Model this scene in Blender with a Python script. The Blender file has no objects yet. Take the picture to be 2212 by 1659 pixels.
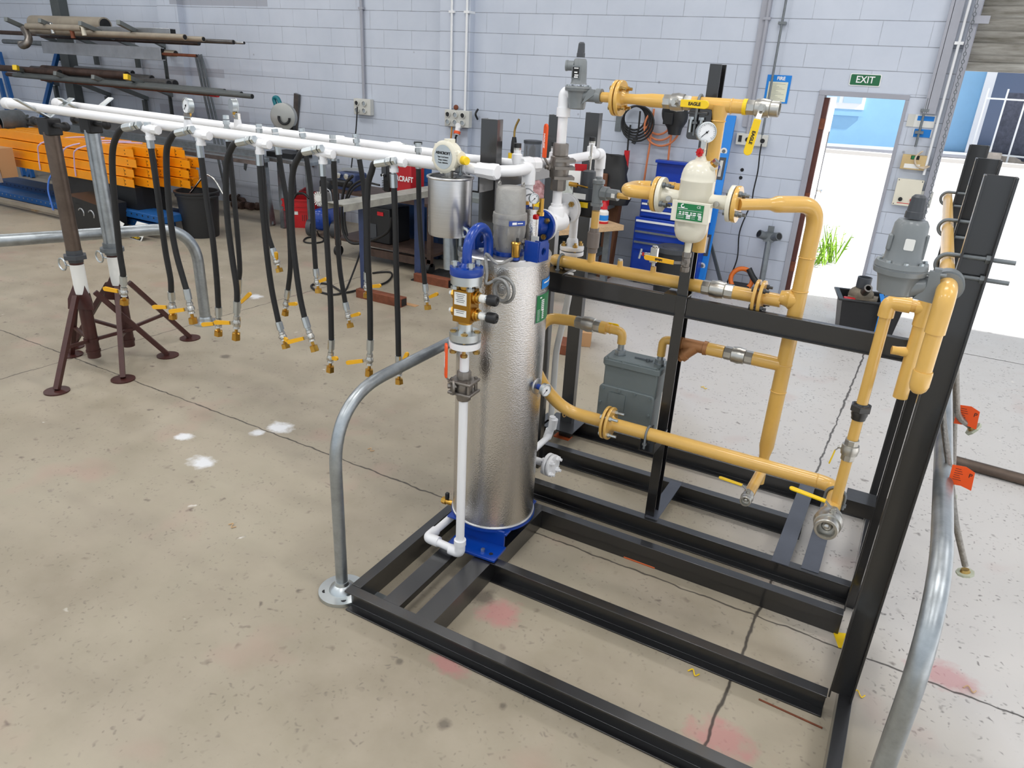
import bpy, math, random
from mathutils import Vector as V, Matrix
from math import pi, sin, cos, radians as RAD
random.seed(7)
C = bpy.context.scene.collection
# ---------------- camera solved from the photograph's straight edges; world: x along the skid, y away, z up
FOC, PITCH, ROLL, YAW, CAMH = 1564.474, RAD(23.56372), RAD(-3.06618), RAD(-28.02866), 2.05
CX, CY = 1106.0, 829.5
_fw = V((0, cos(PITCH), -sin(PITCH))); _rt = V((1, 0, 0)); _dn = V((0, -sin(PITCH), -cos(PITCH)))
_r2 = cos(ROLL)*_rt + sin(ROLL)*_dn; _d2 = -sin(ROLL)*_rt + cos(ROLL)*_dn
_Z = Matrix.Rotation(-YAW, 3, 'Z')
RT, DN, FW = _Z @ _r2, _Z @ _d2, _Z @ _fw
EYE = V((0, 0, CAMH))
def ray(px, py): return RT*((px-CX)/FOC) + DN*((py-CY)/FOC) + FW
def az(px, py, z=0.0):
    d = ray(px, py); return EYE + d*((z-CAMH)/d.z)
def ay(px, py, y):
    d = ray(px, py); return EYE + d*(y/d.y)
def ax(px, py, x):
    d = ray(px, py); return EYE + d*(x/d.x)
WANG = RAD(2.0483)                     # the block wall is turned this much from the skid
W0 = V((-1.06, 7.90, 0)); WU = V((cos(WANG), sin(WANG), 0)); WN = V((sin(WANG), -cos(WANG), 0))
def aw(px, py, off=0.0):
    d = ray(px, py); p0 = W0 + WN*off
    return EYE + d*((p0-EYE).dot(WN)/d.dot(WN))
def wp(u, z, off=0.0): return W0 + WU*u + WN*off + V((0, 0, z))
def acyl(px, py, c, r):                # nearest hit on a vertical cylinder
    d = ray(px, py); ex, ey = -c[0], -c[1]
    a = d.x**2+d.y**2; b = 2*(ex*d.x+ey*d.y); k = ex*ex+ey*ey-r*r
    return EYE + d*((-b-math.sqrt(max(0, b*b-4*a*k)))/(2*a))
# ---------------- materials
def lin(c):
    return tuple(((x/255)/12.92 if x/255 <= .04045 else ((x/255+.055)/1.055)**2.4) for x in c)
MATS = {}
def mat(name, col, rough=.5, metal=0.0, var=.0, vs=8.0, bump=.0, bs=60.0, rv=.0, spec=.5, coat=0.0, stretch=None, col2=None, emit=0, alpha=1):
    if name in MATS: return MATS[name]
    m = bpy.data.materials.new(name); m.use_nodes = True
    nt = m.node_tree; n = nt.nodes; L = nt.links; b = n['Principled BSDF']
    c = lin(col); b.inputs['Base Color'].default_value = (*c, 1)
    b.inputs['Roughness'].default_value = rough; b.inputs['Metallic'].default_value = metal
    b.inputs['Specular IOR Level'].default_value = spec; b.inputs['Coat Weight'].default_value = coat
    b.inputs['Coat Roughness'].default_value = .08
    if alpha < 1:
        b.inputs['Transmission Weight'].default_value = 1-alpha; b.inputs['IOR'].default_value = 1.15
    if emit: b.inputs['Emission Color'].default_value = (*c, 1); b.inputs['Emission Strength'].default_value = emit
    if var or bump or rv:
        tc = n.new('ShaderNodeTexCoord'); src = tc.outputs['Object']
        if stretch:
            mp = n.new('ShaderNodeMapping'); mp.inputs['Scale'].default_value = stretch; L.new(src, mp.inputs[0]); src = mp.outputs[0]
        if var or rv:
            no = n.new('ShaderNodeTexNoise'); no.inputs['Scale'].default_value = vs; no.inputs['Detail'].default_value = 6; no.inputs['Roughness'].default_value = .65
            L.new(src, no.inputs['Vector'])
            if var:
                cr = n.new('ShaderNodeValToRGB'); cr.color_ramp.elements[0].position = .32; cr.color_ramp.elements[1].position = .7
                lo = lin(col2) if col2 else tuple(x*(1-var) for x in c); hi = c if col2 else tuple(min(1, x*(1+var*.5)) for x in c)
                cr.color_ramp.elements[0].color = (*lo, 1); cr.color_ramp.elements[1].color = (*hi, 1)
                L.new(no.outputs[0], cr.inputs[0]); L.new(cr.outputs[0], b.inputs['Base Color'])
            if rv:
                mr = n.new('ShaderNodeMapRange'); mr.inputs['To Min'].default_value = max(0, rough-rv); mr.inputs['To Max'].default_value = rough+rv
                L.new(no.outputs[0], mr.inputs[0]); L.new(mr.outputs[0], b.inputs['Roughness'])
        if bump:
            n2 = n.new('ShaderNodeTexNoise'); n2.inputs['Scale'].default_value = bs; n2.inputs['Detail'].default_value = 3
            L.new(src, n2.inputs['Vector']); bp = n.new('ShaderNodeBump'); bp.inputs['Strength'].default_value = bump; bp.inputs['Distance'].default_value = .004
            L.new(n2.outputs[0], bp.inputs['Height']); L.new(bp.outputs[0], b.inputs['Normal'])
    MATS[name] = m; return m
M = {}
M['yel'] = mat('yellow_ochre_paint', (226, 180, 94), .28, 0, .06, 9, .06, 30, coat=.3)
M['blk'] = mat('black_gloss_paint', (20, 20, 22), .32, 0, 0, 8, .05, 40, rv=.1, spec=.7, coat=.7)
M['blkm'] = mat('black_satin_paint', (22, 22, 24), .5)
M['wht'] = mat('white_pipe_paint', (240, 240, 242), .35, 0, 0, 8, .04, 40)
M['crm'] = mat('cream_paint', (231, 226, 208), .3, 0, .03, 5, .04, 40, coat=.3)
M['gry'] = mat('grey_enamel', (124, 129, 131), .35, 0, .05, 12, .06, 60, coat=.2)
M['dgry'] = mat('dark_grey_cap', (66, 69, 74), .45)
M['mgry'] = mat('meter_grey', (112, 122, 124), .45, 0, .05, 10, .08, 50)
M['alu'] = mat('stucco_aluminium', (212, 210, 208), .2, 1, .05, 3, .3, 190, rv=.05)
M['lid'] = mat('aluminium_sheet', (205, 205, 206), .35, 1, .05, 4, .05, 20)
M['brush'] = mat('brushed_aluminium', (205, 206, 208), .3, 1, .08, 40, .06, 60, stretch=(.2, .2, 9))
M['cast'] = mat('cast_aluminium', (168, 166, 162), .55, .6, .12, 25, .25, 90)
M['galv'] = mat('galvanised_steel', (172, 178, 182), .38, .9, .25, 14, .08, 30, rv=.1)
M['galvd'] = mat('dull_galvanised', (128, 134, 138), .55, .6, .25, 10, .05, 30)
M['chr'] = mat('chromed_brass', (200, 198, 192), .22, 1, .04, 10, .1, 80)
M['nick'] = mat('nickel_valve', (196, 194, 188), .34, 1, .06, 14, .15, 60)
M['sst'] = mat('cast_stainless', (140, 134, 128), .42, .85, .1, 30, .2, 90)
M['zinc'] = mat('zinc_plated', (200, 206, 208), .34, 1, .06, 9)
M['yzn'] = mat('yellow_passivated', (190, 158, 96), .3, 1, .12, 15)
M['brs'] = mat('brass', (204, 158, 74), .28, 1, .1, 15)
M['brsd'] = mat('dark_brass', (172, 126, 52), .36, 1, .1, 15)
M['brz'] = mat('bronze_strainer', (168, 118, 76), .5, .35, .12, 20, .15, 80)
M['blu'] = mat('blue_gloss', (4, 58, 150), .28, 0, 0, 8, .03, 30, coat=.15)
M['bluedk'] = mat('blue_tool_paint', (14, 60, 168), .32)
M['rub'] = mat('black_rubber', (24, 24, 25), .55)
M['plas'] = mat('black_plastic', (30, 31, 33), .45, 0, .2, 4)
M['org'] = mat('orange_grip', (236, 84, 22), .4)
M['ylw'] = mat('yellow_lever', (246, 206, 24), .35)
M['ylo'] = mat('amber_lever', (240, 178, 26), .35)
M['red'] = mat('red_plastic', (196, 22, 30), .4)
M['brn'] = mat('brown_stand_paint', (70, 36, 32), .4, 0, .2, 20)
M['pipebrn'] = mat('mill_scale_pipe', (104, 90, 80), .38, .6, .3, 6, .05, 20)
M['rust'] = mat('rusty_steel', (128, 72, 48), .7, .1, .35, 14, .2, 60)
M['rustd'] = mat('dark_rusty_steel', (84, 66, 58), .55, .3, .4, 10, .15, 40)
M['steel'] = mat('plain_steel', (110, 108, 106), .4, .8, .3, 8)
M['sil'] = mat('silver_steel', (186, 188, 190), .35, .8, .15, 6)
M['rackg'] = mat('rack_grey', (122, 128, 128), .5, .1, .15, 6)
M['rackdk'] = mat('rack_dark_grey', (88, 93, 93), .5, .1, .15, 6)
M['orb'] = mat('orange_beam_paint', (250, 158, 14), .4, 0, .05, 6)
M['bls'] = mat('blue_steel_paint', (30, 92, 158), .4, 0, .15, 8)
M['blsd'] = mat('dark_blue_steel', (24, 54, 96), .45, 0, .25, 8)
M['navy'] = mat('navy_leg_paint', (52, 66, 104), .5, 0, .2, 12)
M['wood'] = mat('pale_timber', (206, 172, 130), .65, 0, .2, 9, stretch=(1, 8, 8))
M['card'] = mat('cardboard', (188, 146, 104), .8)
M['woodb'] = mat('brown_timber', (110, 70, 44), .6, 0, .3, 8, stretch=(6, 6, .6))
M['paper'] = mat('white_paper', (236, 236, 232), .7)
M['green'] = mat('green_plate', (18, 120, 66), .4)
M['sgreen'] = mat('exit_green', (24, 102, 62), .4)
M['cyan'] = mat('bright_blue_paint', (10, 130, 220), .4)
M['sock'] = mat('socket_grey', (206, 206, 200), .5)
M['hosew'] = mat('white_hose', (214, 214, 212), .5)
M['braid'] = mat('braided_steel', (150, 146, 140), .4, .8, .3, 90, .4, 200)
M['teal'] = mat('teal_plastic', (12, 112, 124), .4)
M['glass'] = mat('gauge_face', (240, 242, 244), .25)
M['ink'] = mat('black_print', (20, 20, 22), .6)
M['wink'] = mat('white_print', (240, 240, 240), .6)
M['rink'] = mat('red_print', (205, 30, 40), .6)
M['tan'] = mat('tan_box', (204, 178, 128), .6, 0, .1, 10)
M['duct'] = mat('beige_duct', (166, 156, 140), .5, .2, .15, 5)
# ---------------- mesh building
def perp(d):
    d = d.normalized(); a = V((0, 0, 1)) if abs(d.z) < .9 else V((1, 0, 0))
    u = d.cross(a).normalized(); return u, d.cross(u).normalized()
class MB:
    def __init__(s): s.v = []; s.f = []
    def add(s, vs, fs):
        o = len(s.v); s.v += [V(x) for x in vs]; s.f += [tuple(i+o for i in f) for f in fs]; return s
    def box(s, c, d, R=None, u=None):
        c = V(c); hx, hy, hz = d[0]/2, d[1]/2, d[2]/2
        vs = [V((x*hx, y*hy, z*hz)) for x in (-1, 1) for y in (-1, 1) for z in (-1, 1)]
        if R is not None: vs = [R @ x for x in vs]
        return s.add([c+x for x in vs], [(0, 1, 3, 2), (4, 6, 7, 5), (0, 4, 5, 1), (2, 3, 7, 6), (0, 2, 6, 4), (1, 5, 7, 3)])
    def bb(s, a, b):                      # box from two opposite corners
        a = V(a); b = V(b); return s.box((a+b)/2, [abs(b[i]-a[i]) for i in range(3)])
    def wbox(s, u0, u1, z0, z1, o0, o1): # box in the wall's own frame
        c = wp((u0+u1)/2, (z0+z1)/2, (o0+o1)/2)
        return s.box(c, (abs(u1-u0), abs(o1-o0), abs(z1-z0)), Matrix.Rotation(WANG, 3, 'Z'))
    def bar(s, p0, p1, w, h, up=(0, 0, 1)):   # rectangular bar between points, w sideways, h along up
        p0 = V(p0); p1 = V(p1); d = (p1-p0).normalized(); up = V(up); sd = d.cross(up)
        if sd.length < 1e-5: sd = d.cross(V((0, 1, 0)))
        sd.normalize(); up = sd.cross(d).normalized()
        vs = [p+sd*(a*w/2)+up*(b*h/2) for p in (p0, p1) for a, b in ((-1, -1), (1, -1), (1, 1), (-1, 1))]
        return s.add(vs, [(3, 2, 1, 0), (4, 5, 6, 7), (0, 1, 5, 4), (1, 2, 6, 5), (2, 3, 7, 6), (3, 0, 4, 7)])
    def lathe(s, p, d, prof, n=24, cap=True, ph=0.0):   # prof: (distance along d, radius)
        p = V(p); d = V(d).normalized(); u, w = perp(d); vs = []; fs = []
        for h, r in prof:
            for k in range(n):
                a = 2*pi*k/n+ph; vs.append(p+d*h+u*(r*cos(a))+w*(r*sin(a)))
        m = len(prof)
        for i in range(m-1):
            for k in range(n):
                k2 = (k+1) % n; fs.append((i*n+k, i*n+k2, (i+1)*n+k2, (i+1)*n+k))
        if cap:
            fs.append(tuple(reversed(range(n)))); fs.append(tuple(range((m-1)*n, m*n)))
        return s.add(vs, fs)
    def cyl(s, p0, p1, r, r1=None, n=20, cap=True):
        p0 = V(p0); p1 = V(p1); return s.lathe(p0, p1-p0, [(0, r), ((p1-p0).length, r if r1 is None else r1)], n, cap)
    def hexa(s, p0, p1, r, n=6): return s.cyl(p0, p1, r, None, n)
    def tube(s, pts, r, n=12, cap=True):
        pts = [V(p) for p in pts]; m = len(pts); ts = []
        for i in range(m):
            t = (pts[min(i+1, m-1)]-pts[max(i-1, 0)]); ts.append(t.normalized() if t.length > 1e-9 else V((0, 0, 1)))
        u, w = perp(ts[0]); vs = []; fs = []
        for i in range(m):
            if i:
                u = (u-ts[i]*u.dot(ts[i])).normalized(); w = ts[i].cross(u)
            rr = r[i] if isinstance(r, (list, tuple)) else r
            for k in range(n):
                a = 2*pi*k/n; vs.append(pts[i]+u*(rr*cos(a))+w*(rr*sin(a)))
        for i in range(m-1):
            for k in range(n):
                k2 = (k+1) % n; fs.append((i*n+k, i*n+k2, (i+1)*n+k2, (i+1)*n+k))
        if cap: fs.append(tuple(reversed(range(n)))); fs.append(tuple(range((m-1)*n, m*n)))
        return s.add(vs, fs)
    def sph(s, c, r, n=16, m=10, sc=(1, 1, 1)):
        c = V(c); prof = [(-r*cos(pi*i/m), max(1e-4, r*sin(pi*i/m))) for i in range(m+1)]
        o = len(s.v); s.lathe((0, 0, 0), (0, 0, 1), prof, n)
        for i in range(o, len(s.v)): q = s.v[i]; s.v[i] = c+V((q.x*sc[0], q.y*sc[1], q.z*sc[2]))
        return s
    def ring(s, p0, p1, ro, ri, n=24):
        p0 = V(p0); p1 = V(p1); h = (p1-p0).length
        return s.lathe(p0, p1-p0, [(0, ri), (0, ro), (h, ro), (h, ri), (0, ri)], n, False)
    def torus(s, c, d, R, r, n=28, m=10, a0=0, a1=2*pi):
        u, w = perp(V(d)); c = V(c); k = n if a1-a0 > 6.2 else n
        return s.tube([c+u*(R*cos(a0+(a1-a0)*i/k))+w*(R*sin(a0+(a1-a0)*i/k)) for i in range(k+1)], r, m, a1-a0 < 6.2)
    def prism(s, poly, o, ux, uy, depth):  # poly in (ux,uy), pushed along ux x uy
        o = V(o); ux = V(ux).normalized(); uy = V(uy).normalized(); dz = ux.cross(uy).normalized()*depth; n = len(poly)
        a = [o+ux*x+uy*y for x, y in poly]
        return s.add(a+[q+dz for q in a], [tuple(reversed(range(n))), tuple(range(n, 2*n))]+[(i, (i+1) % n, n+(i+1) % n, n+i) for i in range(n)])
    def chan(s, p0, p1, face, up, h, fl, t=.007):   # C section from p0 to p1; web back faces `face`, flanges point the other way; p0 at mid-height of the web's outer face
        p0 = V(p0); p1 = V(p1); f = V(face).normalized(); up = V(up).normalized(); H = h/2
        poly = [(0, -H), (0, H), (-fl, H), (-fl, H-t), (-t, H-t), (-t, -H+t), (-fl, -H+t), (-fl, -H)]
        d = p1-p0; o = p0; n = len(poly)
        a = [o+f*x+up*y for x, y in poly]
        caps = [(0, 1, 4, 5), (1, 2, 3, 4), (5, 6, 7, 0)]
        return s.add(a+[q+d for q in a], caps+[tuple(n+i for i in reversed(c)) for c in caps]+[(i, (i+1) % n, n+(i+1) % n, n+i) for i in range(n)])
    def text(s, *a): return s
def rr(w, h, r, n=5):                    # rounded rectangle outline
    out = []
    for cx_, cy_, a0 in ((w/2-r, h/2-r, 0), (-w/2+r, h/2-r, pi/2), (-w/2+r, -h/2+r, pi), (w/2-r, -h/2+r, 1.5*pi)):
        out += [(cx_+r*cos(a0+pi/2*i/n), cy_+r*sin(a0+pi/2*i/n)) for i in range(n+1)]
    return out
def fil(pts, r, n=7):                    # round a polyline's corners
    pts = [V(p) for p in pts]; out = [pts[0]]
    for i in range(1, len(pts)-1):
        a, b, c = pts[i-1], pts[i], pts[i+1]; d1 = (a-b); d2 = (c-b)
        k = min(r, d1.length*.49, d2.length*.49); s_ = b+d1.normalized()*k; e = b+d2.normalized()*k
        out += [s_*((1-t)**2)+b*(2*t*(1-t))+e*(t*t) for t in [j/n for j in range(n+1)]]
    return out+[pts[-1]]
def spl(pts, n=8):                       # Catmull-Rom
    pts = [V(p) for p in pts]; P = [pts[0]*2-pts[1]]+pts+[pts[-1]*2-pts[-2]]; out = []
    for i in range(1, len(P)-2):
        a, b, c, d = P[i-1:i+3]
        for j in range(n):
            t = j/n; out.append(.5*((2*b)+(c-a)*t+(2*a-5*b+4*c-d)*t*t+(3*b-a-3*c+d)*t**3))
    return out+[pts[-1]]
ORI = {}
def finish(o, mb, base, ang, bev):
    me = o.data
    me.from_pydata([tuple(q-base) for q in mb.v], [], mb.f); me.update()
    import bmesh
    bm = bmesh.new(); bm.from_mesh(me); bmesh.ops.recalc_face_normals(bm, faces=bm.faces); bm.to_mesh(me); bm.free()
    me.polygons.foreach_set('use_smooth', [True]*len(me.polygons)); me.set_sharp_from_angle(angle=RAD(ang))
    if bev:
        b = o.modifiers.new('b', 'BEVEL'); b.width = bev; b.segments = 2; b.limit_method = 'ANGLE'; b.angle_limit = RAD(50)
        b.harden_normals = False
def tag(o, label, cat, group=None, kind=None):
    if label: o['label'] = label
    if cat: o['category'] = cat
    if group: o['group'] = group
    if kind: o['kind'] = kind
    return o
def thing(name, label, cat, loc=(0, 0, 0), group=None):
    o = bpy.data.objects.new(name, None); C.objects.link(o); o.location = V(loc); o.empty_display_size = .05
    ORI[o.name] = V(loc); return tag(o, label, cat, group)
def part(name, mb, m, par, label=None, ang=38, bev=0):
    me = bpy.data.meshes.new(name); o = bpy.data.objects.new(name, me); C.objects.link(o)
    base = ORI[par.name]; o.parent = par; ORI[o.name] = base
    me.materials.append(M[m] if isinstance(m, str) else m); finish(o, mb, base, ang, bev)
    if label: o['label'] = label
    return o
def solo(name, label, cat, mb, m, group=None, kind=None, ang=38, bev=0, base=None):
    me = bpy.data.meshes.new(name); o = bpy.data.objects.new(name, me); C.objects.link(o)
    if base is None:
        n = len(mb.v); base = V((sum(q.x for q in mb.v)/n, sum(q.y for q in mb.v)/n, min(q.z for q in mb.v)))
    base = V(base); o.location = base; ORI[o.name] = base
    me.materials.append(M[m] if isinstance(m, str) else m); finish(o, mb, base, ang, bev)
    return tag(o, label, cat, group, kind)
def text(body, par, p, ux, uy, size, m, name='lettering', ext=.0004, align='CENTER', bold=0.0, sx=1.0):
    cu = bpy.data.curves.new(name, 'FONT'); cu.body = body; cu.size = size; cu.align_x = align; cu.align_y = 'CENTER'; cu.extrude = ext; cu.offset = bold
    tmp = bpy.data.objects.new(name, cu); C.objects.link(tmp); dg = bpy.context.evaluated_depsgraph_get(); dg.update()
    me = bpy.data.meshes.new_from_object(tmp.evaluated_get(dg)); bpy.data.objects.remove(tmp); bpy.data.curves.remove(cu)
    me.materials.clear(); me.materials.append(M[m]); o = bpy.data.objects.new(name, me); C.objects.link(o)
    ux = V(ux).normalized(); uy = V(uy); uy = (uy-ux*uy.dot(ux)).normalized(); uz = ux.cross(uy)
    base = ORI[par.name]; R = Matrix((ux*sx, uy, uz)).transposed().to_4x4(); R.translation = V(p)-base
    me.transform(R); o.parent = par; ORI[o.name] = base; return o
X, Y, Zv = V((1, 0, 0)), V((0, 1, 0)), V((0, 0, 1))
# ================= setting =================
def nodes(name):
    m = bpy.data.materials.new(name); m.use_nodes = True; return m, m.node_tree.nodes, m.node_tree.links, m.node_tree.nodes['Principled BSDF']
def mth(n, L, op, a, b=None, c=None, clamp=False):
    x = n.new('ShaderNodeMath'); x.operation = op; x.use_clamp = clamp
    for i, q in enumerate((a, b, c)):
        if q is None: continue
        if isinstance(q, (int, float)): x.inputs[i].default_value = q
        else: L.new(q, x.inputs[i])
    return x.outputs[0]
def mixc(n, L, f, a, b):
    x = n.new('ShaderNodeMix'); x.data_type = 'RGBA'
    if isinstance(f, (int, float)): x.inputs[0].default_value = f
    else: L.new(f, x.inputs[0])
    for i, q in ((6, a), (7, b)):
        if isinstance(q, tuple): x.inputs[i].default_value = (*q, 1)
        else: L.new(q, x.inputs[i])
    return x.outputs[2]
def noise(n, L, src, sc, det=6, ro=.6):
    x = n.new('ShaderNodeTexNoise'); x.inputs['Scale'].default_value = sc; x.inputs['Detail'].default_value = det; x.inputs['Roughness'].default_value = ro
    L.new(src, x.inputs['Vector']); return x.outputs[0]
def ramp(n, L, src, p0, p1):
    x = n.new('ShaderNodeMapRange'); x.inputs['From Min'].default_value = p0; x.inputs['From Max'].default_value = p1; x.clamp = True
    L.new(src, x.inputs[0]); return x.outputs[0]
# concrete slab: worn sealer, specks, paint overspray, sawn joints
def floor_mat():
    m, n, L, b = nodes('worn_concrete')
    tc = n.new('ShaderNodeTexCoord'); o = tc.outputs['Object']; sp = n.new('ShaderNodeSeparateXYZ'); L.new(o, sp.inputs[0]); x, y = sp.outputs[0], sp.outputs[1]
    big = ramp(n, L, noise(n, L, o, .9, 3), .35, .68); mid = ramp(n, L, noise(n, L, o, 4.5, 4), .35, .7); fine = noise(n, L, o, 90, 2)
    col = mixc(n, L, big, lin((148, 138, 120)), lin((172, 163, 144)))
    mp = n.new('ShaderNodeMapping'); mp.inputs['Rotation'].default_value = (0, 0, .5); mp.inputs['Scale'].default_value = (.25, 1, 1); L.new(o, mp.inputs[0])
    st = ramp(n, L, noise(n, L, mp.outputs[0], 3, 3), .5, .75); col = mixc(n, L, mth(n, L, 'MULTIPLY', st, .3), col, lin((128, 116, 106)))
    col = mixc(n, L, mth(n, L, 'MULTIPLY', mid, .35), col, lin((184, 172, 156)))
    # bare paler slab by the doors, with doorway daylight painted into its colour
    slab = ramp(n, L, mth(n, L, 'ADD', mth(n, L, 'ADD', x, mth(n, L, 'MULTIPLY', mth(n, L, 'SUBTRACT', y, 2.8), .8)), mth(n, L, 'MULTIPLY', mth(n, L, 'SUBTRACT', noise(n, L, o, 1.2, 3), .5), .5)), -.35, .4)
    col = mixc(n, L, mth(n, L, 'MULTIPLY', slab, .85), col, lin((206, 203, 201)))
    vo = n.new('ShaderNodeTexVoronoi'); vo.inputs['Scale'].default_value = 9; nc_d = 2; vo.inputs['Randomness'].default_value = 1
    wob = n.new('ShaderNodeVectorMath'); wob.operation = 'ADD'; nc = n.new('ShaderNodeTexNoise'); nc.inputs['Scale'].default_value = 25; nc.inputs['Detail'].default_value = 1; L.new(o, nc.inputs[0])
    sc = n.new('ShaderNodeVectorMath'); sc.operation = 'SCALE'; sc.inputs[3].default_value = .06; L.new(nc.outputs['Color'], sc.inputs[0]); L.new(o, wob.inputs[0]); L.new(sc.outputs[0], wob.inputs[1])
    L.new(wob.outputs[0], vo.inputs['Vector'])
    gate = ramp(n, L, noise(n, L, o, 2.2, 3), .47, .58)
    spk = mth(n, L, 'MULTIPLY', mth(n, L, 'SUBTRACT', 1, ramp(n, L, vo.outputs['Distance'], .05, .17)), gate)
    col = mixc(n, L, mth(n, L, 'MULTIPLY', spk, .75), col, lin((96, 86, 80)))
    v2 = n.new('ShaderNodeTexVoronoi'); v2.inputs['Scale'].default_value = 36; L.new(wob.outputs[0], v2.inputs['Vector'])
    s2 = mth(n, L, 'MULTIPLY', mth(n, L, 'SUBTRACT', 1, ramp(n, L, v2.outputs['Distance'], .08, .3)), ramp(n, L, noise(n, L, o, 7, 2), .42, .56))
    col = mixc(n, L, mth(n, L, 'MULTIPLY', s2, mth(n, L, 'ADD', .45, mth(n, L, 'MULTIPLY', slab, .35))), col, lin((90, 84, 82)))
    v3 = n.new('ShaderNodeTexVoronoi'); v3.inputs['Scale'].default_value = 3.1; L.new(wob.outputs[0], v3.inputs['Vector'])
    col = mixc(n, L, mth(n, L, 'MULTIPLY', mth(n, L, 'SUBTRACT', 1, ramp(n, L, v3.outputs['Distance'], .02, .05)), .8), col, lin((226, 222, 214)))
    pk = mth(n, L, 'MULTIPLY', ramp(n, L, noise(n, L, o, 2.4, 2), .6, .75), .25); col = mixc(n, L, pk, col, lin((186, 140, 132)))
    nb = mth(n, L, 'MULTIPLY', mth(n, L, 'SUBTRACT', noise(n, L, o, 14, 3), .5), 1.5)
    def blot(px, py, rx, ry, c, a):
        nonlocal col
        q = az(px, py); dx = mth(n, L, 'DIVIDE', mth(n, L, 'SUBTRACT', x, q.x), rx); dy = mth(n, L, 'DIVIDE', mth(n, L, 'SUBTRACT', y, q.y), ry)
        d = mth(n, L, 'SQRT', mth(n, L, 'ADD', mth(n, L, 'MULTIPLY', dx, dx), mth(n, L, 'MULTIPLY', dy, dy)))
        d = mth(n, L, 'ADD', d, nb)
        col = mixc(n, L, mth(n, L, 'MULTIPLY', mth(n, L, 'SUBTRACT', 1, ramp(n, L, d, .45, 1.0)), a), col, lin(c))
    for px, py, rx, ry in ((603, 924, .10, .08), (556, 935, .05, .05), (398, 942, .07, .05), (436, 998, .09, .07), (550, 640, .1, .07)):
        blot(px, py, rx, ry, (232, 234, 238), .85)
    for px, py, rx, ry in ((2040, 1460, .14, .1), (970, 1435, .1, .05), (1560, 1600, .14, .1), (1080, 1325, .1, .1)): blot(px, py, rx, ry, (190, 118, 122), .55)
    for px, py, rx, ry in ((487, 770, .05, .05), (1045, 1290, .06, .06), (862, 1428, .02, .02), (960, 1565, .03, .03), (1085, 1525, .02, .02)):
        blot(px, py, rx, ry, (70, 62, 58), .6)
    # sawn joints
    wob2 = mth(n, L, 'MULTIPLY', mth(n, L, 'SUBTRACT', noise(n, L, o, 9, 2), .5), .035)
    dark = None; jw = mth(n, L, 'ADD', .25, mth(n, L, 'MULTIPLY', noise(n, L, o, 4, 2), 1.4))
    for (a, c_), w in ((((0, 712.8), (2212, 1550)), .006), (((1525, 1600), (1652, 1290)), .008), (((0, 819), (800, 592)), .005)):
        p = az(*a); q = az(*c_); d = (q-p).normalized(); nx, ny = -d.y, d.x
        e = mth(n, L, 'ABSOLUTE', mth(n, L, 'ADD', mth(n, L, 'ADD', mth(n, L, 'MULTIPLY', x, nx), mth(n, L, 'MULTIPLY', y, ny)), mth(n, L, 'SUBTRACT', wob2, nx*p.x+ny*p.y)))
        k = mth(n, L, 'SUBTRACT', 1, ramp(n, L, mth(n, L, 'DIVIDE', e, jw), w*.45, w*1.15))
        if c_ == (1852, 760) or c_ == (1652, 1290):
            k = mth(n, L, 'MULTIPLY', k, ramp(n, L, x, -1.2, -1.0))
        dark = k if dark is None else mth(n, L, 'MAXIMUM', dark, k)
    col = mixc(n, L, mth(n, L, 'MULTIPLY', dark, .88), col, lin((46, 41, 38)))
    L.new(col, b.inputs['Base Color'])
    rg = mth(n, L, 'SUBTRACT', mth(n, L, 'ADD', .42, mth(n, L, 'MULTIPLY', mid, .2)), mth(n, L, 'MULTIPLY', slab, .1)); L.new(rg, b.inputs['Roughness']); b.inputs['Specular IOR Level'].default_value = .4
    bp = n.new('ShaderNodeBump'); bp.inputs['Strength'].default_value = .25; bp.inputs['Distance'].default_value = .003
    L.new(mth(n, L, 'MULTIPLY', fine, .4), bp.inputs['Height']); L.new(bp.outputs[0], b.inputs['Normal'])
    return m
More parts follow.
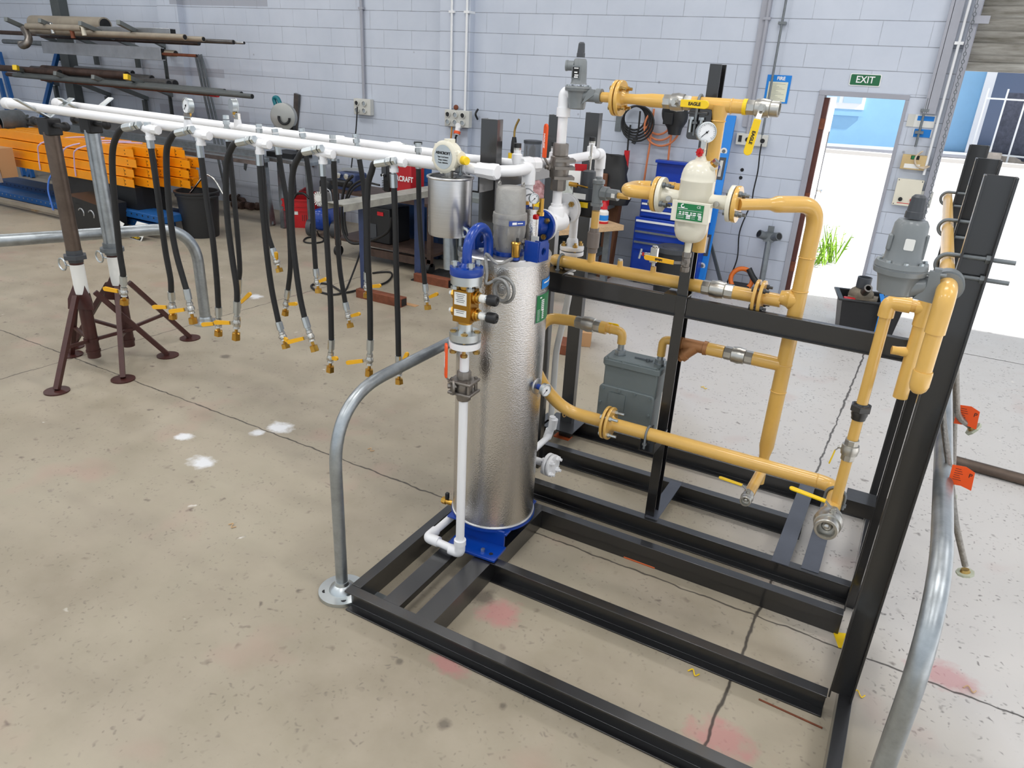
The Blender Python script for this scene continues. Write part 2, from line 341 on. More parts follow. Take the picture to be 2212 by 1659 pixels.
def wall_mat():
    m, n, L, b = nodes('painted_blockwork')
    tc = n.new('ShaderNodeTexCoord'); o = tc.outputs['Object']; sp = n.new('ShaderNodeSeparateXYZ'); L.new(o, sp.inputs[0])
    cb = n.new('ShaderNodeCombineXYZ'); L.new(sp.outputs[0], cb.inputs[0]); L.new(mth(n, L, 'SUBTRACT', sp.outputs[2], .135), cb.inputs[1])
    br = n.new('ShaderNodeTexBrick'); br.inputs['Scale'].default_value = 1; br.inputs['Brick Width'].default_value = .405; br.inputs['Row Height'].default_value = .2053
    br.inputs['Mortar Size'].default_value = .0035; br.inputs['Mortar Smooth'].default_value = .4; br.offset = .5
    br.inputs['Color1'].default_value = (1, 1, 1, 1); br.inputs['Color2'].default_value = (.9, .9, .9, 1); br.inputs['Mortar'].default_value = (0, 0, 0, 1)
    L.new(cb.outputs[0], br.inputs['Vector'])
    big = ramp(n, L, noise(n, L, o, 1.3, 5), .35, .7)
    col = mixc(n, L, big, lin((194, 202, 216)), lin((206, 213, 226)))
    col = mixc(n, L, mth(n, L, 'MULTIPLY', mth(n, L, 'SUBTRACT', 1, br.outputs['Color']), .35), col, lin((182, 190, 204)))
    row = mth(n, L, 'ABSOLUTE', mth(n, L, 'SUBTRACT', mth(n, L, 'FRACT', mth(n, L, 'DIVIDE', mth(n, L, 'SUBTRACT', sp.outputs[2], .03235), .2053)), .5))
    hl = mth(n, L, 'SUBTRACT', 1, ramp(n, L, row, .008, .02)); nz = noise(n, L, o, 5, 3)
    col = mixc(n, L, mth(n, L, 'MULTIPLY', br.outputs['Fac'], mth(n, L, 'MULTIPLY', ramp(n, L, nz, .4, .6), .45)), col, lin((122, 126, 136)))
    col = mixc(n, L, mth(n, L, 'MULTIPLY', hl, mth(n, L, 'ADD', .3, mth(n, L, 'MULTIPLY', nz, .5))), col, lin((104, 108, 118)))
    vo = n.new('ShaderNodeTexVoronoi'); vo.inputs['Scale'].default_value = 2.6; L.new(o, vo.inputs['Vector'])
    col = mixc(n, L, mth(n, L, 'MULTIPLY', mth(n, L, 'SUBTRACT', 1, ramp(n, L, vo.outputs['Distance'], .015, .05)), .8), col, lin((92, 92, 98)))
    # darker repaint strips around the steel rack, and a darker low panel behind the beams
    for u0, u1, z0, z1, c, a in ((-10.9, -9.0, .15, 1.05, (118, 114, 110), .85), (-10.9, -9.55, 1.95, 2.24, (132, 133, 141), .8), (-9.0, -7.8, 1.72, 1.83, (165, 167, 178), .7), (-8.6, -6.9, 2.62, 2.86, (155, 157, 167), .7), (-9.2, -7.4, 1.1, 1.3, (172, 174, 186), .7)):
        f = mth(n, L, 'MULTIPLY', mth(n, L, 'MULTIPLY', mth(n, L, 'GREATER_THAN', sp.outputs[0], u0), mth(n, L, 'LESS_THAN', sp.outputs[0], u1)), mth(n, L, 'MULTIPLY', mth(n, L, 'GREATER_THAN', sp.outputs[2], z0), mth(n, L, 'LESS_THAN', sp.outputs[2], z1)))
        col = mixc(n, L, mth(n, L, 'MULTIPLY', f, a), col, lin(c))
    L.new(col, b.inputs['Base Color']); b.inputs['Roughness'].default_value = .55
    bp = n.new('ShaderNodeBump'); bp.inputs['Strength'].default_value = .5; bp.inputs['Distance'].default_value = .006
    hh = mth(n, L, 'SUBTRACT', mth(n, L, 'MULTIPLY', noise(n, L, o, 120, 3), .12), br.outputs['Fac']); L.new(hh, bp.inputs['Height']); L.new(bp.outputs[0], b.inputs['Normal'])
    return m
M['floor'] = floor_mat(); M['block'] = wall_mat()
M['ceil'] = mat('white_ceiling', (200, 202, 206), .7)
M['asph'] = mat('pale_road', (196, 192, 190), .85, 0, .06, 1.5, .1, 40)
M['bwall'] = mat('sky_blue_wall', (142, 190, 226), .6, 0, .05, 2)
M['frameg'] = mat('grey_door_frame', (164, 166, 176), .45, 0, .06, 6)
M['doorbr'] = mat('brown_door_edge', (92, 50, 42), .55, 0, .2, 10)
M['doorw'] = mat('white_door', (226, 218, 214), .5, 0, .04, 6)
M['shut'] = mat('shutter_steel', (176, 174, 168), .45, .2, .35, 7, col2=(104, 100, 90), stretch=(.3, 1, 3))
M['trimw'] = mat('white_trim', (236, 238, 240), .5)
def wobj(name, mb, m, kind='structure', label=None, cat=None, bev=0):     # object in the wall's own frame (so blocks run along it)
    me = bpy.data.meshes.new(name); o = bpy.data.objects.new(name, me); C.objects.link(o)
    R = Matrix.Rotation(WANG, 4, 'Z'); R.translation = W0; Ri = R.inverted(); mb.v = [Ri @ q for q in mb.v]
    o.matrix_world = R; me.materials.append(M[m]); finish(o, mb, V((0, 0, 0)), 38, bev); ORI[o.name] = W0
    o['kind'] = kind
    if label: o['label'] = label
    if cat: o['category'] = cat
    return o
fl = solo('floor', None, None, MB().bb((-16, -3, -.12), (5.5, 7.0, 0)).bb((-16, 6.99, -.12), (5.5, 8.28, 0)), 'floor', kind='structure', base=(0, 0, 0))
T = .2
DU0, DU1, DH, RU, RH = .045, .735, 1.955, 1.135, 2.27     # doorway and roller opening along the wall
b = MB()
b.wbox(-14.5, DU0-.05, 0, 5, 0, -T).wbox(DU0-.05, RU, DH+.045, 5, 0, -T).wbox(DU1+.02, RU, 0, DH+.05, 0, -T).wbox(RU, 6, RH+.55, 5, 0, -T)
wobj('wall_back', b, 'block')
wobj('wall_left', MB().wbox(-14.7, -14.5, 0, 5, -.2, 11), 'block')
solo('ceiling', None, None, MB().bb((-16, -3, 5), (7, 8.6, 5.15)), 'ceil', kind='structure')
# piers of the same blockwork
wobj('trim_1', MB().wbox(-4.2, -3.80, 0, 5, -.02, .1), 'block')
wobj('trim_2', MB().wbox(-8.86, -8.46, 0, 5, -.02, .1), 'block')
# door frame
o = wobj('door_1', MB().wbox(DU0-.055, DU0, 0, DH, .012, -T-.01).wbox(DU1, DU1+.03, 0, DH, .012, -T-.01).wbox(DU0-.055, DU1+.03, DH, DH+.045, .012, -T-.01), 'frameg', bev=.003)
# open door leaf: brown hinge edge and pale face
lf = wobj('door_2', MB().wbox(DU0+.005, DU0+.042, .01, DH-.02, -.06, -.86), 'doorw')
def wpart(name, mb, m, par, bev=0):
    me = bpy.data.meshes.new(name); q = bpy.data.objects.new(name, me); C.objects.link(q); q.parent = par
    R = Matrix.Rotation(WANG, 4, 'Z'); R.translation = W0; Ri = R.inverted(); mb.v = [Ri @ k for k in mb.v]
    me.materials.append(M[m]); finish(q, mb, V((0, 0, 0)), 38, bev); ORI[q.name] = W0; return q
wpart('hinge_edge', MB().wbox(DU0, DU0+.046, .01, DH-.02, -.02, -.06), 'doorbr', lf)
for z in (.3, 1.0, 1.7): wpart('hinge', MB().wbox(DU0+.001, DU0+.05, z-.05, z+.05, -.012, -.03), 'rust', lf)
wpart('kick_panel', MB().wbox(DU0+.04, DU0+.047, .9, 1.6, -.72, -.8), 'dgry', lf)
wpart('door_handle', MB().wbox(DU0+.04, DU0+.1, .98, 1.0, -.76, -.79).wbox(DU0+.09, DU0+.1, .98, 1.0, -.66, -.79), 'chr', lf)
# roller shutter, part lowered
b = MB(); z = RH
poly = []
k = 0
rows = []
while z < 3.2:
    rows.append((z, .0)); rows.append((z+.075, .028)); rows.append((z+.09, 0)); z += .095
vs = []; fs = []
for i, (zz, d) in enumerate(rows):
    vs += [wp(RU-.02, zz, -.08+d), wp(6, zz, -.08+d)]
    if i: fs.append((2*i-2, 2*i-1, 2*i+1, 2*i))
b.add(vs, fs); b.wbox(RU-.02, 6, RH-.05, RH+.02, -.05, -.1)
wobj('door_3', b, 'shut')
wobj('trim_3', MB().wbox(RU-.055, RU, 0, 5, .07, 0).wbox(RU-.06, RU+.01, 0, 5, .0, -.16), 'frameg', bev=.002)
wobj('trim_4', MB().wbox(.93, 1.0, DH-.1, 5, .05, 0).wbox(.9, .925, DH-.1, 5, .05, 0), 'frameg')
# ---- outside
solo('ground', None, None, MB().bb((-30, 8.27, -.14), (40, 60, -.015)), 'asph', kind='structure')
solo('trim_5', None, None, MB().bar(az(1500, 305, .0), az(2400, 378, .0), .35, .2), mat('pale_kerb', (214, 210, 204), .8), kind='structure')
pa, pb = az(1500, 296), az(2085, 335); dd = (pb-pa).normalized(); nn = V((-dd.y, dd.x, 0))
P2 = ay(2090, 330, az(2090, 342).y)
solo('pavement', None, None, MB().prism([(0, 0), ((pb-pa).length+6, 0), ((pb-pa).length+6, 1.8), (0, 1.8)], pa-nn*1.5-dd*6, dd, nn, .1), mat('grey_footpath', (150, 152, 160), .8, 0, .1, 2), kind='structure')
bw = thing('building', 'light blue rendered building across the street', 'building', pa)
part('wall', MB().prism([(-8, 0), ((pb-pa).length*1.02, 0), ((pb-pa).length*1.02, 7), (-8, 7)], pa, dd, Zv, -4), 'bwall', bw)
# ================= helpers for pipework =================
def sz(p, px): return px*(V(p)-EYE).dot(FW)/FOC           # metres covered by px pixels at p
def bolt(par, p, d, L, r, m='zinc', stick=.012, name='bolt'):   # hex head, shank, nut and thread; from p along d
    p = V(p); d = V(d).normalized()
    b = MB().hexa(p-d*r*.8, p, r).cyl(p, p+d*L, r*.5, n=8).hexa(p+d*L, p+d*(L+r*.9), r).cyl(p+d*L, p+d*(L+r*.9+stick), r*.55, n=8)
    return part(name, b, m, par, ang=30)
def flange(par, c, d, R, t, m, hub=0, hr=.03, name='flange', n=36):
    prof = [(0, R*.985), (t*.12, R), (t*.88, R), (t, R*.985)]
    if hub > 0: prof += [(t, hr*1.28), (t+hub, hr)]
    return part(name, MB().lathe(c, d, prof, n), m, par)
def joint(par, c, d, R, t, mA, mB, nb=4, br=.011, mb='zinc', hr=.03, hub=.02, gap=.006, ph=.78, rb=.74, stick=.014):
    c = V(c); d = V(d).normalized()
    flange(par, c-d*gap/2, -d, R, t, mA, hub, hr); flange(par, c+d*gap/2, d, R, t, mB, hub, hr)
    u, w = perp(d)
    for k in range(nb):
        a = 2*pi*k/nb+ph; q = c+u*(R*rb*cos(a))+w*(R*rb*sin(a))-d*(t+gap/2)
        bolt(par, q, d, 2*t+gap, br, mb, stick)
def lever(par, p, stem, ld, L, w, mg, body='nick', txt=None, tm='ink', drop=0.3, grip0=.22, tx=None, ts=1.0):
    p = V(p); stem = V(stem).normalized(); ld = V(ld).normalized(); sd = stem.cross(ld)
    q0 = p; q1 = p+ld*L*grip0+stem*L*drop*.4; q2 = p+ld*L+stem*L*drop*.4
    o = part('lever', MB().bar(q0-ld*w*.3, q0+ld*L*.06, w*.8, w*.14, stem).bar(q0+ld*L*.05, q1, w*.55, w*.14, stem).bar(q1-ld*.002, q2-ld*w*.6, w*.5, w*.12, stem), body, par)
    n = 8; W = w/2
    poly = [(0, -W*.85), (0, W*.85)]+[((q2-q1).length-W+W*cos(a), W*sin(a)) for a in [pi/2-pi*k/n for k in range(n+1)]]
    g = part('grip', MB().prism(poly, q1-stem*w*.14, ld, sd, w*.28), mg, o, bev=w*.06)
    part('stem_nut', MB().cyl(p-stem*w*.7, p+stem*w*.1, w*.28, n=10).hexa(p+stem*w*.08, p+stem*w*.4, w*.3), body, par)
    if txt:
        up = stem.cross(ld) if tx is None else V(tx)
        text(txt, o, (q1+q2)/2+stem*w*.155, ld*ts, stem.cross(ld*ts), w*.52, tm, bold=.0006)
    return o
def ball_valve(label, p0, p1, r, m='nick', stem=None, ld=None, L=.14, w=.024, mg='ylw', group=None, hx=1.0, txt=None, tm='ink', n=8, hollow=False, tx=None, ts=1.0, cat='ball valve', name='ball_valve', fat=1.12):
    p0 = V(p0); p1 = V(p1); d = (p1-p0); Lb = d.length; d.normalize(); c = (p0+p1)/2
    t = thing(name, label, cat, c, group)
    part('body', MB().lathe(p0+d*Lb*.26, d, [(0, r*.95), (Lb*.02, r*fat), (Lb*.12, r*fat*1.02), (Lb*.24, r*fat*1.1), (Lb*.36, r*fat*1.02), (Lb*.46, r*fat), (Lb*.48, r*.95)], 28), m, t)
    e1 = MB().lathe(p0, d, [(0, r*1.02*hx), (Lb*.03, r*1.08*hx), (Lb*.25, r*1.08*hx), (Lb*.29, r*.95)], n, ph=.39)
    part('end_nut', e1, m, t, ang=25)
    if hollow:
        e2 = MB().lathe(p1-d*Lb*.29, d, [(0, r*.95), (Lb*.04, r*1.08*hx), (Lb*.26, r*1.08*hx), (Lb*.29, r*1.0*hx), (Lb*.29, r*.8), (Lb*.02, r*.74), (Lb*.02, .001)], n*4 if False else 24, False)
        part('end_nut', e2, m, t, ang=25); part('ball', MB().sph(p1-d*Lb*.3, r*.55), 'chr', t)
    else:
        part('end_nut', MB().lathe(p1, -d, [(0, r*1.02*hx), (Lb*.03, r*1.08*hx), (Lb*.25, r*1.08*hx), (Lb*.29, r*.95)], n, ph=.39), m, t, ang=25)
    if stem is not None:
        stem = V(stem).normalized(); s0 = c+stem*r*1.1
        part('stem', MB().cyl(c, s0+stem*w*.6, w*.4, n=12).hexa(s0, s0+stem*w*.3, w*.55), m, t)
        lever(t, s0+stem*w*.6, stem, ld, L, w, mg, m, txt, tm, tx=tx, ts=ts)
    return t
def ubolt(label, c, axis, up, R, r, leg, cat='u bolt', group='u bolts clamping the pipes', nut=True, m='galvd'):
    c = V(c); axis = V(axis).normalized(); up = V(up).normalized(); sd = axis.cross(up); n = 14
    arc = [c+sd*(R*cos(pi*k/n))+up*(R*sin(pi*k/n)) for k in range(n+1)]
    t = thing('u_bolt', label, cat, c, group)
    part('rod', MB().tube([c+sd*R-up*leg]+arc+[c-sd*R-up*leg], r, 10), m, t)
    if nut:
        for s_ in (1, -1):
            q = c+sd*R*s_-up*(leg*.55); part('nut', MB().hexa(q, q-up*r*1.7, r*2), m, t)
    return t
def gauge(label, c, face, R, t_, stem_dir, stem_len, group=None, back=False, ms='brs'):
    c = V(c); face = V(face).normalized(); t = thing('pressure_gauge', label, 'pressure gauge', c, group)
    part('case', MB().lathe(c-face*t_, face, [(0, R*.5), (.001, R*.93), (t_*.8, R*.95), (t_*.82, R), (t_*1.02, R), (t_*1.06, R*.9), (t_*.98, R*.86)], 32, False).lathe(c-face*t_, face, [(0, R*.93), (.001, R*.93)], 32), 'zinc', t)
    d = part('dial', MB().lathe(c-face*.002, face, [(0, R*.88), (.001, R*.88)], 32), 'glass', t)
    up = -V(stem_dir).normalized(); rt = up.cross(face).normalized()
    tk = MB()
    for k in range(21):
        a = RAD(225-270*k/20); q = rt*cos(a)+up*sin(a); tk.bar(c+q*R*(.66 if k % 4 == 0 else .72)+face*.0005, c+q*R*.8+face*.0005, R*.025, .0008, face)
    part('scale', tk, 'ink', d)
    a = RAD(222); q = rt*cos(a)+up*sin(a)
    part('needle', MB().bar(c-q*R*.25+face*.001, c+q*R*.66+face*.001, R*.06, .001, face).cyl(c, c+face*.003, R*.1, n=12), 'ink', d)
    s_ = V(stem_dir).normalized(); part('stem', MB().hexa(c-face*t_*.5+s_*R*.9, c-face*t_*.5+s_*(R*.9+stem_len*.5), R*.26).cyl(c-face*t_*.5+s_*R*.85, c-face*t_*.5+s_*(R*.9+stem_len), R*.16, n=12), ms, t)
    return t
# ================= the two black skid frames =================
ZT = .1
F1 = thing('skid_frame', 'black channel steel skid frame in front, under the silver heater', 'skid frame', (-.7, 2.2, 0))
def ch(par, name, p0, p1, face, h=.1, fl=.045, up=Zv, t=.007): return part(name, MB().chan(p0, p1, face, up, h, fl, t), 'blk', par, bev=.0015, ang=30)
XL, XR = -1.64, .205
def beam(par, x0, x1, yfar, open_=-1, w=.045):       # beam along x, top at ZT
    if open_ < 0: ch(par, 'beam', (x0, yfar, .05), (x1, yfar, .05), Y)
    else: ch(par, 'beam', (x0, yfar-w, .05), (x1, yfar-w, .05), -Y)
beam(F1, XL, XR, 1.793); beam(F1, -1.24, .125, 2.262); beam(F1, XL, .125, 2.745, 1)
ch(F1, 'beam', (-1.597, 1.795, .05), (-1.597, 2.70, .05), X)
ch(F1, 'beam', (.16, 1.795, .05), (.16, 2.70, .05), -X)
part('bearer', MB().chan((-1.439, 1.79, .0995), (-1.439, 2.70, .0995), Zv, X, .078, .03, .006), 'blk', F1)
part('bearer', MB().chan((-1.279, 1.79, .0997), (-1.279, 2.70, .0997), Zv, X, .084, .095, .006), 'blk', F1)
part('foot_plate', MB().bb((-1.62, 1.80, .0), (-1.52, 1.90, .008)), 'galvd', F1)
def post(par, x0, x1, yf, z0, z1, dp=.04, op='front'):
    w = x1-x0; xm = (x0+x1)/2
    if op == 'front': b = MB().chan((xm, yf+dp, z0), (xm, yf+dp, z1), Y, X, w, dp, .006)
    elif op == 'back': b = MB().chan((xm, yf, z0), (xm, yf, z1), -Y, X, w, dp, .006)
    return part('post', b, 'blk', par, bev=.001, ang=30)
post(F1, .128, .203, 2.225, .095, 1.861)
post(F1, -1.585, -1.51, 2.60, .095, 1.861, .045, 'back')
F2 = thing('skid_frame', 'black channel steel skid frame behind, carrying the yellow pipes and gas meter', 'skid frame', (-.7, 3.3, 0))
beam(F2, -1.66, .135, 2.955); beam(F2, -1.66, -.125, 3.352); beam(F2, -1.66, .135, 3.73)
ch(F2, 'beam', (-1.66, 2.96, .05), (-1.66, 3.69, .05), X)
ch(F2, 'beam', (.138, 2.91, .05), (.138, 3.75, .05), -X)
post(F2, .128, .203, 2.87, 0, 1.855); post(F2, .128, .203, 3.70, 0, 1.85)
post(F2, -1.585, -1.51, 3.20, .0, 1.861, .045, 'back'); post(F2, -1.585, -1.51, 3.62, .0, 1.861, .045, 'back')
part('post', MB().chan((-.803, 2.985, .095), (-.803, 2.985, 2.10), -X, Y, .075, .045, .007), 'blk', F2, bev=.001, ang=30)
ch(F2, 'rail', (-1.52, 2.95, 1.155), (-.80, 2.95, 1.155), -Y, .08, .03); ch(F2, 'rail', (-.755, 2.95, 1.155), (.13, 2.95, 1.155), -Y, .08, .03)
for xa, xb in ((-1.52, -.80), (-.755, .13)): part('rail_lip', MB().bb((xa, 2.935, 1.113), (xb, 2.951, 1.118)), 'blk', F2)
ch(F2, 'rail', (-1.515, 2.485, 1.63), (-1.515, 2.60, 1.63), X, .075, .04); ch(F2, 'rail', (-1.515, 2.646, 1.63), (-1.515, 3.2, 1.63), X, .075, .04)
M['plt'] = mat('painted_flat_bar', (74, 78, 88), .32, .0, .15, 7, spec=.6)
pl = lambda x0, x1, y0, y1, z=ZT+.003: part('cross_plate', MB().bb((x0, y0, z-.006), (x1, y1, z)), 'plt', F2, bev=.001)
pl(-.199, -.124, 2.91, 3.70); pl(-.075, -.002, 2.93, 3.70); pl(-.795, -.735, 2.93, 3.33, ZT+.002)
part('bracket', MB().chan((-.79, 2.95, .528), (-.79, 2.77, .528), -Zv, X, .07, .05, .006), 'blk', F2)
part('bracket', MB().bb((.02, 2.80, .5), (.13, 2.90, .56)), 'blk', F2)
part('base_plate', MB().bb((-1.64, 3.5, .1), (-1.45, 3.7, .106)), 'blk', F2)
# ================= silver water-bath heater =================
TC = V((-1.387, 2.483, 0)); TR = .184; TZ0, TZ1 = .19, 1.385
H = thing('heater_tank', 'tall silver stucco-clad heater tank on blue feet at the skid corner', 'heater tank', TC+V((0, 0, .1)))
part('jacket', MB().lathe(TC+Zv*TZ0, Zv, [(0, TR*.9), (0, TR), (TZ1-TZ0, TR), (TZ1-TZ0, TR*.9)], 96), 'alu', H)
part('rim', MB().torus(TC+Zv*(TZ0+.004), Zv, TR+.001, .005, 96, 8), 'lid', H)
lidp = part('lid', MB().lathe(TC+Zv*TZ1, Zv, [(-.02, TR+.002), (0, TR+.003), (.004, TR), (.006, TR*.97), (.007, .01)], 96), 'lid', H)
part('lid_seam', MB().bar(TC+V((-.14, -.1, TZ1+.009)), TC+V((.15, .07, TZ1+.009)), .012, .004).bar(TC+V((-.02, -.02, TZ1+.009)), TC+V((.02, -.17, TZ1+.009)), .012, .004), 'lid', lidp)
b = MB().lathe(TC+Zv*(TZ0-.012), Zv, [(0, TR+.008), (.012, TR+.008)], 72); part('base_ring', b, 'blu', H)
def foot(p, a):
    R = Matrix.Rotation(a, 3, 'Z'); b = MB().box(TC+R @ V((.03, -.212, .108)), (.24, .115, .012), R).box(TC+R @ V((.03, -.155, .147)), (.22, .012, .085), R).box(TC+R @ V((.0, -.1, .176)), (.3, .12, .01), R)
    o = part('foot', b, 'blu', H, bev=.002)
    for sx, m_ in ((-.085, 'ink'), (.045, 'zinc'), (.085, 'ink')):
        q = TC+R @ V((sx+.03, -.232, .1145)); part('foot_bolt', MB().hexa(q, q+Zv*(.012 if m_ == 'zinc' else .0006), .009, 6 if m_ == 'zinc' else 14), m_, o)
foot(H, RAD(3)); foot(H, RAD(183))
# lifting lugs
def lug(c, R, w, h):
    rx = R @ X; ry = R @ Y
    b = MB()
    ring = [(w*.22*cos(2*pi*k/20), h*.5+w*.22*sin(2*pi*k/20)) for k in range(20)]
    outer = [(-w/2, 0), (w/2, 0), (w*.42, h), (-w*.42, h)]
    # plate with a hole, built as a strip between outline and hole
    def outl(k):
        a = 2*pi*k/20; dx, dy = cos(a), sin(a); best = 9
        for i in range(4):
            (x1, y1), (x2, y2) = outer[i], outer[(i+1) % 4]; y1 -= h*.5; y2 -= h*.5
            den = dx*(y2-y1)-dy*(x2-x1)
            if abs(den) < 1e-9: continue
            t_ = (x1*(y2-y1)-y1*(x2-x1))/den; u_ = (x1*dy-y1*dx)/den
            if t_ > 0 and -.01 <= u_ <= 1.01: best = min(best, t_)
        return (dx*best, dy*best+h*.5)
    vs = []; fs = []; n = 20
    for off in (-.004, .004):
        vs += [c+rx*x+Zv*y+ry*off for x, y in ring]+[c+rx*x+Zv*y+ry*off for x, y in map(outl, range(n))]
    for k in range(n):
        k2 = (k+1) % n; fs += [(k, k2, n+k2, n+k), (2*n+k2, 2*n+k, 3*n+k, 3*n+k2), (k2, k, 2*n+k, 2*n+k2), (n+k, n+k2, 3*n+k2, 3*n+k)]
    b.add(vs, fs); b.box(c-rx*w*.5+ry*.028+Zv*h*.5, (.007, .06, h), R).box(c+rx*w*.5+ry*.028+Zv*h*.42, (.007, .06, h*.84), R)
    part('lifting_lug', b, 'blu', H)
q = az(1156, 562, TZ1+.006); lug(V((q.x+.025, q.y+.01, TZ1+.004)), Matrix.Rotation(RAD(84), 3, 'Z'), .07, .075)
q = az(1040, 536, TZ1+.006); lug(V((q.x, q.y, TZ1+.004)), Matrix.Rotation(RAD(80), 3, 'Z'), .075, .08)
# stickers wrapped on the jacket
def wrap(a0, a1, z0, z1, off, m, par, name, n=8, mbs=None):
    b = mbs or MB(); vs = []; fs = []
    for i in range(n+1):
        a = a0+(a1-a0)*i/n
        for z in (z0, z1): vs.append(TC+V((cos(a)*(TR+off), sin(a)*(TR+off), z)))
    for i in range(n): fs.append((2*i, 2*i+2, 2*i+3, 2*i+1))
    b.add(vs, fs); return b if mbs else part(name, b, m, par)
def ang(p): return math.atan2(p.y-TC.y, p.x-TC.x)
p0 = acyl(1171, 605, TC, TR); p1 = acyl(1188, 596, TC, TR)
a0, a1 = ang(p0), ang(p1); p2 = acyl(1172, 624, TC, TR)
st = wrap(a0, a1+.12, p2.z, p0.z, .0012, 'cyan', H, 'brand_sticker')
wrap(a0+.08, a1-.02, p2.z*.45+p0.z*.55, p2.z*.3+p0.z*.7, .002, 'wink', st, 'sticker_text')
g0 = acyl(1160, 640, TC, TR); g1 = acyl(1187, 620, TC, TR); gb = acyl(1160, 697, TC, TR)
a0, a1 = ang(g0), ang(g1)+.15
wrap(a0-.02, a1+.02, gb.z-.004, g0.z+.004, .001, 'zinc', H, 'plate_backing'); npl = wrap(a0, a1, gb.z, g0.z, .002, 'green', H, 'name_plate')
tb = MB(); hz = g0.z-gb.z
for k in range(6): wrap(a0+.16, a0+.28, gb.z+hz*(.42+.07*k), gb.z+hz*(.465+.07*k), .0028, None, None, '', 3, tb)
for k in range(5): wrap(a0+.2, a0+.28, gb.z+hz*(.1+.07*k), gb.z+hz*(.145+.07*k), .0028, None, None, '', 3, tb)
for k in range(9): wrap(a0+.03, a0+.12, gb.z+hz*(.06+.05*k), gb.z+hz*(.072+.05*k), .0028, None, None, '', 3, tb)
wrap(a0+.1, a0+.17, gb.z+hz*.88, gb.z+hz*.93, .0028, None, None, '', 3, tb)
part('plate_print', tb, 'wink', npl)
# temperature gauge on its oval boss
gp = acyl(1160, 834, TC, TR); nrm = (V((gp.x, gp.y, 0))-V((TC.x, TC.y, 0))).normalized()
part('boss', MB().lathe(gp-nrm*.004, nrm, [(0, .034), (.006, .034), (.008, .03)], 24), 'lid', H)
tgd = V((.95, -.3, 0)).normalized()
part('gauge_socket', MB().cyl(gp, gp+tgd*.035, .012), 'blu', H)
gauge('small dial thermometer on the side of the silver heater tank', gp+tgd*.055, tgd, .028, .018, -Zv, .001)
# ---- fittings on the lid
def top(px, py, z=TZ1+.007): return az(px, py, z)
q = top(1113, 561)
v = thing('air_vent_valve', 'brass air vent on the silver heater lid', 'air vent', q)
k = sz(q, 1)
part('collar', MB().cyl(q, q+Zv*6*k, 9.5*k), 'blu', v)
part('body', MB().lathe(q+Zv*6*k, Zv, [(0, 8.5*k), (2*k, 9.5*k), (27*k, 9.5*k), (28*k, 11*k), (31*k, 11*k), (33*k, 9*k)], 24), 'brs', v)
part('cap', MB().cyl(q+Zv*39*k+X*3*k, q+Zv*47*k+X*3*k, 3*k, n=12), 'plas', v)
# actuator
q = top(1098, 548); k = sz(q, 1)
v = thing('immersion_heater_head', 'cast grey round terminal housing with eyelets standing on the heater lid', 'terminal housing', q)
part('base_flange', MB().lathe(q, Zv, [(0, 34*k), (8*k, 34*k)], 40), 'blu', v)
part('lower_ring', MB().lathe(q+Zv*8*k, Zv, [(0, 26*k), (8*k, 27*k), (10*k, 30*k), (16*k, 31*k), (36*k, 34*k), (42*k, 35*k), (58*k, 35*k)], 8, ph=.4), 'cast', v)
part('lower_housing', MB().lathe(q+Zv*8*k, Zv, [(0, 27*k), (10*k, 29*k), (20*k, 32.5*k), (52*k, 34*k), (58*k, 36*k), (66*k, 36*k), (68*k, 34*k)], 40), 'cast', v)
cp = part('cap', MB().lathe(q+Zv*76*k, Zv, [(0, 36*k), (3*k, 37*k), (12*k, 36*k), (13*k, 32.5*k), (60*k, 31*k), (64*k, 29*k), (66*k, 24*k), (66.5*k, 1*k)], 40), 'cast', v)
for dx, dy in ((-24, -8), (20, 14)):
    c_ = q+V((dx*k, dy*k, 144*k)); part('eyelet', MB().torus(c_+Zv*2*k, X, 4*k, 1.8*k, 14, 8).box(c_-Zv*3*k, (5*k, 9*k, 6*k)), 'cast', cp)
bp = part('brand_band', MB().lathe(q+Zv*66*k, Zv, [(0, 36.6*k), (12*k, 36.6*k)], 40, False), 'cast', v)
c_ = q+V((.8, -.6, 0)).normalized()*36.9*k+Zv*72*k
nd = V((.8, -.6, 0)); pl_ = part('nameplate', MB().box(c_, (36*k, 2*k, 10*k), Matrix.Rotation(math.atan2(.8, .6), 3, 'Z')), 'blu', v); part('plate_print', MB().box(c_+nd*1.1*k-V((.6, .8, 0))*6*k, (10*k, .6*k, 5*k), Matrix.Rotation(math.atan2(.8, .6), 3, 'Z')).box(c_+nd*1.1*k+V((.6, .8, 0))*7*k, (12*k, .6*k, 2*k), Matrix.Rotation(math.atan2(.8, .6), 3, 'Z')), 'wink', pl_)
part('plug', MB().hexa(q+V((.8, .1, 0))*33*k+Zv*30*k, q+V((.8, .1, 0))*46*k+Zv*30*k, 8*k).hexa(q+V((.8, .1, 0))*46*k+Zv*30*k, q+V((.8, .1, 0))*54*k+Zv*30*k, 5*k), 'sst', v)
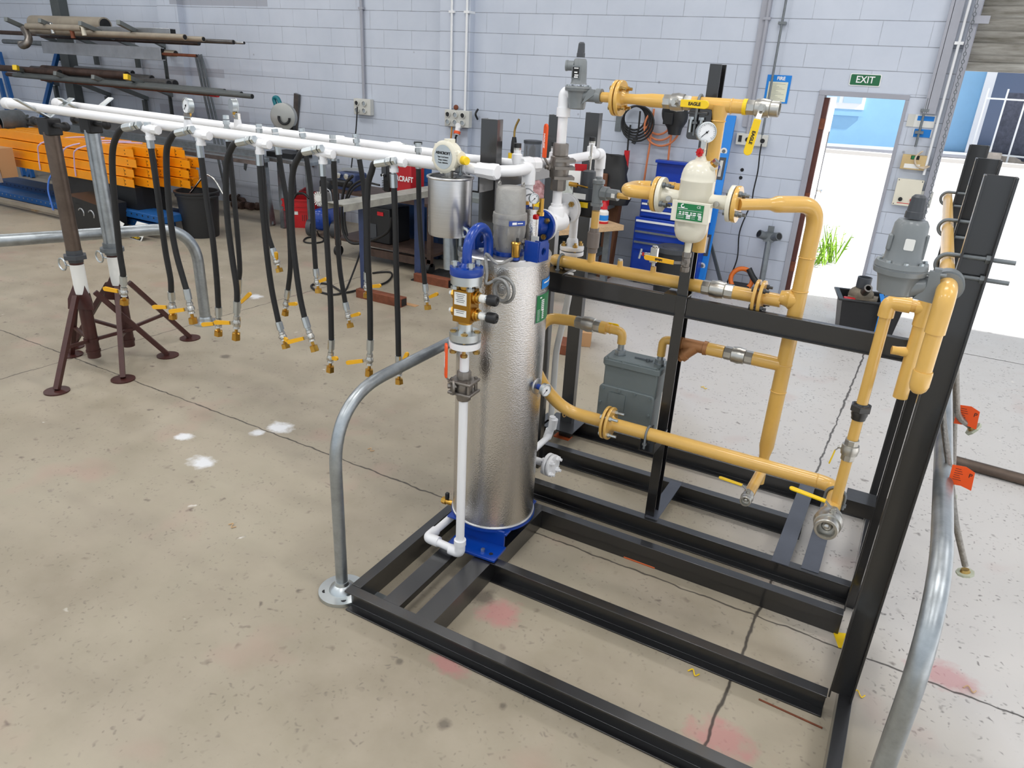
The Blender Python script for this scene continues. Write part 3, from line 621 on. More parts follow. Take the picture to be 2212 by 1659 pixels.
# clad riser behind it with blue neck and tee
q = top(1143, 540); k = sz(q, 1)
part('riser_jacket', MB().cyl(q, q+Zv*88*k, 17*k, n=32).lathe(q+Zv*86*k, Zv, [(0, 17*k), (0, 18.5*k), (3*k, 18.5*k), (4*k, 1*k)], 32), 'alu', H)
rt_ = q+Zv*90*k
part('riser_plug', MB().cyl(rt_-X*12*k, rt_-X*12*k+Zv*5*k, 6*k, n=14).cyl(rt_+X*0, rt_+Zv*2*k, 5*k, n=12), 'blu', H)
part('riser_fitting', MB().hexa(rt_-X*12*k+Zv*5*k, rt_-X*12*k+Zv*12*k, 5*k), 'brsd', H)
gz = rt_+V((6*k, 0, 20*k)); gauge('small dial thermometer with grey lead above the heater riser', gz+V((1*k, -3*k, 0)), V((.75, -.66, .1)), 11*k, 8*k, -Zv, 10*k)
solo('sensor_lead', 'looped grey sensor lead beside the terminal housing', 'cable', MB().tube(spl([gz+V((-3*k, 4*k, 10*k)), gz+V((-20*k, 4*k, 18*k)), gz+V((-38*k, 2*k, 8*k)), gz+V((-46*k, 0, -8*k)), gz+V((-40*k, 6*k, -22*k))]), 1.6*k, 8).tube(spl([gz+V((4*k, 2*k, 4*k)), gz+V((-10*k, 0, 8*k)), gz+V((-24*k, 0, 0)), gz+V((-29*k, 0, -16*k))]), 1.6*k, 8), mat('grey_cable', (150, 152, 154), .5))
part('relief_valve', MB().cyl(rt_+V((22*k, 2*k, -8*k)), rt_+V((22*k, 2*k, 22*k)), 5*k, n=14).hexa(rt_+V((22*k, 2*k, -14*k)), rt_+V((22*k, 2*k, -6*k)), 6.5*k), 'brs', H)
part('red_cap', MB().box(rt_+V((14*k, -8*k, -16*k)), (14*k, 10*k, 10*k)), 'red', H, bev=2*k)
# blue branch and white blind-flange tee
YT = 2.74
fc = ay(1171, 487, 2.74); k = sz(fc, 1); ax_ = V((.1, 1, 0)).normalized()
part('branch_pipe', MB().tube(fil([V((q.x, q.y, fc.z)), V((fc.x-.01, q.y+.02, fc.z)), fc-ax_*6*k], .05), 14*k, 20).cyl(fc-ax_*34*k, fc-ax_*10*k, 13*k, 21*k), 'blu', H)
part('branch_tag', MB().box(V((q.x+22*k, q.y-20*k, fc.z-2*k)), (16*k, 3*k, 14*k)), 'paper', H)
# ---- white riser, blind tee and top regulator
XVV = (ay(1204, 470, 2.85).x+ay(1215.5, 212, 2.85).x)/2
PT = thing('flanged_tee', 'large white flanged tee with blue blind flange and brass bolts', 'pipe tee', fc)
o_ = flange(PT, fc-ax_*8*k, ax_, 34*k, 9*k, 'blu', name='blue_flange')
flange(PT, fc+ax_*2*k, ax_, 34*k, 8*k, 'wht', name='white_flange')
u_, w_ = perp(ax_)
for kk in range(4):
    a = 2*pi*kk/4+.95; bolt(PT, fc+u_*25*k*cos(a)+w_*25*k*sin(a)+ax_*11*k, -ax_, 22*k, 6.2*k, 'yzn', 4*k)
tb_ = V((XVV, 2.86, fc.z))
wv0 = ay(1204, 470, YT+.06)
part('run', MB().cyl(fc+ax_*8*k, fc+ax_*80*k, 21*k).lathe(V((XVV, 2.85, fc.z)), Zv, [(0, 19*k), (30*k, 18*k), (34*k, 15*k)], 28), 'wht', PT)
fc2 = ay(1223, 451, 3.02); k2 = sz(fc2, 1); ax2 = V((.1, 1, 0)).normalized()
part('run', MB().cyl(tb_, fc2-ax2*6*k, 15*k), 'wht', PT)
flange(PT, fc2-ax2*7*k2, ax2, 33*k2, 6*k2, 'wht', name='white_flange'); flange(PT, fc2+ax2*1*k2, ax2, 33*k2, 6*k2, 'wht', name='white_flange')
u_, w_ = perp(ax2)
for kk in range(4):
    a = 2*pi*kk/4+.95; bolt(PT, fc2+u_*23*k2*cos(a)+w_*23*k2*sin(a)+ax2*9*k2, -ax2, 18*k2, 6*k2, 'yzn' if kk % 2 else 'dgry', 3*k2)
YV = 2.85
def pv(px, py): return ay(px, py, YV)
vb = pv(1204, 470); vt = pv(1215.5, 212); XV = (vb.x+vt.x)/2
vb.x = vt.x = XV; rv_ = sz(pv(1210, 300), 10.5)
RP = thing('riser_pipe', 'tall white riser pipe with elbow into the topmost grey regulator', 'pipe', V((XV, YV, 1.4)))
part('pipe', MB().tube([V((XV, YV, pv(1204, 500).z)), V((XV, YV, vt.z-.02))], rv_, 24), 'wht', RP)
E_ = pv(1240, 207)
part('elbow', MB().tube(fil([V((XV, YV, vt.z-.05)), V((XV, YV, E_.z+.012)), V((E_.x, YV, E_.z+.012))], .055), rv_*1.22, 24).cyl((XV, YV, vt.z-.07), (XV, YV, vt.z-.035), rv_*1.4).cyl((XV+.02, YV, E_.z+.012), (E_.x, YV, E_.z+.012), rv_*1.2), 'wht', RP)
part('pipe', MB().cyl(V((XV, YV, 1.45)), V((XV, YV, pv(1205, 440).z)), rv_*1.25), 'wht', RP)
zz = [pv(1205, y).z for y in (325, 395)]
VB = ball_valve('stainless ball valve with upright orange lever high on the white riser', V((XV, YV, zz[1]-.03)), V((XV, YV, zz[0]+.03)), rv_*1.5, 'sst', V((-.62, -.78, 0)), Zv, .17, .032, 'org', fat=1.3, txt='ZIPSON', tm='wink')
part('bolt_flange', MB().box((XV+.02, YV, (zz[0]+zz[1])/2), (.085, .075, .012), Matrix.Rotation(.6, 3, 'Z')).box((XV+.02, YV, (zz[0]+zz[1])/2-.04), (.085, .075, .012), Matrix.Rotation(.6, 3, 'Z')).box((XV+.02, YV, (zz[0]+zz[1])/2+.03), (.085, .075, .012), Matrix.Rotation(.6, 3, 'Z')), 'sst', VB)
def regulator(label, axb, pts, W, side, sr, m='gry'):
    # pts: heights (cap top, cap base, bonnet top, bonnet base, flange top, flange base, body base); W: radii cap, bonnet, flange, body
    x, y = axb; z = pts; t = thing('pressure_regulator', label, 'pressure regulator', (x, y, z[6])); B = V((x, y, 0))
    part('cap', MB().lathe(B+Zv*z[1], Zv, [(0, W[0]), ((z[0]-z[1])*.28, W[0]*.97), ((z[0]-z[1])*.3, W[0]*.9), ((z[0]-z[1])*.9, W[0]*.74), (z[0]-z[1], W[0]*.5)], 12), 'dgry', t, ang=20)
    part('bonnet', MB().lathe(B+Zv*z[3], Zv, [(0, W[1]*1.18), ((z[2]-z[3])*.08, W[1]*1.06), ((z[2]-z[3])*.5, W[1]), ((z[2]-z[3])*.9, W[1]*.93), (z[2]-z[3], W[1]*.78), (z[2]-z[3]+.001, W[0])], 32), m, t)
    part('diaphragm_flange', MB().lathe(B+Zv*z[5], Zv, [(0, W[2]*.97), ((z[4]-z[5])*.42, W[2]), ((z[4]-z[5])*.46, W[2]*.97), ((z[4]-z[5])*.54, W[2]*.97), ((z[4]-z[5])*.58, W[2]), (z[4]-z[5], W[2]*.96)], 40), m, t)
    for k in range(8):
        a = 2*pi*k/8+.2; q = B+V((cos(a)*W[2]*.84, sin(a)*W[2]*.84, z[4])); part('flange_bolt', MB().hexa(q-Zv*.001, q+Zv*W[2]*.09, W[2]*.095), 'zinc', t)
    part('body', MB().lathe(B+Zv*z[6], Zv, [(0, W[3]*.7), (.004, W[3]*.86), ((z[5]-z[6])*.75, W[3]), (z[5]-z[6], W[3]*1.1)], 32), m, t)
    return t
ra = pv(1243, 190); k = sz(ra, 1)
rz = [pv(p, y).z for p, y in ((1256, 91), (1254, 124), (1253, 127), (1248, 182), (1247, 186), (1246, 196), (1244, 236))]
rx = pv(1250, 180).x
RG = regulator('grey pressure regulator at the top of the white riser', (rx, YV), rz, (9*k, 15.5*k, 29*k, 21*k), None, 0)
bm_ = (rz[2]+rz[3])/2
pn = part('name_plate', MB().box((rx-.002, YV-15.6*k, bm_-.003), (16*k, 2*k, 22*k)).box((rx-.002, YV-13*k, bm_-.003), (20*k, 6*k, 27*k)), 'gry', RG)
pb_ = part('plate_face', MB().box((rx-.002, YV-17*k, bm_-.003), (15*k, 1*k, 21*k)), 'ink', pn)
part('plate_print', MB().box((rx-.001, YV-17.6*k, bm_-.003), (7*k, .6*k, 2.5*k)).box((rx+.002, YV-17.6*k, bm_-.013), (9*k, .6*k, 2.5*k)).box((rx, YV-17.6*k, bm_+.012), (10*k, .6*k, 2*k)).box((rx+.001, YV-17.6*k, bm_-.02), (9*k, .6*k, 2.5*k)), 'wink', pn)
part('vent_plug', MB().cyl((rx-12*k, YV-4*k, bm_+.02), (rx-26*k, YV-8*k, bm_+.02), 10*k, n=16).cyl((rx-25*k, YV-8*k, bm_+.02), (rx-29*k, YV-9*k, bm_+.02), 11*k, n=16), 'gry', RG)
UZ = pv(1335, 212).z; up0 = pv(1298, 208)
part('outlet', MB().cyl((rx+14*k, YV, up0.z), (up0.x, YV, up0.z), 13*k).prism([(-18*k, -16*k), (10*k, 4*k), (10*k, 14*k), (0, 16*k)], (rx+34*k, YV-14*k, up0.z-2*k), X, Zv, -3*k).cyl((up0.x-10*k, YV, up0.z), (up0.x+2*k, YV, up0.z), 15*k), 'gry', RG)
# ================= yellow pipework =================
def yz(px, py): return pv(px, py)
UPP = thing('gas_pipe', 'upper yellow pipe run with flange and branch, clamped across the tall black post', 'pipe', (-.9, YV, UZ))
def atx_(p, z): return V((p.x, YV, z))
r1 = sz(pv(1330, 212), 10.5); r2 = sz(pv(1400, 216), 14)
xa, xf, xr0, xr1, xv0, xv1, xt, xe = [pv(px, 212+(px-1300)*.085).x for px in (1300, 1336, 1375, 1398, 1434, 1494, 1556, 1612)]
part('pipe', MB().cyl((xa, YV, UZ), (xf-.02, YV, UZ), r1).lathe((xf+.015, YV, UZ), X, [(0, r1*1.15), (.015, r1), (xr0-xf-.02, r1), (xr1-xf-.02, r2*.9), (xr1-xf, r2), (xv0-xf-.01, r2)], 24), 'yel', UPP)
joint(UPP, (xf, YV, UZ), X, .066, .013, 'yel', 'yel', 4, .0105, 'yzn', r1, .012)
vdn = pv(1532, 345)
part('pipe', MB().cyl((xv1, YV, UZ), (xe, YV, UZ), r2, n=24), 'yel', UPP)
part('branch', MB().lathe((xt, YV, UZ), -Zv, [(0, r2*1.35), (r2*1.1, r2*1.2), (r2*1.9, r2), (UZ-1.42, r2)], 24), 'yel', UPP)
part('weld_bead', MB().torus((xt, YV, UZ-r2*2.2), Zv, r2*1.0, .003, 24, 6).torus((pv(1580, 236).x, YV, UZ), X, r2, .003, 24, 6), 'yel', UPP)
ball_valve('nickel ball valve with level yellow lever in the upper yellow run', (xv0, YV, UZ), (xv1, YV, UZ), r2*1.02, 'nick', -Y, X, .135, .03, 'ylw', txt='EAGLE', fat=1.2)
xo = pv(1683, 242).x
part('locknut', MB().lathe((xe-.012, YV, UZ), X, [(0, r2*1.12), (.014, r2*1.12)], 24), 'ylw', UPP)
bv = ball_valve('nickel end valve with hanging yellow lever, far right of the upper run', (xe, YV, UZ), (xo, YV, UZ), r2*1.02, 'nick', V((.1, -1, 0)), V((-.14, 0, -1)), .16, .03, 'ylw', txt='EAGLE', hollow=True, fat=1.2)
ubolt('u bolt holding the upper yellow run to the post bracket', (pv(1512, 226).x, YV, UZ), X, Zv, r2+.006, .005, .11)
br = solo('pipe_bracket', 'black angle bracket with two bolts below the upper yellow run', 'bracket', MB().prism(rr(.085, .11, .012), (pv(1513, 268).x, YV-.02, pv(1513, 268).z), X, Zv, -.012).bb((pv(1492, 240).x, YV-.03, UZ-r2-.012), (pv(1534, 240).x, YV+.09, UZ-r2-.002)), 'blk', bev=.002)
for s_ in (-.018, .02): solo('bracket_bolt', 'bolt through the black bracket under the upper yellow run', 'bolt', MB().hexa((pv(1510, 250).x+s_, YV-.03, UZ-r2-.02), (pv(1510, 250).x+s_, YV-.03, UZ-r2-.03), .011).cyl((pv(1510, 250).x+s_, YV-.03, UZ-r2-.03), (pv(1510, 250).x+s_, YV-.03, UZ-r2-.075), .006), 'zinc', 'bolts under the upper yellow run')
# filter vessel
YF = 2.76
def pf(px, py): return ay(px, py, YF)
fb = pf(1497, 430); k = sz(fb, 1); fx = pf(1500, 440).x
FV = thing('filter_vessel', 'cream gas filter vessel with green nameplate and two flanged necks', 'gas filter', (fx, YF, pf(1487, 535).z))
Z = lambda px, py: pf(px, py).z
zt, zs, zb0, zbm = Z(1513, 352), Z(1507, 392), Z(1495, 490), Z(1491, 522)
RV = 36*k; B = V((fx, YF, 0))
prof = [(Z(1488, 552), 7*k), (zbm-.004, 7.5*k), (zbm, 14*k)]+[(zb0-(zb0-zbm)*cos(a), RV*max(.4, sin(a)) if False else RV*(.42+.58*sin(a))) for a in (0.15, .45, .8, 1.2, 1.57)]
prof += [(zs-.001, RV), (zs+.002, RV*1.02), (zs+.006, RV*1.02), (zs+.008, RV)]+[(zs+.01+(zt-zs)*sin(a), RV*(.3+.7*cos(a))) for a in (.2, .5, .8, 1.1, 1.35, 1.5)]+[(Z(1515, 335), 8*k), (Z(1518, 320), 8*k)]
prof = [(h-prof[0][0], r) for h, r in prof]; zb = Z(1488, 552)
part('shell', MB().lathe(B+Zv*zb, Zv, prof, 48), 'crm', FV)
fz = Z(1420, 420); fz = (Z(1425, 420)+Z(1587, 441))/2
xl, xrr = pf(1424, 420).x, pf(1586, 440).x
nk = part('neck', MB().lathe((xl+.01, YF, fz), X, [(0, 21*k), (.03, 15*k), (.06, 14*k), (fx-xl-.02, 17*k)], 28).lathe((xrr-.01, YF, fz), -X, [(0, 21*k), (.03, 15*k), (.06, 14*k), (xrr-fx-.02, 17*k)], 28), 'crm', FV)
for px, py in ((1449, 427), (1551, 439)):
    q = pf(px, py); part('test_plug', MB().cyl((q.x, YF-13*k, q.z), (q.x, YF-18*k, q.z), 6*k, n=14), 'nick', FV)
q = V((fx+20*k, YF-4*k, zt-.02)); d_ = V((.62, -.1, .76)).normalized()
part('side_port', MB().cyl(q-d_*20*k, q+d_*14*k, 11*k), 'crm', FV); part('port_plug', MB().hexa(q+d_*14*k, q+d_*19*k, 9*k), 'brs', FV); part('port_plug', MB().hexa(q+d_*19*k, q+d_*26*k, 8*k), 'chr', FV)
p1, p2, p3 = pf(1450, 431), pf(1531, 447), pf(1447, 476)
yb = YF-RV-.022
def pp(px, py): return ay(px, py, yb)
c_ = (pp(1451, 432)+pp(1530, 486))/2; w_ = (pp(1532, 446).x-pp(1448, 454).x); h_ = pp(1490, 437).z-pp(1490, 483).z
hb = part('plate_bracket', MB().box((c_.x, yb+.003, c_.z), (w_, .005, h_)).box((c_.x-w_/2+.003, yb+.022, c_.z), (.005, .04, h_*.9)).box((c_.x+w_/2-.003, yb+.022, c_.z), (.005, .04, h_*.9)), 'crm', FV, bev=.0015)
gp_ = part('name_plate', MB().box((c_.x, yb-.0005, c_.z), (w_*.7, .002, h_*.78)), 'green', hb)
tb = MB()
def tr(x0, x1, z0, z1): tb.bb((c_.x+w_*.7*x0, yb-.0022, c_.z+h_*.78*z0), (c_.x+w_*.7*x1, yb-.0014, c_.z+h_*.78*z1))
for row, zz_ in enumerate((-.06, -.17)):
    for a, b_ in ((-.4, -.32), (-.27, -.2), (-.17, -.05), (.02, .1), (.13, .24), (.3, .44)): tr(a, b_, zz_, zz_+.065)
for zz_ in (-.3, -.4, -.22):
    tr(-.12, .04, zz_, zz_+.065); tr(.34, .46, zz_, zz_+.065)
    tr(-.46, -.2, zz_+.02, zz_+.035); tr(.08, .22, zz_+.02, zz_+.035)
tr(-.46, .46, .1, .115); tr(-.46, -.1, .19, .225)
part('plate_print', tb, 'wink', gp_)
text('CE', hb, (c_.x+w_*.22, yb-.002, c_.z+h_*.28), X, Zv, h_*.16, 'wink')
part('emblem', MB().torus((c_.x-w_*.2, yb-.002, c_.z+h_*.27), Y, .006, .0022, 14, 6, .4, 5.0), 'wink', gp_)
joint(FV, (xl, YF, fz), X, 38*k, 9*k, 'yel', 'crm', 4, 6.5*k, 'galvd', 17*k, 0, gap=.004, ph=.6)
joint(FV, (xrr, YF, fz), X, 38*k, 9*k, 'crm', 'yel', 4, 6.5*k, 'galvd', 17*k, 0, gap=.004, ph=.6)
gc = pf(1527, 286); gauge('round white pressure gauge above the cream filter vessel', V((gc.x, YF-.0, gc.z)), V((.55, -.83, .05)), 21*k, .028, -Zv, .03)
nv = thing('needle_valve', 'small block valve with red star knob under the gauge', 'needle valve', V((pf(1519, 326).x, YF-.005, Z(1518, 322))))
xq = pf(1521, 320).x; part('body', MB().box((xq, YF-.01, (Z(1519, 322)+Z(1522, 306))/2), (11*k, 11*k, Z(1522, 303)-Z(1519, 325))), 'chr', nv, bev=.002)
c2 = pf(1518, 329); kb = MB()
kd = V((-.5, -.86, 0)); 
poly = [((6.5 if i % 2 else 9)*k*cos(2*pi*i/16), (6.5 if i % 2 else 9)*k*sin(2*pi*i/16)) for i in range(16)]
part('knob', MB().prism(poly, V((xq, YF-.01, c2.z))+kd*12*k, V((.86, -.5, 0)), Zv, -6*k).cyl(V((xq, YF-.01, c2.z)), V((xq, YF-.01, c2.z))+kd*14*k, 3*k), 'red', nv)
# drain valve with amber lever
zd = Z(1487, 545); ball_valve('small drain valve with orange lever pointing left below the cream filter', (fx-.012*0+pf(1489, 540).x-pf(1489, 540).x, 0, 0) if False else V((fx, YF, zb+.012)), V((fx, YF, zb-.065)), 7.5*k, 'sst', V((0, -1, 0)), V((-1, 0, .02)), .155, .02, 'ylo', txt='EFFEBI', hx=1.25, ts=-1)
# curled pipe left of the filter, back to the branch
rl = 14.5*k
CP = thing('gas_pipe', 'short yellow return bend left of the cream filter', 'pipe', (xl-.1, YF, fz))
xb_ = pf(1352, 412).x
part('bend', MB().tube(fil([V((xl-9*k, YF, fz)), V((xb_-.005, YF, fz)), V((xb_-.005, YF+.13, fz)), V((xl+.02, YF+.13, fz+.01))], .045), rl, 24), 'yel', CP)
part('return_pipe', MB().tube(fil([V((xl+.015, YF+.13, fz+.01)), V((xt, YF+.13, fz+.01)), V((xt, YF+.005, fz+.06)), V((xt, YV, 1.6))], .04), rl*.9, 24), 'yel', CP)
# main vertical on the right
YB = 3.02
def pb2(px, py): return ay(px, py, YB)
q1, q2 = pb2(1739, 540), pb2(1664, 960); xbv = (q1.x+q2.x)/2; rb = sz(pb2(1700, 700), 16.5)
BV = thing('gas_pipe', 'large yellow vertical pipe right of the filter, bent over at the top', 'pipe', (xbv, YB, .3))
zr1, zr2 = pb2(1662, 965).z, pb2(1657, 985).z
s0_ = V((xrr+9*k, YF, fz)); tp = V((xbv, YB, ay(1722, 452, YB).z)); dd_ = (V((tp.x, YB, fz))-s0_)
s1_ = s0_+dd_*.36; s2_ = s0_+dd_*.5
tz = (fz+tp.z)/2
part('pipe', MB().tube([s0_, s1_], sz(s0_, 12.5), 24).tube([s1_, s1_+(s2_-s1_)*.3, s1_+(s2_-s1_)*.7, s2_], [sz(s0_, 12.5), sz(s0_, 13.5), rb*.97, rb], 24).tube(fil([s2_, V((xbv, YB, fz-.002)), V((xbv, YB, 1.3))], .1, 10), rb, 24), 'yel', BV)
zt1 = pb2(1703, 645).z
part('pipe', MB().lathe((xbv, YB, 1.32), -Zv, [(0, rb), (1.32-zr1, rb), (1.32-zr2, rb*.72), (1.32-zr2+.02, rb*.72), (1.32-.405, rb*.72)], 24), 'yel', BV)
part('tee', MB().lathe((xbv, YB, zt1), -X, [(0, rb*.95), (rb*1.0, rb*1.35), (rb*1.3, rb*1.12), (rb*1.9, rb*.95), (rb*2.2, rb*.92)], 24), 'yel', BV)
wb = MB()
for px, py in ((1735, 555), (1727, 628), (1686, 785), (1674, 843)): wb.torus((xbv, YB, pb2(px, py).z), Zv, rb, .0025, 28, 6)
part('weld_bead', wb, 'yel', BV)
# foot of the vertical: elbow toward the camera and small valve
ze = pb2(1640, 1022).z; rs = rb*.72
fp = V((xbv, YB, ze)); ve = az(1617, 1103, ze-.0); ve = V((xbv-.0, ax(1617, 1100, xbv).y, ax(1617, 1100, xbv).z))
ef = V((xbv, YB-.03, ze-.03)); vv0 = ax(1628, 1068, xbv); vv1 = ax(1614, 1112, xbv)
yv0 = 2.80; zz0 = ay(1627, 1070, 2.80).z; xx0 = xbv-.005
part('foot_bend', MB().tube(fil([V((xbv, YB, .42)), V((xbv, YB, zz0)), V((xx0, yv0, zz0))], .06), rs, 20), 'yel', BV)
ball_valve('small end valve with yellow lever on the foot of the vertical yellow pipe', (xx0, yv0, zz0), (xx0, yv0-.07, zz0), rs*.95, 'nick', Zv, V((-1, .1, 0)), .13, .019, 'ylw', hollow=True)
# header along the rail
zh = pb2(1420, 602).z; rh = sz(pb2(1350, 590), 13.5)
xh0, xm = pb2(1212, 571).x, pb2(1510, 618).x
HD = thing('gas_pipe', 'yellow header pipe lying on the black rail with two stubs', 'pipe', (-1.1, YB, zh))
xvA, xvB, xfl = pb2(1517, 622).x, pb2(1584, 632).x, pb2(1640, 639).x
zzv = [pb2(1550, 626).z, pb2(1640, 639).z]
part('pipe', MB().tube(fil([V((xh0-.05, YB+.22, zh-.06)), V((xh0-.06, YB+.01, zh)), V((xh0+.12, YB, zh)), V((xvA, YB, zh))], .08), rh, 24), 'yel', HD)
part('pipe', MB().cyl((xvB, YB, zh), (xfl, YB, zh), rh).cyl((xfl, YB, zh), (xbv-rb*2, YB, zh), rh*.98), 'yel', HD)
joint(HD, (xfl, YB, zh), X, sz(pb2(1640, 640), 37), .013, 'yel', 'yel', 4, .011, 'dgry', rh, .0, gap=.01)
for px, py, w_ in ((1338, 585, 9), (1410, 590, 9)):
    q = pb2(px, py); part('stub', MB().lathe((q.x, YB, zh), Zv, [(0, rh*.55), (rh*1.0, rh*.52), (rh*1.05, rh*.45), (rh*1.8, rh*.42)], 18), 'yel', HD)
q = pb2(1338, 578); part('plug', MB().cyl((q.x, YB, zh+rh*1.8), (q.x, YB, zh+rh*2.1), rh*.36), 'chr', HD)
ball_valve('chromed ball valve in the yellow header, right of the tall post', (xvA, YB, zh), (xvB, YB, zh), rh*1.02, 'nick', Y, -X, .12, .026, 'ylw', fat=1.25)
for px, py, l in ((1212, 572, 'left end of the yellow header'), (1474, 612, 'yellow header right of the tall post')):
    ubolt('u bolt on the rail at the '+l, (pb2(px, py).x, YB, zh), X, Zv, rh+.006, .006, .055)
part('saddle', MB().bb((pb2(1212, 572).x-.05, 2.935, 1.196), (pb2(1212, 572).x+.05, 3.09, 1.204)), 'blk', F2); part('saddle', MB().bb((pb2(1474, 612).x-.05, 2.935, 1.196), (pb2(1474, 612).x+.05, 3.09, 1.204)), 'blk', F2)
q = pb2(1410, 575); xn = q.x; kz = sz(q, 1)
nv = thing('needle_valve', 'steel block needle valve with T-bar handle on the yellow header', 'needle valve', (xn, YB, zh+rh*1.8))
zb1 = zh+rh*1.8
part('body', MB().cyl((xn, YB, zb1), (xn, YB, zb1+10*kz), 4*kz).box((xn, YB, zb1+25*kz), (15*kz, 13*kz, 32*kz)).cyl((xn, YB, zb1+41*kz), (xn, YB, zb1+45*kz), 6*kz), 'chr', nv, bev=.002)
part('bonnet', MB().cyl((xn-7*kz, YB-2*kz, zb1+25*kz), (xn-20*kz, YB-8*kz, zb1+25*kz), 4*kz), 'chr', nv); part('collar', MB().cyl((xn-20*kz, YB-8*kz, zb1+25*kz), (xn-24*kz, YB-10*kz, zb1+25*kz), 4*kz), 'red', nv)
part('handle', MB().cyl((xn-29*kz, YB-12*kz, zb1+15*kz), (xn-26*kz, YB-10*kz, zb1+36*kz), 2.4*kz).cyl((xn-24*kz, YB-10*kz, zb1+25*kz), (xn-28*kz, YB-11*kz, zb1+25*kz), 2*kz), 'zinc', nv)
# ================= lower yellow run =================
YL = 2.80
def pl_(px, py): return ay(px, py, YL)
zl = (pl_(1500, 965).z+pl_(1700, 1020).z)/2; rl2 = sz(pl_(1400, 930), 14.2); XE = -.015
xlf = pl_(1315, 907).x
LP = thing('gas_pipe', 'lower yellow pipe from the silver heater along the mid post bracket', 'pipe', (-.6, YL, zl))
pA, pB = ay(1166, 812, 2.70), ay(1180, 845, 2.74)
part('pipe', MB().tube(fil([V((pA.x-.03, 2.64, pA.z+.1)), pB, V((pl_(1225, 884).x, YL, zl)), V((xlf, YL, zl))], .09), rl2, 24), 'yel', LP)
part('pipe', MB().tube(fil([V((xlf, YL, zl)), V((XE, YL, zl)), V((XE, 2.56, zl))], .075, 10), rl2, 24), 'yel', LP)
joint(LP, (xlf, YL, zl), X, sz(V((xlf, YL, zl)), 36), .012, 'yel', 'yel', 4, .012, 'zinc', rl2, .012, gap=.008, stick=.03)
part('weld_bead', MB().torus((pl_(1222, 884).x+.0, YL, zl), X, rl2, .0025, 24, 6).torus((pl_(1765, 1036).x, YL, zl), X, rl2, .0025, 24, 6), 'yel', LP)
yb0 = ax(1797, 1104, XE).y; yb1 = ax(1783, 1160, XE).y
ball_valve('large nickel ball valve with yellow lever at the open end of the lower pipe', (XE, 2.57, zl), (XE, 2.45, zl), sz(V((XE, 2.5, zl)), 23), 'nick', V((.15, 0, 1)), V((-1, .05, .08)), .165, .024, 'ylw', hollow=True, fat=1.2)
ubolt('u bolt on the mid post bracket around the lower yellow pipe', (pl_(1400, 935).x, YL, zl), X, Zv, rl2+.005, .005, .06)
ubolt('u bolt beside the large nickel end valve', (XE, 2.72, zl), Y, Zv, rl2+.006, .006, .05)
# thin riser at the right
YTH = 2.63
qa, qb = ay(1921, 655, YTH), ay(1806, 1075, YTH); xth = -.008; rth = sz(ay(1900, 760, YTH), 13)
zth = ay(1918, 652, YTH).z
TH = thing('gas_pipe', 'thin yellow riser on the far right looping over to the regulator', 'pipe', (xth, YTH, zl))
def zq(px, py): return ay(px, py, YTH).z
xte = ay(2003, 655, YTH).x
part('pipe', MB().cyl((xth, YTH, zl), (xth, YTH, zth), rth*.93, n=22), 'yel', TH)
part('elbow', MB().tube(fil([V((xth, YTH, zth-.05)), V((xth, YTH, zth)), V((xth+.065, YTH, zth))], .02, 5), rth*1.25, 22), 'yel', TH)
part('pipe', MB().cyl((xth, YTH, zth), (xte, YTH, zth), rth, n=20), 'yel', TH)
part('tee', MB().cyl((xth+.08, YTH, zth), (xte, YTH, zth), rth*1.25, n=20).cyl((xte, YTH, zth+.03), (xte, YTH, zth-.06), rth*1.3, n=20), 'yel', TH)
zlo = ay(1975, 790, YTH).z
part('pipe', MB().cyl((xte, YTH, zth+.02), (xte, YTH, zlo-.12), rth*1.15, n=20), 'yel', TH)
zn = ay(1975, 763, YTH).z
part('stub', MB().lathe((xte, YTH, zn), V((-1, -.2, 0)), [(0, rth*.9), (.03, rth*.8), (.05, rth*.7), (.065, rth*.7)], 16), 'yel', TH)
UN = thing('pipe_union', 'black union nut on the thin yellow riser', 'pipe union', (xth, YTH, zq(1858, 885)))
part('nut', MB().lathe((xth, YTH, zq(1858, 888)), Zv, [(0, rth*1.5), (.004, rth*1.8), (.022, rth*1.8), (.026, rth*1.5)], 6), 'blk', UN, ang=20)
part('sleeve', MB().lathe((xth, YTH, zq(1852, 905)), Zv, [(0, rth*1.15), (.01, rth*1.2), (.018, rth*1.35), (.05, rth*1.3), (.062, rth*1.05)], 20), 'blk', UN)
ball_valve('small nickel valve with short yellow lever on the thin yellow riser', (xth, YTH, zq(1840, 948)), (xth, YTH, zq(1829, 992)), rth*1.12, 'nick', V((-1, -.05, 0)), V((-.15, -.05, -1)), .075, .016, 'ylw', fat=1.25)
# second regulator and the pipe running back along the posts
YR = 1.95
def pr(px, py): return ay(px, py, YR)
xr = (pr(1982, 440).x+pr(1945, 580).x)/2
k = sz(pr(1950, 560), 1)
rz = [pr(*p).z for p in ((1986, 421), (1967, 470), (1965, 474), (1946, 566), (1943, 563), (1938, 588), (1928, 634))]
R2 = regulator('large grey pressure regulator clamped beside the black posts at the right', (xr, YR), rz, (19*k, 36*k, 54*k, 41*k), None, 0)
sp_ = V((xr+.006, YR-37*k, pr(1960, 522).z)); part('blank_sticker', MB().prism(rr(19*k, 24*k, 3*k), sp_, X, Zv, -1*k), 'paper', R2)
q_ = V((xr-33*k, YR-12*k, pr(1930, 520).z)); part('side_cover', MB().box(q_, (10*k, 26*k, 34*k)), 'gry', R2, bev=3*k)
part('side_cover', MB().box(V((xr+36*k, YR-4*k, pr(1970, 530).z)), (6*k, 20*k, 50*k)), 'gry', R2, bev=2*k)
XB = .105; ZB = ax(2044, 640, XB).z; yel0 = ax(2044, 640, XB).y
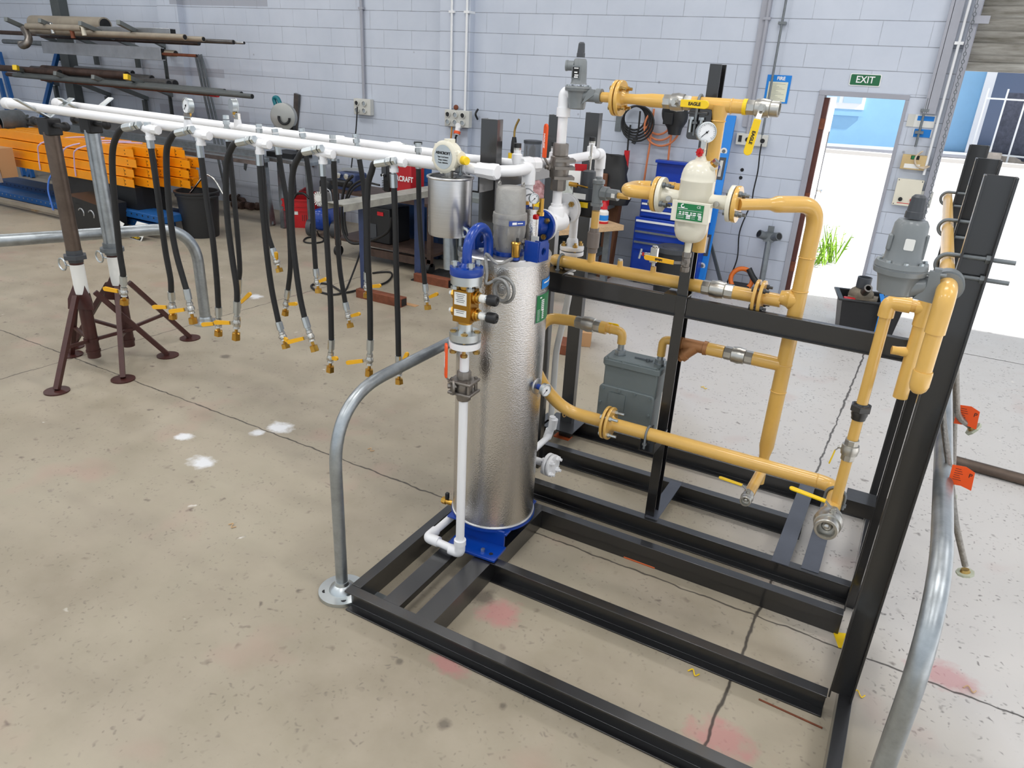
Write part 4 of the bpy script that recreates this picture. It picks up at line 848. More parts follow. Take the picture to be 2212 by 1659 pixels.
ZB = ay(2045, 628, 1.93).z; rbp = sz(V((XB, 2.0, ZB)), 17)
clz = ZB
part('outlet', MB().cyl((xr+20*k, YR, clz-.01), (XB-.03, YR+.02, clz), 24*k).prism([(-20*k, -30*k), (22*k, -34*k), (26*k, 0), (18*k, 34*k), (-2*k, 34*k), (0, 0)], (xr+58*k, YR-12*k, clz), X, Zv, -14*k).prism([(-8*k, 10*k), (4*k, 10*k), (6*k, 40*k), (-8*k, 40*k)], (XB-24*k, YR-10*k, clz), X, Zv, -20*k).cyl((xr+50*k, YR-8*k, clz+28*k), (XB-8*k, YR-8*k, clz+28*k), 4*k), 'gry', R2)
part('clamp_ring', MB().ring((XB, 1.97, ZB), (XB, 2.02, ZB), rbp*1.75, rbp*1.0).ring((XB, 1.975, ZB), (XB, 2.015, ZB), rbp*1.95, rbp*1.2), 'gry', R2)
BP = thing('gas_pipe', 'yellow pipe running back along the three right posts, elbowed down at the front', 'pipe', (XB, 2.0, 1.3))
ybk = 3.86
part('pipe', MB().cyl((XB, 1.93, ZB), (XB, ybk, ZB), rbp*.93, n=24), 'yel', BP)
part('elbow', MB().tube(fil([V((XB, 1.99, ZB)), V((XB, 1.915, ZB)), V((XB, 1.915, ZB-.1))], .045), rbp*1.2, 24), 'yel', BP)
zc0, zc1 = ay(2001, 806, 1.915).z, ay(1990, 850, 1.915).z
part('pipe', MB().cyl((XB, 1.915, ZB-.02), (XB, 1.915, zc0), rbp*1.02, n=24), 'yel', BP)
part('end_cap', MB().lathe((XB, 1.915, zc0), -Zv, [(-.004, rbp*1.15), (0, rbp*1.2), (zc0-zc1-.02, rbp*1.2), (zc0-zc1-.008, rbp*1.0), (zc0-zc1, rbp*.6), (zc0-zc1+.003, .001)], 24), 'yel', BP)
for yy, l in ((2.25, 'front right post'), (2.89, 'middle right post'), (3.72, 'rear right post')):
    ubolt('u bolt on the '+l+' around the yellow pipe', (XB, yy, ZB), Y, -X, rbp+.008, .006, .15, group='u bolts on the right posts')
# mid line: valve, meter, strainer
YM = 3.02
def pm(px, py): return ay(px, py, YM)
zm = (pm(1240, 695).z+pm(1330, 712).z)/2; zm2 = (pm(1440, 736).z+pm(1640, 775).z)/2
rm = sz(pm(1230, 690), 12)
xm = [pm(p, 695+(p-1240)*.18).x for p in (1185, 1244, 1300, 1347)]
ML = thing('gas_pipe', 'yellow pipe from behind the heater to the meter inlet', 'pipe', (xm[2], YM, zm))
part('pipe', MB().tube(fil([V((xm[0]-.02, YM-.12, zm-.12)), V((xm[0]+.0, YM-.03, zm)), V((xm[1]-.02, YM, zm)), V((xm[1]+.002, YM, zm))], .06), rm, 22), 'yel', ML)
xi = pm(1345, 720).x
part('reducer', MB().lathe((xm[2]-.005, YM, zm), X, [(0, rm*1.1), (.03, rm*1.1), (.031, rm*.72), (.05, rm*.72), (.051, rm*.95)], 20), 'yel', ML)
zme = pm(1342, 742).z
part('elbow', MB().tube(fil([V((xm[2]+.03, YM, zm)), V((xi, YM, zm)), V((xi, YM, zme))], .03, 6), rm*.78, 22), 'yel', ML)
ball_valve('nickel valve with yellow lever on the meter inlet pipe', (xm[1], YM, zm), (xm[2], YM, zm), rm*1.0, 'nick', Y, X, .13, .022, 'ylw', fat=1.25)
# the meter itself
xo = pm(1429, 760).x; ztop = pm(1380, 778).z; zbt = pm(1365, 925).z; zmid = pm(1365, 832).z
xL, xR_ = pm(1312, 790).x, pm(1437, 800).x; dM = .075
GM = thing('gas_meter', 'grey cast gas meter hanging between two yellow pipe elbows', 'gas meter', ((xL+xR_)/2, YM, zbt))
xc = (xL+xR_)/2; wM = xR_-xL
part('housing', MB().box((xc, YM, (zmid+ztop)/2-.01), (wM*.93, dM*1.7, ztop-zmid+.02)).bb((xL+wM*.06, YM-dM*.7, zbt), (xR_-wM*.06, YM+dM*.9, zmid+.03)), 'mgry', GM, bev=.008)
part('top_cover', MB().prism(rr(wM, dM*2, .02), (xc, YM, ztop-.03), X, Y, .03).prism(rr(wM*.9, dM*1.8, .02), (xc, YM, ztop-.005), X, Y, .012), 'mgry', GM, bev=.004)
fcv = part('front_cover', MB().prism(rr(wM*.97, zmid-zbt, .02), (xc-.008, YM-dM*.95, (zmid+zbt)/2), X, Zv, -.03), 'mgry', GM, bev=.005)
part('cover_panel', MB().prism(rr(wM*.3, (zmid-zbt)*.4, .008), (xc-wM*.18, YM-dM*.95-.003-.03+.03, zmid-(zmid-zbt)*.32), X, Zv, -.002).prism(rr(wM*.3, (zmid-zbt)*.4, .008), (xc-wM*.18, YM-dM*.95, zmid-(zmid-zbt)*.32), X, Zv, .004), 'mgry', fcv)
for fx_, fz_ in ((-.42, .92), (-.12, .95), (.16, .95), (.43, .92), (.44, .55), (.44, .2), (-.45, .6), (-.45, .2), (.43, .05), (-.3, .04), (0, .04)):
    q = V((xc-.008+wM*.97*fx_, YM-dM*.95, zbt+(zmid-zbt)*fz_)); part('cover_screw', MB().cyl(q+Y*.012, q-Y*.008, .007, n=12).hexa(q-Y*.008, q-Y*.012, .004), 'mgry', GM)
for fx_ in (-.44, -.15, .15, .44):
    q = V((xc+wM*fx_, YM-dM*.88, ztop)); part('cover_screw', MB().cyl(q-Zv*.034, q+Zv*.003, .007, n=12), 'mgry', GM)
part('vent_bar', MB().box((xc+wM*.12, YM-.0, ztop+.01), (wM*.3, .012, .01)).hexa((xc+wM*.2, YM-.01, ztop+.005), (xc+wM*.2, YM-.01, ztop+.022), .008), 'galvd', GM)
for xx in (xi, xo):
    zz_ = zme if xx == xi else pm(1427, 765).z
    part('swivel_nut', MB().cyl((xx, YM, ztop), (xx, YM, ztop+.012), .026, n=20).hexa((xx, YM, ztop+.01), (xx, YM, ztop+.03), .025).cyl((xx, YM, ztop+.03), (xx, YM, zz_+.004), .015, n=18), 'galv', GM)
# outlet elbow, strainer, valve to the vertical
xs0, xs1, xs2, xs3 = [pm(p, 740+(p-1430)*.21).x for p in (1466, 1526, 1564, 1625)]
OL = thing('gas_pipe', 'yellow elbow from the meter outlet toward the bronze strainer', 'pipe', (xo, YM, zm2))
part('elbow', MB().tube(fil([V((xo, YM, pm(1427, 768).z)), V((xo, YM, zm2)), V((xs0+.01, YM, zm2))], .03, 6), rm*.72, 22), 'yel', OL)
part('coupling', MB().lathe((xs0-.02, YM, zm2), X, [(0, rm*.95), (.012, rm*.95), (.014, rm*1.15), (.03, rm*1.15)], 8), 'yel', OL, ang=25)
SR = thing('y_strainer', 'bronze Y strainer in the yellow line right of the mid post', 'strainer', ((xs0+xs1)/2, YM, zm2))
dS = V((-.72, -.12, -.7)).normalized()
part('body', MB().lathe((xs0+.002, YM, zm2), X, [(0, rm*1.1), (.016, rm*1.15), (.018, rm*1.0), (xs1-xs0-.018, rm*1.0), (xs1-xs0-.016, rm*1.2), (xs1-xs0, rm*1.15)], 22), 'brz', SR)
q = V(((xs0+xs1)/2+.016, YM, zm2)); part('leg', MB().lathe(q, dS, [(0, rm*1.0), (.06, rm*1.02), (.062, rm*1.12), (.082, rm*1.12), (.085, rm*.8), (.098, rm*.8)], 22), 'brz', SR)
part('pipe', MB().lathe((xs1-.002, YM, zm2), X, [(0, rm*1.0), (.012, rm*1.06), (xs2-xs1-.006, rm*1.06), (xs2-xs1, rm)], 22), 'yel', OL)
ball_valve('nickel valve with yellow lever between strainer and vertical pipe', (xs2, YM, zm2), (xs3, YM, zm2), rm*1.02, 'nick', Y, X, .13, .022, 'ylw', fat=1.25)
part('branch', MB().cyl((xs3, YM, zm2), (xbv, YM, zm2), rm*1.1, n=22), 'yel', BV)
# small relief regulator on its own riser
q = pb2(1276, 578); kx = q.x; rk = sz(q, 8.5)
SV = thing('gas_pipe', 'short yellow riser with brown union left of the tool chest', 'pipe', (kx, YB, zh))
part('pipe', MB().cyl((kx, YB, zh), (kx, YB, pb2(1283, 455).z), rk, n=18), 'yel', SV)
z0_, z1_ = pb2(1278, 545).z, pb2(1281, 492).z
part('union', MB().lathe((kx, YB, z0_), Zv, [(0, rk*1.25), (.02, rk*1.3), (.024, rk*1.55), (z1_-z0_-.02, rk*1.6), (z1_-z0_-.018, rk*1.2), (z1_-z0_, rk*1.2)], 18), mat('grey_union', (128, 118, 112), .5, .2), SV)
RVx = thing('relief_regulator', 'dark grey slim relief regulator with rod, above the short yellow riser', 'regulator', (kx, YB, pb2(1284, 440).z))
zz_ = [pb2(*p).z for p in ((1284, 444), (1286, 390), (1288, 367))]
part('body', MB().lathe((kx, YB, zz_[0]), Zv, [(0, rk*1.5), (.012, rk*1.55), (.014, rk*1.3), (zz_[1]-zz_[0]-.014, rk*1.3), (zz_[1]-zz_[0]-.01, rk*1.5), (zz_[1]-zz_[0]+.004, rk*1.5), (zz_[1]-zz_[0]+.01, rk*.8), (zz_[1]-zz_[0]+.018, rk*.8)], 22), 'gry', RVx)
zo = pb2(1300, 417).z
part('outlet', MB().lathe((kx, YB, zo), V((1, -.1, 0)), [(0, rk*1.0), (.02, rk*1.1), (.022, rk*1.7), (.05, rk*1.7), (.052, rk*1.35), (.1, rk*1.35)], 8, ph=.4), 'gry', RVx, ang=25)
part('hex_nipple', MB().cyl((kx+.095, YB-.01, zo), (pb2(1362, 428).x, YB-.015, zo+.002), rk*.75, n=6), 'yel', RVx, ang=20)
part('tag', MB().box((kx+.085, YB-.012-rk*1.35, zo), (.016, .002, .018)), 'paper', RVx)
bx = ay(1268, 410, YB+.06)
SO = thing('shut_off_valve', 'dark slam-shut unit with tapered bonnet and yellow caution tag', 'valve', (bx.x, YB+.07, 1.2))
zt_ = [ay(p, q, YB+.07).z for p, q in ((1274, 368), (1270, 404), (1268, 430), (1262, 466))]
part('bonnet', MB().lathe((bx.x, YB+.07, zt_[1]), Zv, [(0, .036), (zt_[0]-zt_[1]-.004, .029), (zt_[0]-zt_[1], .02)], 24), 'dgry', SO)
part('adjuster', MB().cyl((bx.x, YB+.07, zt_[0]), (bx.x, YB+.07, zt_[0]+.11), .0055, n=10).hexa((bx.x, YB+.07, zt_[0]+.05), (bx.x, YB+.07, zt_[0]+.06), .01), 'chr', SO)
part('body', MB().cyl((bx.x-.01, YB+.07, zt_[2]), (bx.x-.01, YB+.07, zt_[1]), .058, n=28), 'dgry', SO); part('block', MB().box((bx.x-.015, YB+.08, (zt_[2]+zt_[3])/2), (.12, .1, zt_[2]-zt_[3])), 'blkm', SO, bev=.008)
part('label', MB().box((bx.x-.012, YB+.008, (zt_[1]+zt_[2])/2-.008), (.06, .003, .024)), 'paper', SO); part('caution_tag', MB().box((bx.x+.0, YB+.026, zt_[2]-.02), (.05, .003, .024)), 'ylw', SO)
part('brass_nipple', MB().hexa((bx.x-.07, YB+.02, zt_[1]+.012), (bx.x-.03, YB+.02, zt_[1]+.01), .011).cyl((bx.x-.03, YB+.02, zt_[1]+.01), (bx.x+.02, YB+.02, zt_[1]+.005), .004), 'brs', SO)
# white flanged drop behind the tank
q = ay(1235, 540, 3.2); kq = sz(q, 1)
WD = thing('flanged_pipe', 'white pipe with horizontal white flange pair behind the yellow header', 'pipe', q-Zv*.3)
part('pipe', MB().cyl((q.x, 3.2, q.z), (q.x, 3.2, ay(1245, 450, 3.2).z), 9*kq).lathe((q.x, 3.2, q.z+9*kq), Zv, [(0, 14*kq), (14*kq, 12*kq), (18*kq, 9*kq)], 20), 'wht', WD)
joint(WD, (q.x, 3.2, q.z), Zv, 26*kq, 8*kq, 'wht', 'wht', 4, 5.5*kq, 'yzn', 9*kq, 0, gap=3*kq, stick=.01)
part('pipe', MB().cyl((q.x, 3.2, q.z), (q.x, 3.2, q.z-45*kq), 13*kq), 'hosew', WD)
WH = solo('drain_hose', 'white hose hanging behind the silver heater beside a black post', 'hose', MB().tube(spl([ay(*p, 3.25) for p in ((1232, 590), (1228, 640), (1215, 700), (1202, 760), (1196, 830), (1190, 905))]), .017, 14), 'hosew')
b = MB().tube(fil([ay(1194, 900, 3.2), ay(1188, 940, 3.2), ay(1150, 975, 3.0)], .03), .017, 14).cyl(ay(1197, 905, 3.2), ay(1193, 925, 3.2), .022).cyl(ay(1188, 928, 3.2), ay(1182, 945, 3.2), .023)
solo('drain_pipe', 'white elbowed drain pipe low behind the silver heater', 'pipe', b, 'wht')
q = az(1190, 1005, .12); q = ay(1185, 1003, 2.72); kq = sz(q, 1)
DF = thing('flange_stub', 'white flanged stub with white bolts low on the right of the heater', 'flange', q)
part('pipe', MB().cyl(q-X*.16, q, 8*kq), 'wht', DF); joint(DF, q+X*.01, V((1, -.1, 0)), 25*kq, 7*kq, 'wht', 'wht', 4, 6*kq, 'wht', 8*kq, 0, gap=3*kq, stick=.012)
# ================= white pipe at the front of the heater with brass valve block =================
wb0 = az(987, 1190, .135); YW = wb0.y
def pw(px, py): return ay(px, py, YW)
XW = (pw(1004, 742).x+pw(994, 1165).x)/2; rw = sz(pw(1000, 900), 10)
WP = thing('water_pipe', 'white vertical pipe in front of the silver heater, elbowed at the skid', 'pipe', (XW, YW, .1))
e2 = az(925, 1160, .135); zW = .135
part('pipe', MB().cyl((XW, YW, zW), (XW, YW, pw(1003, 752).z), rw, n=24), 'wht', WP)
e2 = V((e2.x, YW+.01, zW)); e3 = V((e2.x+.0, 2.42, zW))
part('pipe', MB().tube([V((XW, YW, zW)), e2], rw*.95, 20).tube([e2, e3, ], rw*.95, 20).tube([e3, V((XW-.1, 2.46, zW+.02))], rw*.95, 20), 'wht', WP)
part('elbow', MB().tube(fil([V((XW, YW, zW+.06)), V((XW, YW, zW-.004)), V((XW-.05, YW, zW-.004))], .02), rw*1.28, 22), 'wht', WP)
part('elbow', MB().tube(fil([e2+X*.06, e2, e2+Y*.06], .02), rw*1.28, 22), 'wht', WP); part('collar', MB().cyl((XW, YW, zW+.04), (XW, YW, zW+.065), rw*1.42, n=24), 'wht', WP)
zf = [pw(1004, y).z for y in (576, 592, 611, 622, 692, 703, 716, 731, 735, 748)]
KW = sz(pw(1004, 640), 1)
part('flange', MB().lathe((XW, YW, zf[9]), Zv, [(0, 35*KW), (zf[8]-zf[9], 36*KW)], 36), 'wht', WP)
VBk = thing('valve_block', 'square brass double valve block with black capped side valves and steel flanges', 'valve block', (XW, YW, zf[7]))
part('flange', MB().lathe((XW, YW, zf[7]), Zv, [(0, 35*KW), (zf[6]-zf[7], 35*KW), (zf[6]-zf[7]+.001, 17*KW), (zf[5]-zf[7]+.01, 16*KW)], 36), 'zinc', VBk)
part('flange', MB().lathe((XW, YW, zf[2]), Zv, [(-14*KW, 15*KW), (0, 16*KW), (.001, 34*KW), (zf[1]-zf[2], 34*KW)], 36), 'zinc', VBk)
part('neck', MB().cyl((XW, YW, zf[4]-8*KW), (XW, YW, zf[3]+8*KW), 16*KW, n=24), 'brs', VBk)
Rz = Matrix.Rotation(RAD(3), 3, 'Z'); bx_ = Rz @ X; by_ = Rz @ Y
zc = (zf[3]+zf[4])/2; hB = zf[3]-zf[4]
blk_ = part('block', MB().box((XW, YW, zc), (44*KW, 40*KW, hB), Rz), 'brsd', VBk, bev=2*KW)
for dz, h_ in ((.24, .38), (-.2, .2)):
    fp_ = V((XW, YW, zc+hB*dz))-by_*20.6*KW-bx_*2*KW
    o_ = part('data_plate', MB().box(fp_, (30*KW, 1*KW, hB*h_), Rz), 'paper', VBk)
    tb = MB()
    for i in range(int(h_*14)): tb.box(fp_-by_*.7*KW+Zv*(hB*h_*(.35-.8*i/(h_*14))), ((22-(i % 3)*4)*KW, .5*KW, .9*KW), Rz)
    part('print', tb, 'ink', o_)
for dz in (.28, -.25):
    c_ = V((XW, YW, zc+hB*dz)); sd = bx_
    part('port_nut', MB().lathe(c_+sd*20*KW, sd, [(0, 15*KW), (8*KW, 15*KW), (8.2*KW, 12*KW), (14*KW, 12*KW)], 20), 'brs', VBk)
    part('stem_tube', MB().cyl(c_+sd*30*KW, c_+sd*56*KW, 8.5*KW, n=20), 'zinc', VBk)
    part('tube_label', MB().lathe(c_+sd*36*KW, sd, [(0, 8.8*KW), (14*KW, 8.8*KW)], 20, False), 'paper', VBk)
    part('black_cap', MB().lathe(c_+sd*54*KW, sd, [(0, 11.5*KW), (4*KW, 12*KW), (18*KW, 12*KW), (22*KW, 10*KW), (22.3*KW, 6*KW), (20*KW, 5*KW)], 20), 'plas', VBk)
    part('port_nut', MB().hexa(c_-sd*20*KW, c_-sd*32*KW, 11*KW), 'brs', VBk); part('plug', MB().cyl(c_-sd*32*KW, c_-sd*40*KW, 5*KW, n=14), 'paper', VBk)
for k in range(4):
    a = .5+pi/2*k; q = V((XW+26*KW*cos(a), YW+26*KW*sin(a), zf[9]-10*KW)); bolt(VBk, q, Zv, 40*KW, 8*KW, 'yzn', .002)
# blue U bend over to the lid
UB = thing('u_bend', 'glossy blue U-bend pipe with flange, from valve block to heater lid', 'pipe bend', (XW, YW, zf[1]))
flange(UB, (XW, YW, zf[1]+.001), Zv, 36*KW, zf[0]-zf[1]+1*KW, 'blu')
part('hub', MB().lathe((XW, YW, zf[0]), Zv, [(0, 20*KW), (6*KW, 14*KW), (9*KW, 11*KW)], 24), 'blu', UB)
le = az(1055, 553, TZ1+.007); zu = pw(1030, 503).z
A_ = V((XW, YW, zf[0])); n = 16; hw = (V((le.x, le.y, 0))-V((XW, YW, 0)))/2; mc = V((XW, YW, 0))+hw
RU_ = hw.length; zs_ = zu-RU_
part('pipe', MB().tube([A_]+[V((mc.x-hw.x*cos(pi*i/n), mc.y-hw.y*cos(pi*i/n), zs_+RU_*sin(pi*i/n))) for i in range(n+1)]+[le], 10.5*KW, 24), 'blu', UB)
for k in range(4):
    a = .9+pi/2*k; q = V((XW+26*KW*cos(a), YW+26*KW*sin(a), zf[1]-(zf[1]-zf[2])-4*KW)); bolt(UB, q, Zv, zf[0]-zf[2]+10*KW, 8.5*KW, 'zinc', .002)
ball_valve('stainless ball valve with upright orange lever low on the front white pipe', (XW, YW, pw(998, 862).z), (XW, YW, pw(1000, 800).z), rw*1.45, 'sst', V((-.75, -.66, 0)), Zv, .175, .034, 'org', fat=1.25, txt='ZIPSON', tm='wink')
vq = V((XW, YW, pw(999, 832).z))
o_ = bpy.data.objects['ball_valve']
SVb = [o for o in bpy.data.objects if o.get('label', '').startswith('stainless ball valve with upright orange lever low')][0]
part('bolt_flange', MB().box(vq+Zv*.022, (.1, .085, .012), Rz).box(vq-Zv*.024, (.1, .085, .012), Rz), 'sst', SVb, bev=.004)
for sx in (-.036, .036):
    for sy in (-.03, .03): part('body_bolt', MB().hexa(vq+Rz @ V((sx, sy, 0))-Zv*.034, vq+Rz @ V((sx, sy, 0))+Zv*.034, .007), 'sst', SVb)
part('stem_plate', MB().cyl(vq+V((-.75, -.66, 0))*.04, vq+V((-.75, -.66, 0))*.048, .036, n=20), 'sst', SVb)
# coiled conduit lead
cq = pw(1056, 640)+Y*.08
lead = [le+V((.02, -.05, .02)), ay(1052, 590, YW+.08), ay(1050, 612, YW+.06)]+[cq+V(((.036+.008*sin(a*.37))*cos(a), 0, (.042+.008*sin(a*.37))*sin(a)))-Y*(.0022*a) for a in [2.4-i*.5 for i in range(40)]]
solo('sensor_conduit', 'coiled grey armoured lead hanging on the silver heater front', 'cable', MB().tube(spl([az(1112, 556, TZ1+.012), az(1075, 570, TZ1+.02)]+lead, 4), .0062, 10), mat('armoured_lead', (158, 158, 156), .45, .4, .2, 60, .5, 300))
dv = az(966, 1083, .16)
DV = thing('drain_cock', 'small brass drain cock with black tap at the heater foot', 'drain valve', dv)
kd_ = sz(dv, 1)
part('body', MB().cyl(dv-X*10*kd_, dv+X*24*kd_, 6*kd_, n=14).hexa(dv-X*12*kd_, dv-X*2*kd_, 8*kd_), 'brs', DV); part('tap', MB().box(dv+Zv*14*kd_, (8*kd_, 8*kd_, 16*kd_)), 'plas', DV, bev=2*kd_)
# ================= long white headers on the roller stands =================
ZH = 1.69
def onl(px, py): return az(px, py, ZH)
hA, hB = onl(40, 231), onl(1010, 363); hA2 = onl(15, 223)
gA, gB = onl(150, 231), onl(1000, 342)
rH = sz(onl(500, 289), 11)
def header(label, a, b, end):
    a = V(a); b = V(b); d = (b-a).normalized(); t = thing('header_pipe', label, 'header pipe', (a+b)/2)
    part('pipe', MB().cyl(a, b, rH, n=24), 'wht', t)
    part('end_cap', MB().lathe(a-d*.02, d, [(-.012, rH*.5), (0, rH*1.15), (.01, rH*1.4), (.07, rH*1.4), (.075, rH)], 24), 'wht', t)
    return t, d
H1, d1 = header('front long white header pipe with hose tees', hA2, hB, None)
H2, d2 = header('rear long white header pipe with pressure gauges', onl(124, 224), gB, None)
def lerp_x(a, d, x): a = V(a); return a+d*((x-a.x)/d.x)
# right hand ends: union, turn back along the rail, drop
h1e = lerp_x(hA2, d1, onl(1095, 366).x*0-1.43)
part('pipe', MB().tube(fil([hB-d1*.01, h1e, V((h1e.x+.06, h1e.y+.08, ZH)), V((-1.37, 2.62, ZH)), V((-1.37, 2.62, 1.40))], .03), rH*.86, 20), 'wht', H1)
part('union', MB().lathe(h1e-d1*.055, d1, [(0, rH*1.15), (.008, rH*1.12), (.04, rH*1.15), (.06, rH*1.25), (.085, rH*1.25), (.09, rH*1.05)], 8, ph=.4), 'wht', H1, ang=25)
part('elbow', MB().tube(fil([V((-1.385, 2.59, ZH)), V((-1.37, 2.62, ZH)), V((-1.37, 2.62, ZH-.06))], .02), rH*1.1, 20), 'wht', H1)
g2 = onl(1118, 355); g3 = onl(1170, 350)
part('pipe', MB().tube(fil([gB-d2*.01, g2, V((-1.40, 2.86, ZH)), V((-1.40, 3.42, ZH)), V((-1.40, 3.42, 1.3))], .03), rH*.8, 20), 'wht', H2)
part('union', MB().lathe(g2+d2*.02, V((.3, .6, 0)), [(0, rH*1.1), (.006, rH*1.3), (.045, rH*1.35), (.05, rH*1.2), (.085, rH*1.2), (.09, rH)], 8, ph=.4), 'wht', H2, ang=25)
part('elbow', MB().tube(fil([V((-1.40, 3.36, ZH)), V((-1.40, 3.42, ZH)), V((-1.40, 3.42, ZH-.07))], .02), rH*1.05, 20), 'wht', H2)
for x_, y_, l in ((-1.47, 2.70, 'left'), (-1.40, 2.90, 'middle'), (-1.40, 3.30, 'right')):
    t = thing('vent_stub', l+' white stub with black cap on the rear header', 'vent', (x_, y_, ZH))
    part('stub', MB().lathe((x_, y_, ZH), Zv, [(0, rH*.95), (rH*1.6, rH*.85), (rH*1.7, rH*.6), (rH*2.3, rH*.6)], 18), 'wht', t); part('hose_nut', MB().hexa((x_, y_, ZH+rH*2.2), (x_, y_, ZH+rH*2.6), rH*.62), 'nick', t)
    part('cap', MB().cyl((x_, y_, ZH+rH*2.6), (x_, y_, ZH+rH*3.3), rH*.62, n=18), 'plas', t)
ubolt('u bolt holding the front white header to the grey rail', (-1.55, lerp_x(hA2, d1, -1.55).y, ZH), X, Zv, rH+.006, .005, .03)
rt2 = V((-1.385, 3.13, ZH)); solo('red_tag', 'small red and white tag on the white pipe behind the riser valve', 'tag', MB().box((-1.36, 3.1, ZH-.035), (.055, .003, .03), Matrix.Rotation(.5, 3, 'Z')), 'rink')
# explosion-proof switch hanging from the front header over the silver can
cs = ay(970, 338, 2.40); ks = sz(cs, 1); fd = V((-.12, -.99, 0)).normalized(); sd_ = V((.99, -.12, 0))
SW = thing('pressure_switch', 'round white pressure switch head with yellow plug above the brushed can', 'pressure switch', cs)
part('housing', MB().lathe(cs-fd*14*ks, fd, [(0, 26*ks), (4*ks, 30*ks), (22*ks, 31*ks), (23*ks, 33*ks), (31*ks, 34*ks), (33*ks, 30*ks), (33.2*ks, 26*ks)], 40).cyl(cs+Zv*20*ks-fd*2*ks, cs+Zv*36*ks-fd*2*ks, 12*ks), 'crm', SW)
lb = part('face_plate', MB().lathe(cs+fd*19*ks, fd, [(0, 25*ks), (.8*ks, 25*ks)], 36), 'zinc', SW)
text('ASHCROFT', lb, cs+fd*20.2*ks+Zv*8*ks, sd_, Zv, 8*ks, 'ink', bold=.0004)
for i, (tx_, zz_) in enumerate((('Type: Level Switch', 0), ('Range: Ambient', -6), ('Code: 1400 KPA', -12))): text(tx_, lb, cs+fd*20.2*ks+Zv*zz_*ks, sd_, Zv, 4*ks, 'ink')
for k in range(6): a = k*pi/3+.3; part('lug', MB().box(cs+fd*14*ks+(sd_*cos(a)+Zv*sin(a))*33*ks, (6*ks, 6*ks, 6*ks)), 'crm', SW)
part('side_port', MB().lathe(cs+sd_*22*ks, sd_, [(0, 16*ks), (8*ks, 16*ks), (9*ks, 14*ks), (14*ks, 14*ks)], 24), 'crm', SW)
part('yellow_plug', MB().lathe(cs+sd_*30*ks-fd*4*ks-Zv*4*ks, V((.93, -.36, 0)), [(0, 9*ks), (18*ks, 9*ks), (19*ks, 8*ks), (22*ks, 8*ks)], 24), 'ylw', SW)
part('stem', MB().cyl(cs-Zv*30*ks, cs-Zv*50*ks, 10*ks).box(cs-Zv*45*ks, (26*ks, 20*ks, 4*ks)), 'nick', SW)
ct = ay(973, 382, 2.40); cb_ = ay(968, 505, 2.40); cR = sz(ct, 49)
CN = thing('float_chamber', 'brushed aluminium open can below the white switch head', 'canister', cb_)
part('can', MB().lathe(V((ct.x, 2.40, cb_.z)), Zv, [(0, cR*.3), (0, cR*.93), (.01, cR*.97), (ct.z-cb_.z, cR*.99), (ct.z-cb_.z, cR*.93), (ct.z-cb_.z-.04, cR*.93), (ct.z-cb_.z-.04, .001)], 64, False), 'brush', CN)
part('rim', MB().torus((ct.x, 2.40, ct.z), Zv, cR*1.0, .005, 64, 8), 'lid', CN)
part('drain_ring', MB().torus((ct.x+cR*.95, 2.38, cb_.z+.02), Y, .016, .006, 18, 8), 'zinc', CN)
part('support_tube', MB().cyl((ct.x+.005, 2.40, ay(972, 570, 2.4).z-.02), (ct.x, 2.40, cb_.z+.002), .026, n=20), 'galv', CN)
part('support_tube', MB().cyl((ct.x+.035, 2.43, ay(982, 560, 2.4).z-.1), (ct.x+.035, 2.43, cb_.z+.002), .016, n=20), 'galv', CN)
# pressure gauges on the rear header
for px, py, fx_, lb_ in ((401, 228, V((-.25, -.96, .05)), 'left pressure gauge on the rear white header, dial showing'), (510, 228, V((.35, .93, 0)), 'right pressure gauge on the rear white header, back showing')):
    q = lerp_x(gA, d2, 0); yy = lerp_x(onl(124, 224), d2, onl(px, 280).x).y
    if lb_[0] == 'l': yy = lerp_x(hA2, d1, onl(px, 280).x).y
    c_ = ay(px, py, yy); kk = sz(c_, 1)
    g = gauge(lb_, c_, fx_, 17*kk if lb_[0] == 'l' else 15*kk, 12*kk, -Zv, 10*kk)
    zb_ = ZH+rH
    part('gauge_cock', MB().cyl((c_.x, c_.y, zb_-.01), (c_.x, c_.y, c_.z-15*kk), 5*kk, n=14).hexa((c_.x, c_.y, zb_+8*kk), (c_.x, c_.y, zb_+20*kk), 7*kk), 'chr' if lb_[0] == 'r' else 'sst', g)
    part('cock_lever', MB().bar((c_.x, c_.y-6*kk, zb_+14*kk), (c_.x+22*kk*(1 if lb_[0] == 'l' else -.4), c_.y-8*kk, zb_+(14 if lb_[0] == 'l' else 30)*kk), 4*kk, 2*kk), 'zinc', g)
    part('brass_neck', MB().hexa((c_.x, c_.y, c_.z-26*kk), (c_.x, c_.y, c_.z-20*kk), 6*kk), 'brs', g); part('socket', MB().lathe((c_.x, c_.y, ZH), Zv, [(0, rH*.9), (rH*1.4, rH*.75), (rH*1.8, rH*.7)], 18), 'wht', g)
